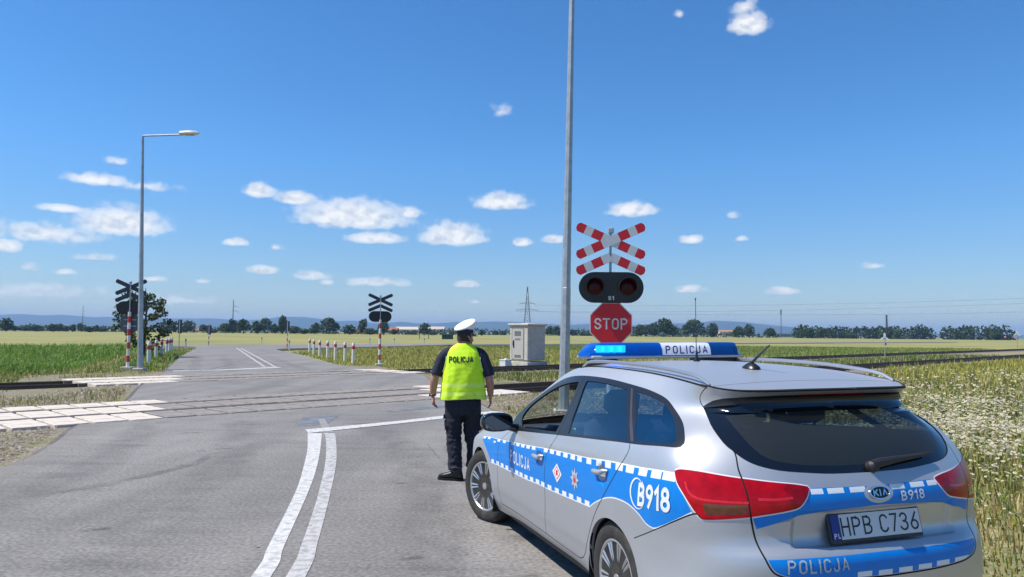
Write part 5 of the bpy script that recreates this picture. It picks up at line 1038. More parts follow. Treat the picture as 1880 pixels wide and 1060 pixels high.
def arch(cx, cz, r, u0):
    out = []
    a0 = math.asin((cz-.205)/r)
    for i in range(33):
        a = -a0+(math.pi+2*a0)*i/32; out.append(uv_at(cx+r*math.cos(a), cz+r*math.sin(a), u0, .3))
    return out
AF = arch(2.700, .318, .355, 4.33); AR = arch(-.008, .302, .342, 1.62)
arch_poly = lambda A: A+[(A[-1][0]-.0, -.02), (A[0][0]+.0, -.02)]
HEAD = rounded([(4.72, .80), (4.66, .70), (4.85, .63), (5.12, .60), (5.30, .64), (5.22, .72), (4.98, .79)])
# parts: later ones win
def both(name, P): return [(name, P, 1), (name, mirror(P), -1)]
FD = D_FRONT+D_BOT[1:9]+D_MID[::-1]+BPIL[1:]+[p for p in DLO if p[1] > 1.19 and p[0] > 2.45]+[(3.5, 1.165), (3.64, 1.11), (3.68, 1.0), (3.63, .845)]
RD = D_MID+[p for p in D_BOT if p[0] < 2.75]+D_REAR[::-1]+[(1.4524, .8533), (1.6463, 1.017), (1.7538, 1.1885), (1.77, 1.212)]+[(2.0876, 1.2186), (2.4186, 1.2155)]+BPIL[::-1]
TG = TGATE+mirror(TGATE)[1:]
RB = [(1.3405, -.02), (1.3505, .4055)]+BUMP[1:]+[(.7225, .6227), (.6353, .6357)]+[p for p in TGATE if p[1] < .63]; RB = RB+mirror(RB)[1:]
FB = [(4.70, -.02), (4.70, .60), (4.85, .63), (5.12, .60), (5.30, .64), (S.U+.01, .66), (S.U+.01, -.02)]
PARTS = both('front_door', FD)+both('rear_door', RD)+[('rear_bumper', RB, 1), ('tailgate', TG, 1)]+both('front_bumper', FB)+both('head_light', HEAD)+both('tail_light', TAIL)+[('rear_glass', RGLASS, 1)]+both('front_opening', WF)+both('rear_window', WR)+both('quarter_window', WQ)+both('hole', arch_poly(AF))+both('hole', arch_poly(AR))+both('hole', [(4.10, .817), (4.10, 1.4), (S.U+.02, 1.4), (S.U+.02, .817)])
gw = .0032
cup = lambda u, v, a, b: [(u+a*math.cos(2*math.pi*k/20), v+b*math.sin(2*math.pi*k/20)) for k in range(20)]
H1 = (2.78, .622); H2 = (1.735, .668)
CUPS = [(*H1, .055, .036), (*H2, .055, .036)]
MATP = both('blue', STRIPE)+[('white', d, 1) for d in DASH]+[('white', mirror(d), 1) for d in DASH]
for ln in (ST_TOP, ST_BOT, ST_REAR): MATP += both('white', buffer(ln, .0030))
for c_ in CUPS: MATP += both('silver', cup(*c_))
MATP += [('blue', BAND, 1), ('blue', BAND2, 1)]+[('white', d, 1) for d in RDASH+LDASH]
MATP += [('silver', cup(0, .722, .082, .05), 1)]
MATP += both('white', buffer(TAIL+[TAIL[0]], .007))
MATP += both('trim', DLO)+both('post', POST)
for ln in (D_FRONT, D_BOT, D_MID, D_REAR, BUMP): MATP += both('gap', buffer(ln, gw))
MATP += both('gap', buffer(TGATE, .0042))+both('gap', buffer(BPIL, .004))
MATP += [('trim', [(1.0, 1.14), (1.03, 1.185), (.99, 1.205), (.92, 1.228), (.80, 1.245), (.5, 1.262), (0, 1.266), (-.5, 1.262), (-.80, 1.245), (-.92, 1.228), (-.99, 1.205), (-1.03, 1.185), (-1.0, 1.14)], 1)]
MATP += [('redd', [(.21, 1.240), (-.21, 1.240), (-.21, 1.268), (.21, 1.268)], 1)]+both('amber', AMB)+both('guide', buffer(rounded([(.93, .742), (.90, .705), (.85, .690), (.76, .690), (.64, .694)], False, 4), .0045))+both('guide', buffer(rounded([(.60, .712), (.53, .712), (.45, .72)], False, 3), .006))
MATP += [('trim', [(S.U+.01, .16), (5.05, .16), (4.95, .25), (5.05, .36), (S.U+.01, .36)], 1), ('trim', mirror([(S.U+.01, .16), (5.05, .16), (4.95, .25), (5.05, .36), (S.U+.01, .36)]), 1), ('trim', [(S.U+.01, .53), (5.32, .55), (5.30, .60), (S.U+.01, .62)], 1), ('trim', mirror([(S.U+.01, .53), (5.32, .55), (5.30, .60), (S.U+.01, .62)]), 1)]
for x_ in (1, -1): MATP += [('trim', [(x_*.5, .0), (x_*.45, .06), (0, .075), (0, 0)], 1)]
MI = {'silver': SILVER, 'blue': BLUE, 'white': WFOIL, 'trim': TRIM, 'gap': GAP, 'redd': REDL, 'amber': AMBER, 'guide': mat('bright_red_lamp_guide', (.68, .010, .018), rough=.25, var=.2, scale=20, coat=.2), 'post': mat('door_post_film', (.06, .045, .04), rough=.15, var=.1, coat=.6)}
MN = list(MI)
def disp(u, v):
    """small reliefs pressed into the panels (metres along the normal)"""
    d = np.zeros(len(u)); au = np.abs(u)
    for cu, cv, a, b in CUPS: q = ((au-cu)/a)**2+((v-cv)/b)**2; d -= .020*np.clip(1-q, 0, 1)**.8
    d += .0030*np.exp(-((v-.735-.02*(au-2))/.022)**2)*(au < 4.2)*(au > 1.0)      # shoulder crease
    d -= .006*np.exp(-((v-.165)/.045)**2)*(au > 1.9)*(au < 3.9)                   # hollow above the sill
    k = np.clip((.47-au)/.035, 0, 1); k = k*k*(3-2*k); q = np.clip((v-.462)/.03, 0, 1)*np.clip((.665-v)/.03, 0, 1); d -= .016*k*q*q*(3-2*q)   # number plate recess
    for A, cx, cz, r in ((AF, 2.7, .318, .355), (AR, -.008, .302, .342)): pass
    return d
def SP(u, v, off=0):
    u = np.asarray(u, float); v = np.asarray(v, float); return S.P(u, v)+S.N(u, v)*(disp(u, v)+off)[:, None]
def SN(u, v):
    e = 1.5e-3; u = np.asarray(u, float); v = np.asarray(v, float)
    du = SP(np.clip(u+e, -S.U, S.U), v)-SP(np.clip(u-e, -S.U, S.U), v); dv = SP(u, np.clip(v+e, 0, S.V))-SP(u, np.clip(v-e, 0, S.V)); n = np.cross(dv, du); l = np.linalg.norm(n, axis=1); l[l < 1e-12] = 1; return n/l[:, None]
# ---- one constrained triangulation of the whole sheet
us = np.concatenate([np.arange(-S.U, S.U, .055), [S.U]]); vs = np.linspace(0, S.V, 34)
pts = [(float(a), float(b)) for a in us for b in vs]; edges = []
extra = [(c_[0]+c_[2]*q*math.cos(a), c_[1]+c_[3]*q*math.sin(a)) for c_ in CUPS for q in (.3, .6, .85) for a in np.arange(0, 6.28, .42)]
pts += extra+[(-a, b) for a, b in extra]
rec = [(a, b) for a in np.arange(-.5, .51, .0125) for b in (.455, .462, .472, .482, .492, .635, .645, .655, .665, .672) if abs(a) < .49]+[(s_*a, b) for s_ in (-1, 1) for a in (.435, .445, .455, .465, .472) for b in np.arange(.46, .67, .012)]
pts += [(float(a), float(b)) for a, b in rec]
def addpoly(P, closed=True):
    b = len(pts); Q = [(max(-S.U, min(S.U, p[0])), max(0, min(S.V, p[1]))) for p in P]; pts.extend(Q); n = len(Q)
    edges.extend([(b+i, b+(i+1) % n) for i in range(n if closed else n-1)])
addpoly([(-S.U, 0), (S.U, 0), (S.U, S.V), (-S.U, S.V)])
for lst in (PARTS, MATP):
    for _, P_, _s in lst: addpoly(P_)
addpoly(RINNER)
r_ = delaunay_2d_cdt([Vector(p) for p in pts], edges, [], 0, 1e-5)
UV = np.array([tuple(p) for p in r_[0]]); TR = np.array([t_ for t_ in r_[2] if len(t_) == 3])
A2 = UV[TR]; area = ((A2[:, 1, 0]-A2[:, 0, 0])*(A2[:, 2, 1]-A2[:, 0, 1])-(A2[:, 2, 0]-A2[:, 0, 0])*(A2[:, 1, 1]-A2[:, 0, 1]))
TR = TR[np.abs(area) > 1e-10]; area = area[np.abs(area) > 1e-10]; TR[area < 0] = TR[area < 0][:, ::-1]
cu, cv = UV[TR].mean(1).T
part = np.zeros(len(TR), int); PL = [('body', None, 1)]+PARTS
for i, (_, P_, _s) in enumerate(PARTS): part[inside(P_, cu, cv)] = i+1
mt = np.zeros(len(TR), int)
for n_, P_, _s in MATP: mt[inside(P_, cu, cv)] = MN.index(n_)
XYZ = SP(UV[:, 0], UV[:, 1]); NRM = SN(UV[:, 0], UV[:, 1])
def panel(name, sel, mats, mi, parent, off=0, lining=True, thick=.014):
    T = TR[sel]; idx, inv = np.unique(T, return_inverse=True); F = inv.reshape(T.shape); V = XYZ[idx]+NRM[idx]*off; N_ = NRM[idx]; M_ = list(mi[sel]) if mi is not None else [0]*len(F); F = F[:, ::-1]
    mats = list(mats)
    if lining:
        n = len(V); V = np.concatenate([V, V-N_*thick]); F = np.concatenate([F, F[:, ::-1]+n]); N_ = np.concatenate([N_, -N_]); mats.append(INNER); M_ = M_+[len(mats)-1]*(len(F)//2)
        # close the panel's own rim
        e = {}
        for t_ in F[:len(F)//2]:
            for a, b in ((t_[0], t_[1]), (t_[1], t_[2]), (t_[2], t_[0])): e[(int(a), int(b))] = 1
        rim = [(a, b) for a, b in e if (b, a) not in e]; Fr = [(b, a, a+n) for a, b in rim]+[(b, a+n, b+n) for a, b in rim]; F = np.concatenate([F, np.array(Fr)]) if Fr else F; M_ += [MN.index('gap') if mi is not None else len(mats)-1]*len(Fr)
    o = rawmesh(name, V, np.ascontiguousarray(F), mats, M_, True, parent)
    if len(o.data.vertices) == len(N_): o.data.normals_split_custom_set_from_vertices([tuple(x) for x in N_])
    return o
MLIST = [MI[k] for k in MN]
def ids(name, side=None): return [i for i, p in enumerate(PL) if p[0] == name and (side is None or p[2] == side)]
isin = lambda name, side=None: np.isin(part, ids(name, side))
body = panel('body', isin('body'), MLIST, mt, car)
OBJ = {}
for nm_ in ('front_door', 'rear_door'):
    for s_ in (1, -1):
        OBJ[nm_, s_] = o = panel(nm_, isin(nm_, s_), MLIST, mt, car)
OBJ['rear_bumper'] = panel('rear_bumper', isin('rear_bumper'), MLIST, mt, car)
OBJ['front_bumper'] = panel('front_bumper', isin('front_bumper'), MLIST, mt, car)
gate = panel('tailgate', isin('tailgate'), MLIST, mt, car)
rg = isin('rear_glass'); inn = inside(RINNER, cu, cv)
panel('rear_glass', rg, [FRIT, G_REAR], np.where(inn, 1, 0), gate, -.004, lining=False)
for s_ in (1, -1):
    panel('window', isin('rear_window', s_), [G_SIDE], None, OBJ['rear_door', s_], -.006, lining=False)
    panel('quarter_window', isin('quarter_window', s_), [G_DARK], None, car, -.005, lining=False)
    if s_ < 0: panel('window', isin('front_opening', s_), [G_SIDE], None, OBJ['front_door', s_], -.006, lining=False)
    tl = isin('tail_light', s_); panel('tail_light', tl, [REDL, REDD, AMBER, GAP, MI['guide']], np.select([mt == MN.index('amber'), mt == MN.index('gap'), mt == MN.index('guide')], [2, 3, 4], np.where(np.abs(cu) < .64, np.where(np.abs(cu) < .46, 1, 0), 0))[:], car, .004)
    panel('head_light', isin('head_light', s_), [mat('head_lamp_glass', (.45, .47, .5), rough=.08, metal=.6, var=.3, scale=12, coat=1)], None, car, .003)
# ---- arch lips and wheel wells
for A, cx, cz, r, nm_ in ((AF, 2.7, .318, .355, 'f'), (AR, -.008, .302, .342, 'r')):
    for s_ in (1, -1):
        P3 = SP([p[0] for p in A], [p[1] for p in A])*[1, s_, 1]; b = MB(); n = len(P3); b.add([tuple(p) for p in P3]+[(p[0], p[1]-s_*.028, p[2]) for p in P3]+[(cx+(p[0]-cx)*1.02, p[1]-s_*.03, cz+(p[2]-cz)*1.02) for p in P3], [(i, i+1, n+i+1, n+i) for i in range(n-1)]+[(n+i, n+i+1, 2*n+i+1, 2*n+i) for i in range(n-1)])
        b.build('arch_lip', SILVER, car)
        w_ = MB(); k = 26; V = []
        for y in (.875, .50):
            for i in range(k+1): a = R(-22+224*i/k); V.append((cx+(r+.012)*math.cos(a), s_*y, cz+(r+.012)*math.sin(a)))
        w_.add(V, [(i, i+1, k+2+i, k+1+i) for i in range(k)]+[tuple(range(k+1, 2*k+2))]); w_.build('wheel_well', GAP, car)
# ---- roof, bonnet: sheets that cap the closed curve of one level
def level_curve(v, u0, u1, n):
    u = np.linspace(u0, u1, n); return S.P(u, np.full(n, v))
def cap(name, curve, crown, mats, front, lines=(), step=.06, parent=car, matf=None, wpow=2.4, off=0):
    """sheet over the plan outline of `curve` (left half, rear to front), crowned; front = x limit as a function of t"""
    cx_, cy_, cz_ = curve.T; o_ = np.argsort(cx_); gx, gy, gz = cx_[o_], cy_[o_], cz_[o_]
    half = [(x, y) for x, y, z in curve]; poly = half+[(front(t), t*half[-1][1]) for t in np.linspace(.9, -.9, 13)]+[(x, -y) for x, y in half[::-1]]
    P_ = [tuple(map(float, p)) for p in poly]; n = len(P_); E_ = [(i, (i+1) % n) for i in range(n)]
    for ln in lines:
        b_ = buffer(ln, .0025); k = len(P_); P_ += b_; E_ += [(k+i, k+(i+1) % len(b_)) for i in range(len(b_))]
    g = [(float(x), float(y)) for x in np.arange(gx.min(), max(p[0] for p in poly), step) for y in np.arange(-.9, .91, step)]; gi = inside(poly, np.array([p[0] for p in g]), np.array([p[1] for p in g])); P_ += [p for p, k in zip(g, gi) if k]
    r = delaunay_2d_cdt([Vector(p) for p in P_], E_, [], 0, 1e-5); Q = np.array([tuple(p) for p in r[0]]); T = np.array([t_ for t_ in r[2] if len(t_) == 3]); c = Q[T].mean(1); T = T[inside(poly, c[:, 0], c[:, 1])]
    a2 = Q[T]; ar = ((a2[:, 1, 0]-a2[:, 0, 0])*(a2[:, 2, 1]-a2[:, 0, 1])-(a2[:, 2, 0]-a2[:, 0, 0])*(a2[:, 1, 1]-a2[:, 0, 1])); T = T[np.abs(ar) > 1e-9]; ar = ar[np.abs(ar) > 1e-9]; T[ar < 0] = T[ar < 0][:, ::-1]
    def zf(x, y):
        xx = np.minimum(x, half[-1][0]); yg = np.maximum(np.interp(xx, gx, gy), .02); t = np.clip(np.abs(y)/yg, 0, 1); return np.interp(xx, gx, gz)+crown(x)*(1-t**wpow)+off
    z = zf(Q[:, 0], Q[:, 1]); e = .012; N_ = np.stack([-(zf(Q[:, 0]+e, Q[:, 1]*.985)-zf(Q[:, 0]-e, Q[:, 1]*.985))/(2*e), -(zf(Q[:, 0], Q[:, 1]*.985+e)-zf(Q[:, 0], Q[:, 1]*.985-e))/(2*e), np.ones(len(Q))], 1); N_ /= np.linalg.norm(N_, axis=1)[:, None]
    c = Q[T].mean(1); mi = np.zeros(len(T), int)
    for ln in lines: mi[inside(buffer(ln, .0025), c[:, 0], c[:, 1])] = 1
    idx, inv = np.unique(T, return_inverse=True); V = np.stack([Q[idx, 0], Q[idx, 1], z[idx]], 1)
    o = rawmesh(name, V, np.ascontiguousarray(inv.reshape(T.shape)), mats, mi, True, parent); o.data.normals_split_custom_set_from_vertices([tuple(x) for x in N_[idx]]); return o, zf
RC = S.P(np.linspace(0, 2.85, 90), np.full(90, S.V)); XH = RC[-1][0]; ROOFL = np.linspace(0, 2.85, 90)
roof_crown = lambda x: np.interp(x, [-.76, -.5, -.2, .1, .5, 1.0, 1.4], [.0, .010, .020, .026, .031, .032, .028])
front_r = lambda t: XH+.10*(1-t*t)
roof, roof_z = cap('roof', RC, roof_crown, [SILVER, GAP], front_r, [[(-.52, .59), (-.50, .45), (-.475, .2), (-.47, 0), (-.475, -.2), (-.50, -.45), (-.52, -.59)]])
rl, _ = cap('roof_lining', RC*[.97, .95, 1], roof_crown, [INNER, INNER], lambda t: XH*.97+.08*(1-t*t), off=-.03)
HC = S.P(np.linspace(S.U, 4.02, 60), np.full(60, S.tv[6])); XB = HC[-1][0]
bonnet, bz = cap('bonnet', HC[::-1], lambda x: np.interp(x, [2.2, 2.6, 3.2, 3.42], [.06, .055, .035, .0]), [SILVER, GAP], lambda t: 3.4, step=.08) if False else (None, None)
b = MB(); rows = []; nu, nt = 26, 15
for i, u in enumerate(np.linspace(4.0, S.U-.02, nu)):
    A = S.P([u], [S.tv[6]])[0]; row = []
    for t in np.linspace(-1, 1, nt): row.append((A[0]+(.20*(1-t*t) if i == 0 else .20*(1-t*t)*max(0, 1-i/9)), A[1]*t, A[2]+(1-t*t)*.06*min(1, A[1]/.7)**.5*(1-.4*i/nu)))
    rows += row
b.add(rows, [(i*nt+k, i*nt+k+1, (i+1)*nt+k+1, (i+1)*nt+k) for i in range(nu-1) for k in range(nt-1)]); b.build('bonnet', SILVER, car, smooth=True)
b = MB(); rows = []; nu = 14
for i, s in enumerate(np.linspace(0, 1, nu)):
    u = 2.85+(4.0-2.85)*s; A = S.P([u], [S.V])[0]
    for t in np.linspace(-1, 1, nt): rows.append((A[0]+(.10+.16*s)*(1-t*t), A[1]*t, A[2]+(.030-.012*s)*(1-t*t)))
b.add(rows, [(i*nt+k, i*nt+k+1, (i+1)*nt+k+1, (i+1)*nt+k) for i in range(nu-1) for k in range(nt-1)]); b.build('windscreen', G_WIND, car, smooth=True)
b = MB(); A0 = S.P([4.0], [S.V])[0]; A1 = S.P([4.0], [S.tv[6]])[0]
rows = [(A0[0]+.26*(1-t*t), A0[1]*t, A0[2]+.018*(1-t*t)-.003) for t in np.linspace(-1, 1, nt)]+[(A1[0]+.21*(1-t*t), A1[1]*t, A1[2]+.06*(1-t*t)-.004) for t in np.linspace(-1, 1, nt)]
b.add(rows, [(k, k+1, nt+k+1, nt+k) for k in range(nt-1)]); b.build('cowl', TRIM, car)
# roof rails
for s_ in (1, -1):
    b = MB(); P_ = []
    for x in np.linspace(1.08, -.50, 22):
        f_ = min(1, (1.08-x)/.10, (x+.50)/.12); i = np.argmin(np.abs(RC[:, 0]-x)); y = np.interp(x, RC[::1, 0][np.argsort(RC[:, 0])], RC[np.argsort(RC[:, 0]), 1]); P_.append((x, s_*(y-.022), float(roof_z(np.array([x]), np.array([y-.022]))[0])+.004+.026*max(0, f_)**.6))
    b.tube(P_, [.008+.004*min(1, k/3, (21-k)/3) for k in range(22)], 10); b.build('roof_rail', mat('satin_rail', (.50, .51, .53), rough=.35, metal=.8, var=.03), car)
    b = MB(); Q_ = []
    for u in np.linspace(1.0, 2.7, 30): p = S.P([u], [S.V-.004])[0]; Q_.append((p[0], s_*p[1], p[2]+.001))
    b.tube(Q_, .0045, 6); b.build('roof_seal', GAP, car)
# aerials
def on_roof(x, y): return float(roof_z(np.array([x]), np.array([y]))[0])
b = MB(); z = on_roof(-.06, .02); b.lathe([(.045, 0), (.04, .012), (.022, .028), (.010, .036)], 16, 0, Matrix.Translation((-.06, .02, z))@Matrix.Scale(1.5, 4, (1, 0, 0))); b.tube([(-.06, .02, z+.03), (-.13, .02, z+.073), (-.235, .02, z+.135)], [.009, .007, .004], 8); b.build('aerial', TRIM, car)
b = MB(); z = on_roof(.55, .005); b.lathe([(.022, 0), (.02, .01), (.009, .03), (.006, .07)], 12, 0, Matrix.Translation((.55, .005, z))); b.tube([(.55, .005, z+.06), (.545, .01, z+.12), (.54, .012, z+.40)], [.004, .0025, .0018], 6); b.tube([(.54, .012, z+.40), (.54, .012, z+.415)], .004, 6); b.build('whip_aerial', TRIM, car)
# ---- bar of blue lights across the roof
bar = bpy.data.objects.new('light_bar', None)
B_BLUE = glass('blue_dome', (.03, .16, .75), rough=.05, ior=1.5, body=(.006, .15, .62), amount=.42)
B_DARK = glass('blue_dome_clear', (.05, .14, .50), rough=.05, ior=1.5, body=(.008, .12, .45), amount=.40)
def dome(y0, y1, x0, x1, z0, z1, end=0):
    """rounded trough cover from y0 to y1; end=+1/-1 slopes the outer end"""
    prof = [(x0, z0), (x0+.01, z0+(z1-z0)*.55), (x0+.035, z1-.006), (x0+.07, z1), (x1-.07, z1), (x1-.035, z1-.006), (x1-.01, z0+(z1-z0)*.55), (x1, z0)]; V = []; secs = 6 if end else 2
    for k in range(secs):
        t = k/(secs-1)
        if end:
            y = y0+(y1-y0)*(.82*t/.8 if t <= .8 else .82+.18*(t-.8)/.2); sh = 1 if t <= .8 else .0
        else: y = y0+(y1-y0)*t; sh = 1
        for x, z in prof:
            if end and k == secs-1: V.append(((x-(x0+x1)/2)*.72+(x0+x1)/2, y0+(y1-y0)*(1-.10*(z-z0)/(z1-z0)), z0+(z-z0)*.80))
            else: V.append((x, y, z))
    n = len(prof); F = [(i*n+k, i*n+k+1, (i+1)*n+k+1, (i+1)*n+k) for i in range(secs-1) for k in range(n-1)]+[tuple(range(n)), tuple((secs-1)*n+k for k in range(n))]
    return V, F
bx0, bx1 = .93, 1.23
base = MB(); base.box((1.08, -.02, 1.492), (.29, 1.19, .022), 0, bev=.006); bo = base.build('light_bar', mat('bar_base', (.42, .44, .46), rough=.35, metal=.4, var=.05), car); 
for y0, y1, e_, m_ in ((.045, .585, 1, B_BLUE), (-.345, -.615, -1, B_DARK)):
    b = MB(); b.add(*dome(y0, y1, bx0, bx1, 1.503, 1.592, e_)); b.build('dome', m_, bo, smooth=50)
b = MB(); b.add(*dome(-.345, .045, bx0+.001, bx1-.001, 1.503, 1.590)); b.build('centre_panel', mat('white_panel', (.66, .69, .76), rough=.3, var=.02, coat=.4), bo, smooth=50)
flat_text('POLICJA', .155, .058, mat('navy_letters', (.012, .02, .19), rough=.4, var=.05), 'lettering', bo, Matrix.Translation((bx0+.0065, -.15, 1.540))@Matrix.Rotation(R(10), 4, 'Y')@Matrix.Rotation(R(-90), 4, 'Z'), gap=.30, squeeze=1.0, thick=.004)
b = MB()
for k in range(6): b.box((1.05+.03*(k % 2), .30+.033*k, 1.548), (.06, .027, .05), 0, bev=.004)
fl = b.build('flasher', None, bo) if False else None
em = bpy.data.materials.new('lit_blue_flasher'); em.use_nodes = True; pb = em.node_tree.nodes['Principled BSDF']; pb.inputs['Base Color'].default_value = (.1, .5, .9, 1); pb.inputs['Emission Color'].default_value = (.10, .85, 1, 1); pb.inputs['Emission Strength'].default_value = 7
b.build('flasher', em, bo)
b = MB()
for y, w_ in ((.20, .05), (.135, .04), (-.42, .05), (-.50, .06)): b.box((1.03, y, 1.54), (.10, w_, .055), 0, bev=.006)
b.build('reflector', CHROME, bo)
b = MB()
for y0, y1 in ((.06, .48), (-.36, -.53)): b.box((1.08, (y0+y1)/2, 1.509), (.22, abs(y1-y0), .012), 0)
b.build('lamp_tray', TRIM, bo, smooth=None)
for y, w_ in ((.44, .15), (-.46, .28)):
    b = MB(); b.box((1.08, y, 1.464), (.22, w_, .036), 0, bev=.008); b.build('foot', TRIM, bo)
# ---- lettering and badges on the panels
def decal(name, text, wgt, corners, m, parent, off=.0022, gap=.2, squeeze=1.0, flip=False, hgt=None):
    """letters laid on the sheet between (u, v) of base start, base end, cap start, cap end"""
    Q, W = letters(text, wgt, gap, squeeze); a, b_, c, d = [np.array(p) for p in corners]; us_, vs_ = [], []
    for q in Q:
        for p in q: s, t = p[0]/W, p[1]; w_ = (a*(1-s)+b_*s)*(1-t)+(c*(1-s)+d*s)*t; us_.append(w_[0]); vs_.append(w_[1])
    V = SP(us_, vs_, off); V = V+SN(us_, vs_)*(np.repeat(np.arange(len(Q)) % 7, 4)*.00004)[:, None]; k = np.arange(4*len(Q)).reshape(-1, 4)
    return rawmesh(name, V, np.ascontiguousarray(k), m, parent=parent)
for s_ in (1, -1):
    A = [(3.44, .480), (2.985, .478), (3.44, .582), (2.985, .574)]
    if s_ < 0: A = [(-2.985, .478), (-3.44, .480), (-2.985, .574), (-3.44, .582)]
    decal('lettering', 'POLICJA', .14, A, WFOIL, OBJ['front_door', s_], gap=.26)
    A = [(1.298, .590), (1.008, .612), (1.282, .690), (1.008, .706)]
    if s_ < 0: A = [(-1.008, .612), (-1.298, .590), (-1.008, .706), (-1.282, .690)]
    decal('lettering', 'B918', .19, A, WFOIL, body, gap=.12)
    # white ring, broad on its front side
    uu, vv = [], []; n = 40
    for k in range(n+1):
        a = 2*math.pi*k/n; fr = .5+.5*math.cos(a); w_ = .003+.011*fr**2
        for rr in (0, 1): uu.append(s_*(1.300+(.078-w_*rr)*math.cos(a))); vv.append(.640+(.066-w_*rr)*math.sin(a))
    rawmesh('ring_emblem', SP(uu, vv, .002), np.array([(2*k, 2*k+1, 2*k+3, 2*k+2) for k in range(n)]), WFOIL, parent=body)
    # white lozenge with red figure, then the eight-pointed star
    D_ = OBJ['rear_door', s_]; cu_, cv_ = 2.44, .560; L_ = [(cu_+a, cv_+b_) for a, b_ in ((.083, 0), (0, .064), (-.083, 0), (0, -.064))]; V = SP([s_*p[0] for p in L_], [p[1] for p in L_], .002); V = np.concatenate([V, SP([s_*(cu_+(p[0]-cu_)*.72) for p in L_], [cv_+(p[1]-cv_)*.72 for p in L_], .0026), SP([s_*(cu_+(p[0]-cu_)*.60) for p in L_], [cv_+(p[1]-cv_)*.60 for p in L_], .0030), SP([s_*(cu_+q*.016) for q in (-1, 1, 1, -1)], [cv_+q for q in (-.018, -.018, .018, .018)], .0034)]); rawmesh('lozenge_emblem', V, np.arange(16).reshape(4, 4), [WFOIL, RED], [0, 1, 0, 1], parent=D_)
    cu_, cv_ = 2.138, .573; k = 16; P_ = [(cu_+(.070 if i % 2 == 0 else .036)*math.cos(math.pi*i/8), cv_+(.072 if i % 2 == 0 else .037)*math.sin(math.pi*i/8)) for i in range(k)]; P2 = [(cu_+.026*math.cos(math.pi*i/8), cv_+.027*math.sin(math.pi*i/8)) for i in range(k)]; P3_ = [(cu_+.015*math.cos(math.pi*i/8), cv_-.008+.014*math.sin(math.pi*i/8)) for i in range(k)]
    V = np.concatenate([SP([s_*p[0] for p in Q_], [p[1] for p in Q_], o_) for Q_, o_ in ((P_, .002), (P2, .0026), (P3_, .003))]); rawmesh('star_emblem', V, [tuple(range(16)), tuple(range(16, 32)), tuple(range(32, 48))], [mat('pale_grey_print', (.46, .46, .48), rough=.5), mat('grey_print', (.30, .28, .30), rough=.5), RED], [0, 1, 2], parent=D_)
    # handles
    for (cu_, cv_), dn, sl in ((H1, 'front_door', -.04), (H2, 'rear_door', -.05)):
        b = MB(); q = np.linspace(-1, 1, 9); o_ = .004+.034*(1-np.abs(q)**3); V = SP(s_*(cu_-q*.088), cv_+.010+q*.010, 0)+SN(s_*(cu_-q*.088), cv_+.01+q*.010)*o_[:, None]
        b.tube([tuple(p) for p in V], [.006, .0125, .0145, .015, .015, .015, .0145, .0125, .006], 12); b.build('handle', SILVER, OBJ[dn, s_], smooth=60)
    # repeater lamp
    u_ = np.array([3.875+.04*math.cos(2*math.pi*k/14) for k in range(14)])*s_; v_ = np.array([.600+.018*math.sin(2*math.pi*k/14) for k in range(14)]); rawmesh('side_repeater', np.concatenate([SP(u_, v_, .004), SP([s_*3.875], [.6], .012)]), [(k, (k+1) % 14, 14) for k in range(14)], mat('clear_lamp', (.62, .62, .60), rough=.15, var=.1, coat=.8), parent=body, smooth=True)
    # mirrors
    mz = empty('wing_mirror', (1.80, s_*1.0, .985)); mz.parent = car; b = MB(); n, m2 = 22, 12; V = []
    for i in range(m2+1):
        ph = -math.pi/2+math.pi*i/m2
        for k in range(n):
            th = 2*math.pi*k/n; cx_, sx_ = math.cos(ph), math.sin(ph); sg = lambda v_, p_: math.copysign(abs(v_)**p_, v_)
            V.append((.085*sg(sx_, .8) if sx_ > 0 else .035*sg(sx_, .35), s_*.128*sg(cx_, .7)*sg(math.cos(th), .75), .073*sg(cx_, .7)*sg(math.sin(th), .75)))
    b.add(V, [(i*n+k, i*n+(k+1) % n, (i+1)*n+(k+1) % n, (i+1)*n+k) for i in range(m2) for k in range(n)]); b.tube([(.02, -s_*.08, -.035), (.02, -s_*.17, -.055)], [.03, .035], 10); mo = b.build('mirror_shell', mat('gloss_black', (.006, .007, .010), rough=.12, var=.05, coat=.8), mz, smooth=70)
    g_ = MB(); g_.add([(-.0365, s_*.108*math.copysign(abs(math.cos(a))**.7, math.cos(a)), .056*math.copysign(abs(math.sin(a))**.7, math.sin(a))) for a in np.arange(0, 6.28, .26)], [tuple(range(25))]); g_.build('mirror_glass', mat('mirror_glass', (.10, .12, .14), rough=.03, metal=1, var=.02), mz, smooth=None)
decal('lettering', 'POLICJA', .14, [(.505, .330), (.222, .330), (.505, .400), (.222, .399)], mat('grey_foil', (.42, .45, .48), rough=.5, var=.05), gate, gap=.24, off=.003)
decal('lettering', 'B918', .17, [(-.122, .674), (-.262, .676), (-.122, .722), (-.262, .724)], WFOIL, gate, gap=.16, off=.003)
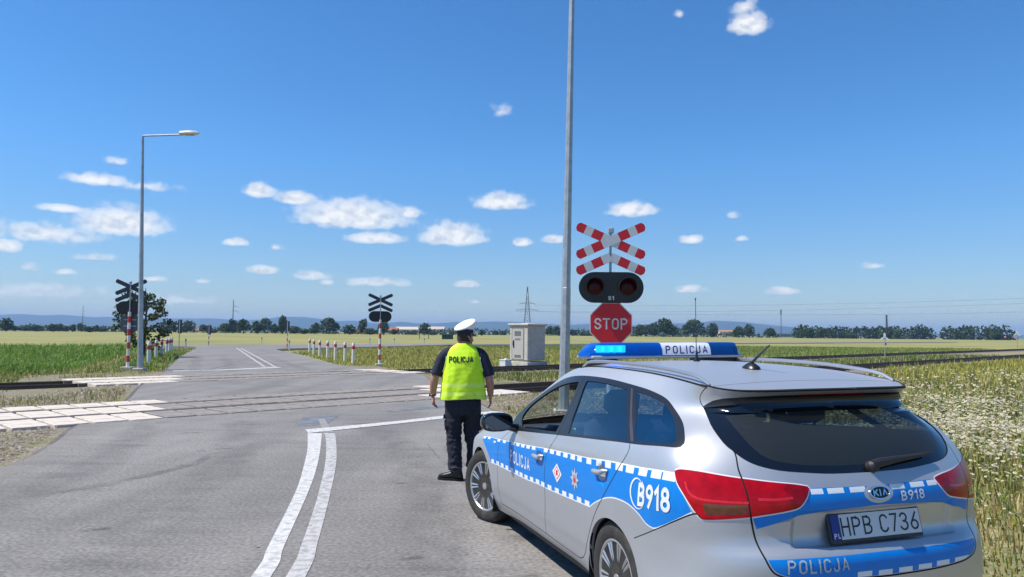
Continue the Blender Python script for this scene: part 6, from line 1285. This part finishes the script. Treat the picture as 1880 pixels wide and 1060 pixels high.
# maker's oval
Pb, Nb = SP([0], [.722])[0], SN([0], [.722])[0]; zz = Vector(Nb); xx = Vector((0, -1, 0)); xx = (xx-zz*xx.dot(zz)).normalized(); yy = zz.cross(xx); BM = Matrix((xx, yy, zz)).transposed().to_4x4(); BM.translation = Vector(Pb)
b = MB(); n = 40
def ell(a, bb, z): return [BM@Vector((a*math.cos(2*math.pi*k/n), bb*math.sin(2*math.pi*k/n), z)) for k in range(n)]
R0, R1, R2_, R3 = ell(.060, .031, 0), ell(.058, .030, .009), ell(.052, .0255, .009), ell(.051, .025, .007)
b.add(R0+R1+R2_+R3, [(j*n+k, j*n+(k+1) % n, (j+1)*n+(k+1) % n, (j+1)*n+k) for j in range(3) for k in range(n)]); b.add(ell(.0515, .0252, .0068), [tuple(range(n))], 1); bd = b.build('badge', [CHROME, BLACKP], gate, smooth=30)
flat_text('KIV', .19, .030, CHROME, 'badge_lettering', gate, BM@Matrix.Translation((0, 0, .007))@Matrix.Rotation(R(-90), 4, 'X')@Matrix.Rotation(R(180), 4, 'X')@Matrix.Rotation(R(180), 4, 'X'), gap=.24, squeeze=1.35, thick=.002)
# number plate
Pp = SP([0], [.562])[0]; PM = Matrix.Translation((Pp[0]-.020, .018, Pp[2]+.004))@Matrix.Rotation(R(-90), 4, 'Z')@Matrix.Rotation(R(-13), 4, 'X')@Matrix.Scale(.965, 4)
b = MB(); b.box((0, 0, 0), (.540, .024, .138), 0, bev=.006); b.box((.024, -.0135, .004), (.468, .004, .112), 1); b.box((-.2355, -.0135, .004), (.046, .004, .112), 2); V_ = [PM@Vector(v) for v in b.V]; b.V = [tuple(v) for v in V_]
np_ = b.build('number_plate', [TRIM, mat('plate_white', (.62, .64, .64), rough=.45, var=.03), mat('plate_blue', (.01, .03, .22), rough=.5)], gate, smooth=None)
flat_text('HPB C736', .105, .083, BLACKP, 'plate_lettering', gate, PM@Matrix.Translation((.020, -.0155, .004)), gap=.19, squeeze=.93, thick=.001)
flat_text('PL', .17, .022, WFOIL, 'plate_lettering', gate, PM@Matrix.Translation((-.2345, -.0155, -.034)), gap=.3, thick=.001)
# rear wiper
uu = np.linspace(.0, -.385, 9); vv = np.interp(uu, [-.385, -.3, -.15, 0], [.8905, .8875, .879, .862]); V = SP(uu, vv, .022)
b = MB(); b.tube([tuple(p) for p in V], [.020, .022, .019, .017, .014, .012, .010, .008, .005], 10); b.lathe([(.03, -.01), (.028, .02), (.015, .034), (0, .036)], 14, 0, Matrix.Translation(tuple(SP([-.012], [.856], .0)[0]))@Vector(SN([-.012], [.856])[0]).to_track_quat('Z', 'Y').to_matrix().to_4x4())
Vb = SP(np.linspace(-.05, -.40, 8), np.interp(np.linspace(-.05, -.40, 8), [-.4, -.05], [.904, .892]), .010); b.tube([tuple(p) for p in Vb], .006, 6); b.build('wiper', mat('wiper_rubber', (.018, .018, .021), rough=.55, var=.2), gate)
# ---- wheels
TYRE = mat('tyre_rubber', (.028, .026, .024), rough=.85, var=.25, scale=12, bump=.15, bscale=60, col2=(.055, .05, .044), mask=(.5, .7)); ALLOY = mat('alloy', (.55, .55, .56), rough=.32, metal=.75, var=.05, scale=9); DARKA = mat('brake_dust', (.02, .02, .022), rough=.7, var=.2)
def wheel(x, y, z, s_, steer):
    w_ = empty('wheel', (x, y, z)); w_.parent = car; w_.rotation_euler = (0, 0, R(steer)); T_ = Matrix.Rotation(R(-90*s_), 4, 'X')     # local z of the lathe points outwards
    b = MB(); rt = .313; b.lathe([(.205, -.10), (.225, -.108), (.265, -.112), (.296, -.102), (rt-.003, -.085), (rt, -.05), (rt, -.045), (rt-.006, -.043), (rt-.006, -.037), (rt, -.035), (rt+.001, -.003), (rt-.006, -.001), (rt-.006, .005), (rt+.001, .007), (rt, .04), (rt-.006, .042), (rt-.006, .048), (rt, .05), (rt-.003, .085), (.297, .102), (.268, .113), (.235, .110), (.213, .104), (.205, .098)], 56, 0, T_); b.build('tyre', TYRE, w_, smooth=40)
    b = MB(); b.lathe([(.206, -.10), (.190, -.09), (.182, .02), (.190, .075), (.204, .094), (.212, .100), (.212, .105), (.203, .106), (.196, .100), (.190, .088)], 56, 0, T_)
    for k in range(10):
        a = 2*math.pi*k/10+.12
        for da, w0 in ((-.085, .0105), (.085, .0105)):
            p0 = Vector((.052*math.cos(a+da*1.2), .052*math.sin(a+da*1.2), .082)); p1 = Vector((.12*math.cos(a+da*.95), .12*math.sin(a+da*.95), .092)); p2 = Vector((.197*math.cos(a+da), .197*math.sin(a+da), .094)); b.tube([T_@p0, T_@p1, T_@p2], [.0105, .0095, .0115], 6)
    b.lathe([(.068, .06), (.070, .082), (.060, .092), (.030, .096), (.028, .102), (0, .104)], 24, 0, T_); b.build('rim', ALLOY, w_, smooth=35)
    b = MB(); b.lathe([(.188, .035), (.05, .04), (0, .04)], 32, 0, T_); b.lathe([(.14, .041), (.14, .05), (.05, .05)], 32, 1, T_)
    for k in range(5): a = 2*math.pi*k/5+.3; b.lathe([(.008, .088), (.008, .099), (0, .1)], 8, 0, T_@Matrix.Translation((.048*math.cos(a), .048*math.sin(a), 0)))
    b.build('brake', [DARKA, mat('brake_disc', (.16, .155, .15), rough=.4, metal=.8)], w_)
wheel(2.690, .765, .338, 1, 20); wheel(2.690, -.765, .345, -1, 18); wheel(-.005, .765, .320, 1, 0); wheel(-.005, -.765, .305, -1, 0)
# ---- cabin
b = MB(); b.box((1.2, 0, .215), (4.3, 1.62, .03)); b.build('floor_pan', GAP, car, smooth=None)
SEAT = mat('seat_cloth', (.028, .031, .038), rough=.9, var=.2, scale=14)
def seat(x, y, w_, name='seat'):
    s = empty(name, (x, y, .30)); s.parent = car; b = MB(); b.box((.02, 0, .13), (.52, w_, .18), bev=.05); b.build('cushion', SEAT, s, smooth=60)
    b = MB(); rot = Euler((0, R(-14), 0)).to_matrix(); b.box((-.30, 0, .48), (.15, w_, .62), bev=.05, rot=rot); b.build('backrest', SEAT, s, smooth=60)
    for yy in ((0,) if w_ < .8 else (-.42, 0, .42)):
        b = MB(); b.box((-.40, yy, .89), (.10, .26, .17), bev=.04, rot=rot); b.tube([(-.385, yy-.06, .76), (-.395, yy-.06, .84)], .008, 6); b.tube([(-.385, yy+.06, .76), (-.395, yy+.06, .84)], .008, 6); b.build('headrest', SEAT, s, smooth=60)
seat(1.32, .37, .50); seat(1.32, -.37, .50); seat(.42, 0, 1.28, 'rear_bench')
b = MB(); b.box((2.02, 0, .80), (.55, 1.46, .22), bev=.06); b.box((1.80, .37, .90), (.20, .42, .09), bev=.03); b.box((1.75, 0, .60), (.30, .26, .40), bev=.04); b.build('dashboard', mat('dash_plastic', (.030, .034, .042), rough=.6, var=.1, scale=20), car, smooth=60)
b = MB(); st = Matrix.Translation((1.60, .37, .865))@Matrix.Rotation(R(-66), 4, 'Y'); k = 32; b.tube([st@Vector((.185*math.cos(2*math.pi*i/k), .185*math.sin(2*math.pi*i/k), 0)) for i in range(k+1)], .016, 8, cap=False); b.box(tuple(st@Vector((0, 0, -.01))), (.17, .13, .04), rot=st.to_3x3(), bev=.012); b.box(tuple(st@Vector((0, 0, -.005))), (.05, .36, .02), rot=st.to_3x3(), bev=.006); b.tube([st@Vector((0, 0, 0)), st@Vector((0, 0, -.2))], .03, 8); b.build('steering_wheel', TRIM, car)
b = MB(); b.box((-.48, 0, .62), (.72, 1.22, .04)); b.build('load_floor', INNER, car, smooth=None)
b = MB(); b.box((1.30, 0, 1.30), (.03, .22, .06), bev=.01); b.build('rear_view_mirror', TRIM, car)

# ================================================================== police officer seen from behind
from mathutils import noise as mnoise
OFF = empty('person', (-.537, 8.56, 0), 0, 'officer from behind in yellow-green police vest and white peaked cap', 'person')
SKIN = mat('skin', (.42, .22, .145), rough=.55, var=.10, scale=14, col2=(.36, .16, .11), mask=(.45, .7), bump=.08, bscale=90)
NAVYC = mat('navy_cloth', (.012, .015, .034), rough=.85, var=.25, scale=18, bump=.12, bscale=220)
NAVYT = mat('navy_twill', (.010, .012, .024), rough=.85, var=.25, scale=14, bump=.12, bscale=260)
HIVIS = mat('hi_vis_cloth', (.60, .90, .012), rough=.7, var=.08, scale=10, bump=.1, bscale=200)
HIBAND = mat('reflective_tape', (.66, .90, .10), rough=.4, var=.05, scale=12)
LEATHER = mat('black_leather', (.010, .010, .012), rough=.38, var=.2, scale=20)
CAPW = mat('white_cap_cloth', (.78, .78, .77), rough=.8, var=.03, scale=9)
HAIR = mat('short_dark_hair', (.045, .032, .024), rough=.9, var=.3, scale=60, bump=.4, bscale=200)
def ring_loft(b, secs, n=28, m=0):
    """sections (cx, cy, cz, rx, ry[, tilt about x]) joined into one closed tube, super-elliptic"""
    V = []
    for s in secs:
        cx, cy, cz, rx, ry = s[:5]; e = s[5] if len(s) > 5 else 1.0
        for k in range(n):
            a = 2*math.pi*k/n; c_, s_ = math.cos(a), math.sin(a); V.append((cx+rx*math.copysign(abs(c_)**e, c_), cy+ry*math.copysign(abs(s_)**e, s_), cz))
    F = [(i*n+k, i*n+(k+1) % n, (i+1)*n+(k+1) % n, (i+1)*n+k) for i in range(len(secs)-1) for k in range(n)]+[tuple(range(n-1, -1, -1)), tuple((len(secs)-1)*n+k for k in range(n))]
    return b.add(V, F, m)
def fuse(name, b, m, parent, voxel, smooth=6, fold=None, bottom=None):
    """melt overlapping volumes into one continuous skin, then press folds into it"""
    me = bpy.data.meshes.new('tmp'); me.from_pydata([tuple(map(float, v)) for v in b.V], [], b.F); o = bpy.data.objects.new('tmp', me); C.objects.link(o)
    bm = bmesh.new(); bm.from_mesh(me); bmesh.ops.recalc_face_normals(bm, faces=bm.faces); bm.to_mesh(me); bm.free()
    r = o.modifiers.new('r', 'REMESH'); r.mode = 'VOXEL'; r.voxel_size = voxel; s = o.modifiers.new('s', 'SMOOTH'); s.factor = .5; s.iterations = smooth
    ev = o.evaluated_get(bpy.context.evaluated_depsgraph_get()); out = bpy.data.meshes.new_from_object(ev); bpy.data.objects.remove(o)
    if fold:
        n = len(out.vertices); co = np.empty(n*3); no = np.empty(n*3); out.vertices.foreach_get('co', co); out.vertices.foreach_get('normal', no); co = co.reshape(-1, 3); no = no.reshape(-1, 3)
        co += no*np.array([fold(*p) for p in co])[:, None]; out.vertices.foreach_set('co', co.ravel()); out.update()
    out.name = name; out.materials.clear(); out.materials.append(m); out.polygons.foreach_set('use_smooth', np.ones(len(out.polygons), bool))
    q = bpy.data.objects.new(name, out); C.objects.link(q); q.parent = parent; return q
# ---- body: torso, neck, head, arms with hands, legs
b = MB()
ring_loft(b, [(0, 0, .80, .15, .10), (0, 0, .92, .17, .12), (0, 0, 1.05, .17, .125), (0, 0, 1.2, .17, .115), (0, 0, 1.34, .175, .105), (0, .005, 1.42, .15, .085), (.002, .01, 1.47, .08, .065), (.004, .015, 1.50, .062, .062), (.008, .022, 1.535, .060, .064)])
hd = R(-42)          # the head looks to the right
fx, fy = math.sin(-hd), math.cos(hd)
HM = Matrix.Translation((.012, .035, 1.582))@Matrix.Rotation(hd, 4, 'Z')
V = []; n, mm = 30, 22
for i in range(mm+1):
    ph = -math.pi/2+math.pi*i/mm
    for k in range(n):
        a = 2*math.pi*k/n; x = .078*math.cos(ph)*math.cos(a); y = .098*math.cos(ph)*math.sin(a); z = .122*math.sin(ph)
        if z < -.02: y += .018*min(1, (-z-.02)/.07)*(1 if y > 0 else .4); x *= 1-.22*min(1, (-z-.02)/.09)
        if y > .06: y += .006*math.exp(-((z+.095)/.02)**2)-.008*math.exp(-((abs(x)-.032)/.016)**2-((z-.005)/.014)**2)-.004*math.exp(-((z+.062)/.005)**2-(x/.03)**2)
        V.append(HM@Vector((x, y, z)))
b.add(V, [(i*n+k, i*n+(k+1) % n, (i+1)*n+(k+1) % n, (i+1)*n+k) for i in range(mm) for k in range(n)])
b.tube([HM@Vector(p) for p in ((0, .096, .015), (0, .112, -.018), (0, .118, -.034), (0, .100, -.044))], [.008, .012, .015, .010], 8)
for s in (-1, 1):
    P_ = [HM@Vector((s*(.079+.010*math.sin(t)), -.012-.016*math.cos(t*1.1), -.012+.032*math.cos(t))) for t in np.linspace(-.4, 3.4, 8)]; b.tube(P_, [.007, .009, .009, .008, .008, .008, .008, .006], 8)
    e_ = [HM@Vector((s*.078, -.006, z)) for z in (.012, -.005, -.024)]; b.tube(e_, [.008, .009, .007], 8)
def limb(b, pts, rad, n=16, flat=1.0):
    P_ = smooth3(pts, 4); r_ = np.interp(np.linspace(0, len(rad)-1, len(P_)), range(len(rad)), rad); b.tube(P_, list(r_), n)
def smooth3(pts, n):
    P = [np.array(p, float) for p in pts]; out = []
    for i in range(len(P)-1):
        p0, p1, p2, p3 = P[max(i-1, 0)], P[i], P[i+1], P[min(i+2, len(P)-1)]
        for k in range(n): t = k/n; out.append(tuple(.5*((2*p1)+(-p0+p2)*t+(2*p0-5*p1+4*p2-p3)*t*t+(-p0+3*p1-3*p2+p3)*t**3)))
    return out+[tuple(P[-1])]
ARM = {-1: [(-.175, 0, 1.40), (-.235, -.005, 1.34), (-.285, -.01, 1.22), (-.318, -.015, 1.13), (-.334, .005, 1.02), (-.342, .03, .925)], 1: [(.170, 0, 1.40), (.225, -.005, 1.34), (.268, -.01, 1.22), (.293, -.015, 1.12), (.304, .01, 1.02), (.306, .035, .930)]}
for s in (-1, 1):
    limb(b, ARM[s], [.06, .058, .052, .045, .046, .041, .030])
    w0 = Vector(ARM[s][-1]); d = Vector((s*-.02 if s < 0 else .02, .10, -1)).normalized(); d = Vector((.12*(1 if s < 0 else .2), .28, -1)).normalized()
    # palm faces the thigh: flat across x; fingers run down and curl forwards
    up = Vector((0, 1, 0)); sd = d.cross(Vector((1, 0, 0))).normalized(); nrm = sd.cross(d).normalized()
    for k, off in enumerate((-.030, -.010, .010, .029)):
        b.tube([w0+sd*off*.5-d*.01, w0+d*.03+sd*off*.8, w0+d*.085+sd*off], [.017, .016, .0125], 10)
    fin = [(-.031, .066, .0088), (-.011, .078, .0092), (.010, .073, .0090), (.030, .058, .0080)]
    for k, (off, ln, rr) in enumerate(fin):
        p = w0+d*.083+sd*off; pts_ = [p]; ang = 0; dirv = d.copy()
        for j, fr in enumerate((.46, .31, .23)):
            ang += R((10, 22, 20)[j]+3*k); cv_ = (d*math.cos(ang)+nrm*(-s)*math.sin(ang)*(1 if s > 0 else 1)*(1 if True else 0)); pts_.append(pts_[-1]+cv_.normalized()*ln*fr+sd*off*.06)
        b.tube(pts_, [rr*1.12, rr*1.05, rr*.95, rr*.72], 8)
    tp = w0+d*.022+sd*(.030 if False else .030)*(1); th = sd*.9+d*.75; b.tube([w0+d*.012+sd*.018, tp+th*.018, tp+th*.045, tp+th*.040+d*.030], [.016, .0135, .0115, .008], 10)
LEG = {-1: [(-.095, 0, .90), (-.100, .0, .70), (-.098, .008, .46), (-.085, -.012, .26), (-.072, -.02, .09)], 1: [(.090, .03, .90), (.100, .05, .70), (.108, .075, .46), (.112, .085, .26), (.115, .08, .09)]}
for s in (-1, 1): limb(b, LEG[s], [.085, .082, .060, .052, .042])
body_o = fuse('body', b, SKIN, OFF, .0046, 4)
# ---- hair below the cap
b = MB()
V = []; nn = 20
for i in range(7):
    z = -.045+.105*i/6
    for k in range(nn):
        a = R(172)+R(196)*k/(nn-1); r_ = math.sqrt(max(0, 1-(z/.122)**2)); V.append(HM@Vector((.0815*r_*math.cos(a), .1015*r_*math.sin(a), z+.012*math.cos((k/(nn-1)-.5)*math.pi)-.004)))
b.add(V, [(i*nn+k, i*nn+k+1, (i+1)*nn+k+1, (i+1)*nn+k) for i in range(6) for k in range(nn-1)]); b.build('hair', HAIR, OFF, smooth=True)
# ---- shirt
def fold_s(x, y, z): v = Vector((x*9, y*9, z*7)); return .006*mnoise.noise(v)+.003*mnoise.noise(v*2.7)
b = MB()
ring_loft(b, [(0, 0, .86, .185, .13), (0, 0, 1.1, .185, .135), (0, 0, 1.3, .19, .125), (0, 0, 1.40, .175, .10), (0, .005, 1.45, .12, .08)])
for s in (-1, 1): limb(b, [(s*.10, 0, 1.42), (ARM[s][0][0], 0, 1.405), ARM[s][1], ARM[s][2], tuple(np.array(ARM[s][2])*.35+np.array(ARM[s][3])*.65)], [.052, .070, .072, .069, .069, .070], 18)
shirt = fuse('shirt', b, NAVYC, OFF, .008, 4, fold_s)
b = MB(); b.lathe([(.070, 0), (.078, .0), (.073, .034), (.066, .038), (.062, .03), (.064, 0)], 28, 0, Matrix.Translation((.004, .013, 1.478))@Matrix.Rotation(R(-8), 4, 'X')); b.build('collar', NAVYC, shirt)
for s in (-1, 1):
    b = MB(); b.box((s*.155, .0, 1.468), (.11, .045, .010), bev=.003, rot=Matrix.Rotation(R(s*22), 3, 'Y')); b.build('shoulder_strap', NAVYC, shirt)
b = MB(); b.box((-.352, -.045, 1.205), (.022, .008, .014)); b.build('sleeve_badge', WFOIL, shirt, smooth=None)
# ---- high-visibility vest
secs = [(-.004, 0, .868, .256, .172), (-.004, 0, .93, .256, .174), (-.003, 0, 1.0, .248, .172), (-.002, 0, 1.08, .240, .168), (0, 0, 1.16, .231, .162), (0, 0, 1.24, .222, .154), (0, 0, 1.31, .214, .144), (0, 0, 1.37, .207, .132), (0, .002, 1.42, .197, .114), (0, .004, 1.452, .172, .100), (.001, .006, 1.478, .138, .092), (.002, .010, 1.500, .104, .085), (.003, .013, 1.518, .080, .080)]
zs = [s[2] for s in secs]; sec_at = lambda z: [float(np.interp(z, zs, [s[i] for s in secs])) for i in (0, 1, 3, 4)]
def vest_pt(a, z, off=0):
    cx, cy, rx, ry = sec_at(z); e = .86; c_, s_ = math.cos(a), math.sin(a); lo = max(0, (1.35-z)/.5)
    f_ = 1+lo*(.040*math.sin(3*a+2.0*z)+.032*math.sin(7*a-8*z+1)+.018*math.sin(13*a+11*z))+.034*mnoise.noise(Vector((c_*3, s_*3, z*9)))+.016*mnoise.noise(Vector((c_*7+2, s_*7, z*26)))*min(1, lo*2.5+.4)
    f_ += -.030*lo*math.exp(-((z-.985)/.012)**2)*.3+.02*mnoise.noise(Vector((c_*2+5, s_*2, z*5)))*lo
    return Vector((cx+(rx*f_+off)*math.copysign(abs(c_)**e, c_), cy+(ry*f_+off)*math.copysign(abs(s_)**e, s_), z-.012*lo*math.sin(2*a+.6)*(1 if z < .95 else 0)))
n, nz_ = 96, 66; zz = np.linspace(.898, 1.518, nz_); b = MB(); V = [vest_pt(2*math.pi*k/n, z) for z in zz for k in range(n)]
F = []; M_ = []
for i in range(nz_-1):
    z = (zz[i]+zz[i+1])/2; m_ = 1 if .945 < z < .985 or 1.035 < z < 1.075 else (2 if i == 0 else 0)
    for k in range(n): F.append((i*n+k, i*n+(k+1) % n, (i+1)*n+(k+1) % n, (i+1)*n+k)); M_.append(m_)
b.V = V; b.F = F; b.M = M_
vest = b.build('vest', [HIVIS, HIBAND, mat('vest_binding', (.62, .72, .30), rough=.7)], OFF, smooth=True)
so = vest.modifiers.new('thickness', 'SOLIDIFY'); so.thickness = .004; so.offset = -1
# armhole bindings: the shirt's sleeves come out here
for s in (-1, 1):
    P_ = []
    for t in np.linspace(0, 2*math.pi, 30):
        z = 1.315+.125*math.sin(t); a = (0 if s > 0 else math.pi)+s*(-.52*math.cos(t)); p = vest_pt(a, z, .004); P_.append(p)
    b = MB(); b.tube(P_, .0055, 6, cap=False); b.build('armhole_binding', MATS['vest_binding'], vest)
# writing across the back
Q, W = letters('POLICJA', .21, .14); V = []
for i, q in enumerate(Q):
    for p in q:
        x = -.018+(p[0]/W-.5)*.272; z = 1.308+p[1]*.068
        lo_, hi_ = -math.pi+.05, -.05
        for _ in range(26):
            mid = (lo_+hi_)/2
            if vest_pt(mid, z).x < x: lo_ = mid
            else: hi_ = mid
        v = vest_pt((lo_+hi_)/2, z, .003); v.y -= .0012+.0001*(i % 7); V.append(v)
rawmesh('lettering', V, np.arange(len(V)).reshape(-1, 4), mat('black_print', (.012, .013, .014), rough=.6), parent=vest)
# ---- trousers with cargo pockets
def fold_t(x, y, z):
    v = Vector((x*8, y*8, z*6)); k = .8+1.1*max(0, 1-abs(z-.47)/.22)+1.2*max(0, 1-abs(z-.16)/.14); return k*(.011*mnoise.noise(v)+.009*mnoise.noise(Vector((x*14, y*14, z*24)))+.0035*mnoise.noise(v*4.5))
b = MB()
ring_loft(b, [(-.004, .005, .72, .185, .118), (-.004, .004, .80, .204, .132), (-.004, .002, .88, .205, .135), (-.003, 0, .96, .185, .125)])
for s in (-1, 1):
    L_ = LEG[s]; limb(b, [(L_[0][0]*1.05, L_[0][1], .82), (L_[1][0], L_[1][1], .70), (L_[1][0]*.98, (L_[1][1]+L_[2][1])/2, .58), L_[2], (L_[3][0], L_[3][1], .28), (L_[4][0], L_[4][1], .125)], [.108, .102, .090, .080, .077, .074], 22)
    b.box((s*.178+(.012 if s > 0 else -.002), .01+(.04 if s > 0 else 0), .63), (.045, .13, .17), bev=.015)
tro = fuse('trousers', b, NAVYT, OFF, .0075, 3, fold_t)
for s in (-1, 1):
    b = MB(); b.box((s*.205+(.010 if s > 0 else -.002), .01+(.04 if s > 0 else 0), .700), (.014, .14, .05), bev=.005); b.build('pocket_flap', NAVYT, tro)
b = MB(); b.box((-.196, -.06, .675), (.012, .01, .016)); b.build('pocket_tag', WFOIL, tro, smooth=None)
b = MB(); P_ = [(-.072+.079*math.cos(a), -.02+.079*math.sin(a), .150+.006*math.sin(3*a)) for a in np.linspace(0, 6.283, 24)]; b.tube(P_, .0035, 6, cap=False); b.build('hem_stitch', mat('grey_thread', (.10, .11, .13), rough=.8), tro)
# ---- boots: the left toe points to the left
for s, (hx, hy), ang in ((-1, (-.072, -.02), 72), (1, (.115, .08), 10)):
    T_ = Matrix.Translation((hx, hy, 0))@Matrix.Rotation(R(ang), 4, 'Z'); b = MB(); V = []; n = 20
    prof = [(-.082, .030, .030), (-.07, .040, .085), (-.035, .046, .105), (.02, .047, .095), (.07, .050, .075), (.12, .052, .060), (.165, .046, .050), (.195, .028, .034)]
    for y, hw, hh in prof:
        for k in range(n):
            a = 2*math.pi*k/n; c_, s_ = math.cos(a), math.sin(a); V.append(T_@Vector((hw*math.copysign(abs(c_)**.8, c_), y, max(0.022, hh/2+.02+(hh/2)*math.copysign(abs(s_)**.8, s_)))))
    b.add(V, [(i*n+k, i*n+(k+1) % n, (i+1)*n+(k+1) % n, (i+1)*n+k) for i in range(len(prof)-1) for k in range(n)]+[tuple(range(n-1, -1, -1)), tuple((len(prof)-1)*n+k for k in range(n))])
    b.tube([T_@Vector((0, -.02, .07)), T_@Vector((0, -.022, .17))], [.055, .052], 18)
    bo_ = b.build('boot', LEATHER, OFF, smooth=60)
    b = MB(); so_ = [(-.040, -.080), (-.020, -.092), (.020, -.092), (.040, -.080), (.046, -.02), (.050, .06), (.054, .12), (.048, .17), (.028, .203), (-.028, .203), (-.048, .17), (-.054, .12), (-.050, .06), (-.046, -.02)]
    b.add([T_@Vector((x, y, .0)) for x, y in so_]+[T_@Vector((x, y, .026)) for x, y in so_], [tuple(range(13, -1, -1)), tuple(range(14, 28))]+[(k, (k+1) % 14, 14+(k+1) % 14, 14+k) for k in range(14)]); b.build('sole', GAP, bo_, smooth=None)
# ---- peaked cap
CM = HM@Matrix.Translation((0, -.004, .052))@Matrix.Rotation(R(-4), 4, 'X')
b = MB(); n = 40; V = []
for z, r_, dz in ((0, 0, 0), (.046, 0, 0)): pass
bandz = [(0, .085, .101), (.045, .087, .103)]
for z, rx, ry in bandz: V += [CM@Vector((rx*math.cos(2*math.pi*k/n), ry*math.sin(2*math.pi*k/n), z)) for k in range(n)]
b.add(V, [(k, (k+1) % n, n+(k+1) % n, n+k) for k in range(n)]); cap_o = b.build('cap', mat('cap_band', (.010, .014, .055), rough=.7, var=.15, scale=20), OFF, smooth=40)
b = MB(); V = []; rows = [(.044, .087, .103, 0), (.052, .098, .112, .2), (.066, .111, .121, .7), (.082, .116, .125, 1), (.096, .113, .122, 1), (.105, .100, .108, 1), (.109, .07, .078, 1), (.110, .0, .0, 1)]
for z, rx, ry, tl in rows:
    for k in range(n):
        a = 2*math.pi*k/n; y = ry*math.sin(a); V.append(CM@Vector((rx*math.cos(a), y-.006*tl, z+tl*(y*.58+.004)+.004*mnoise.noise(Vector((math.cos(a)*2, math.sin(a)*2, z*30))))))
b.add(V, [(i*n+k, i*n+(k+1) % n, (i+1)*n+(k+1) % n, (i+1)*n+k) for i in range(len(rows)-1) for k in range(n)]); b.build('crown', CAPW, cap_o, smooth=True)
b = MB(); V = []
for r_, z in ((.104, .004), (.155, -.022), (.155, -.026), (.104, 0)):
    for k in range(15): a = R(30)+R(120)*k/14; V.append(CM@Vector((.089/.104*r_*math.cos(a), r_*math.sin(a), z)))
b.add(V, [(j*15+k, j*15+k+1, (j+1)*15+k+1, (j+1)*15+k) for j in range(3) for k in range(14)]); b.build('visor', LEATHER, cap_o)
# ---- wristwatch
w0 = Vector(ARM[-1][-1]); b = MB(); P_ = [w0+Vector((.033*math.cos(a), .033*math.sin(a), .012)) for a in np.linspace(0, 6.283, 20)]; b.tube(P_, .009, 8, cap=False); b.box(tuple(w0+Vector((-.034, -.012, .012))), (.014, .032, .034), bev=.004); b.build('watch', LEATHER, OFF)

# ------------------------------------------------------------------ air between the camera and the hills
hz = MB(); hz.box((0, 5400, 74), (21500, 11400, 152)); ho = hz.build('haze', None, smooth=None); ho.data.materials.clear()
hm = bpy.data.materials.new('haze_air'); hm.use_nodes = True; ht = hm.node_tree; ht.nodes.clear()
hv = ht.nodes.new('ShaderNodeVolumePrincipled'); hv.inputs['Color'].default_value = (.40, .65, 1, 1); hv.inputs['Density'].default_value = 1.45e-4; hv.inputs['Anisotropy'].default_value = .1
hO = ht.nodes.new('ShaderNodeOutputMaterial'); ht.links.new(hv.outputs[0], hO.inputs['Volume']); ho.data.materials.append(hm); tag(ho, kind='stuff')
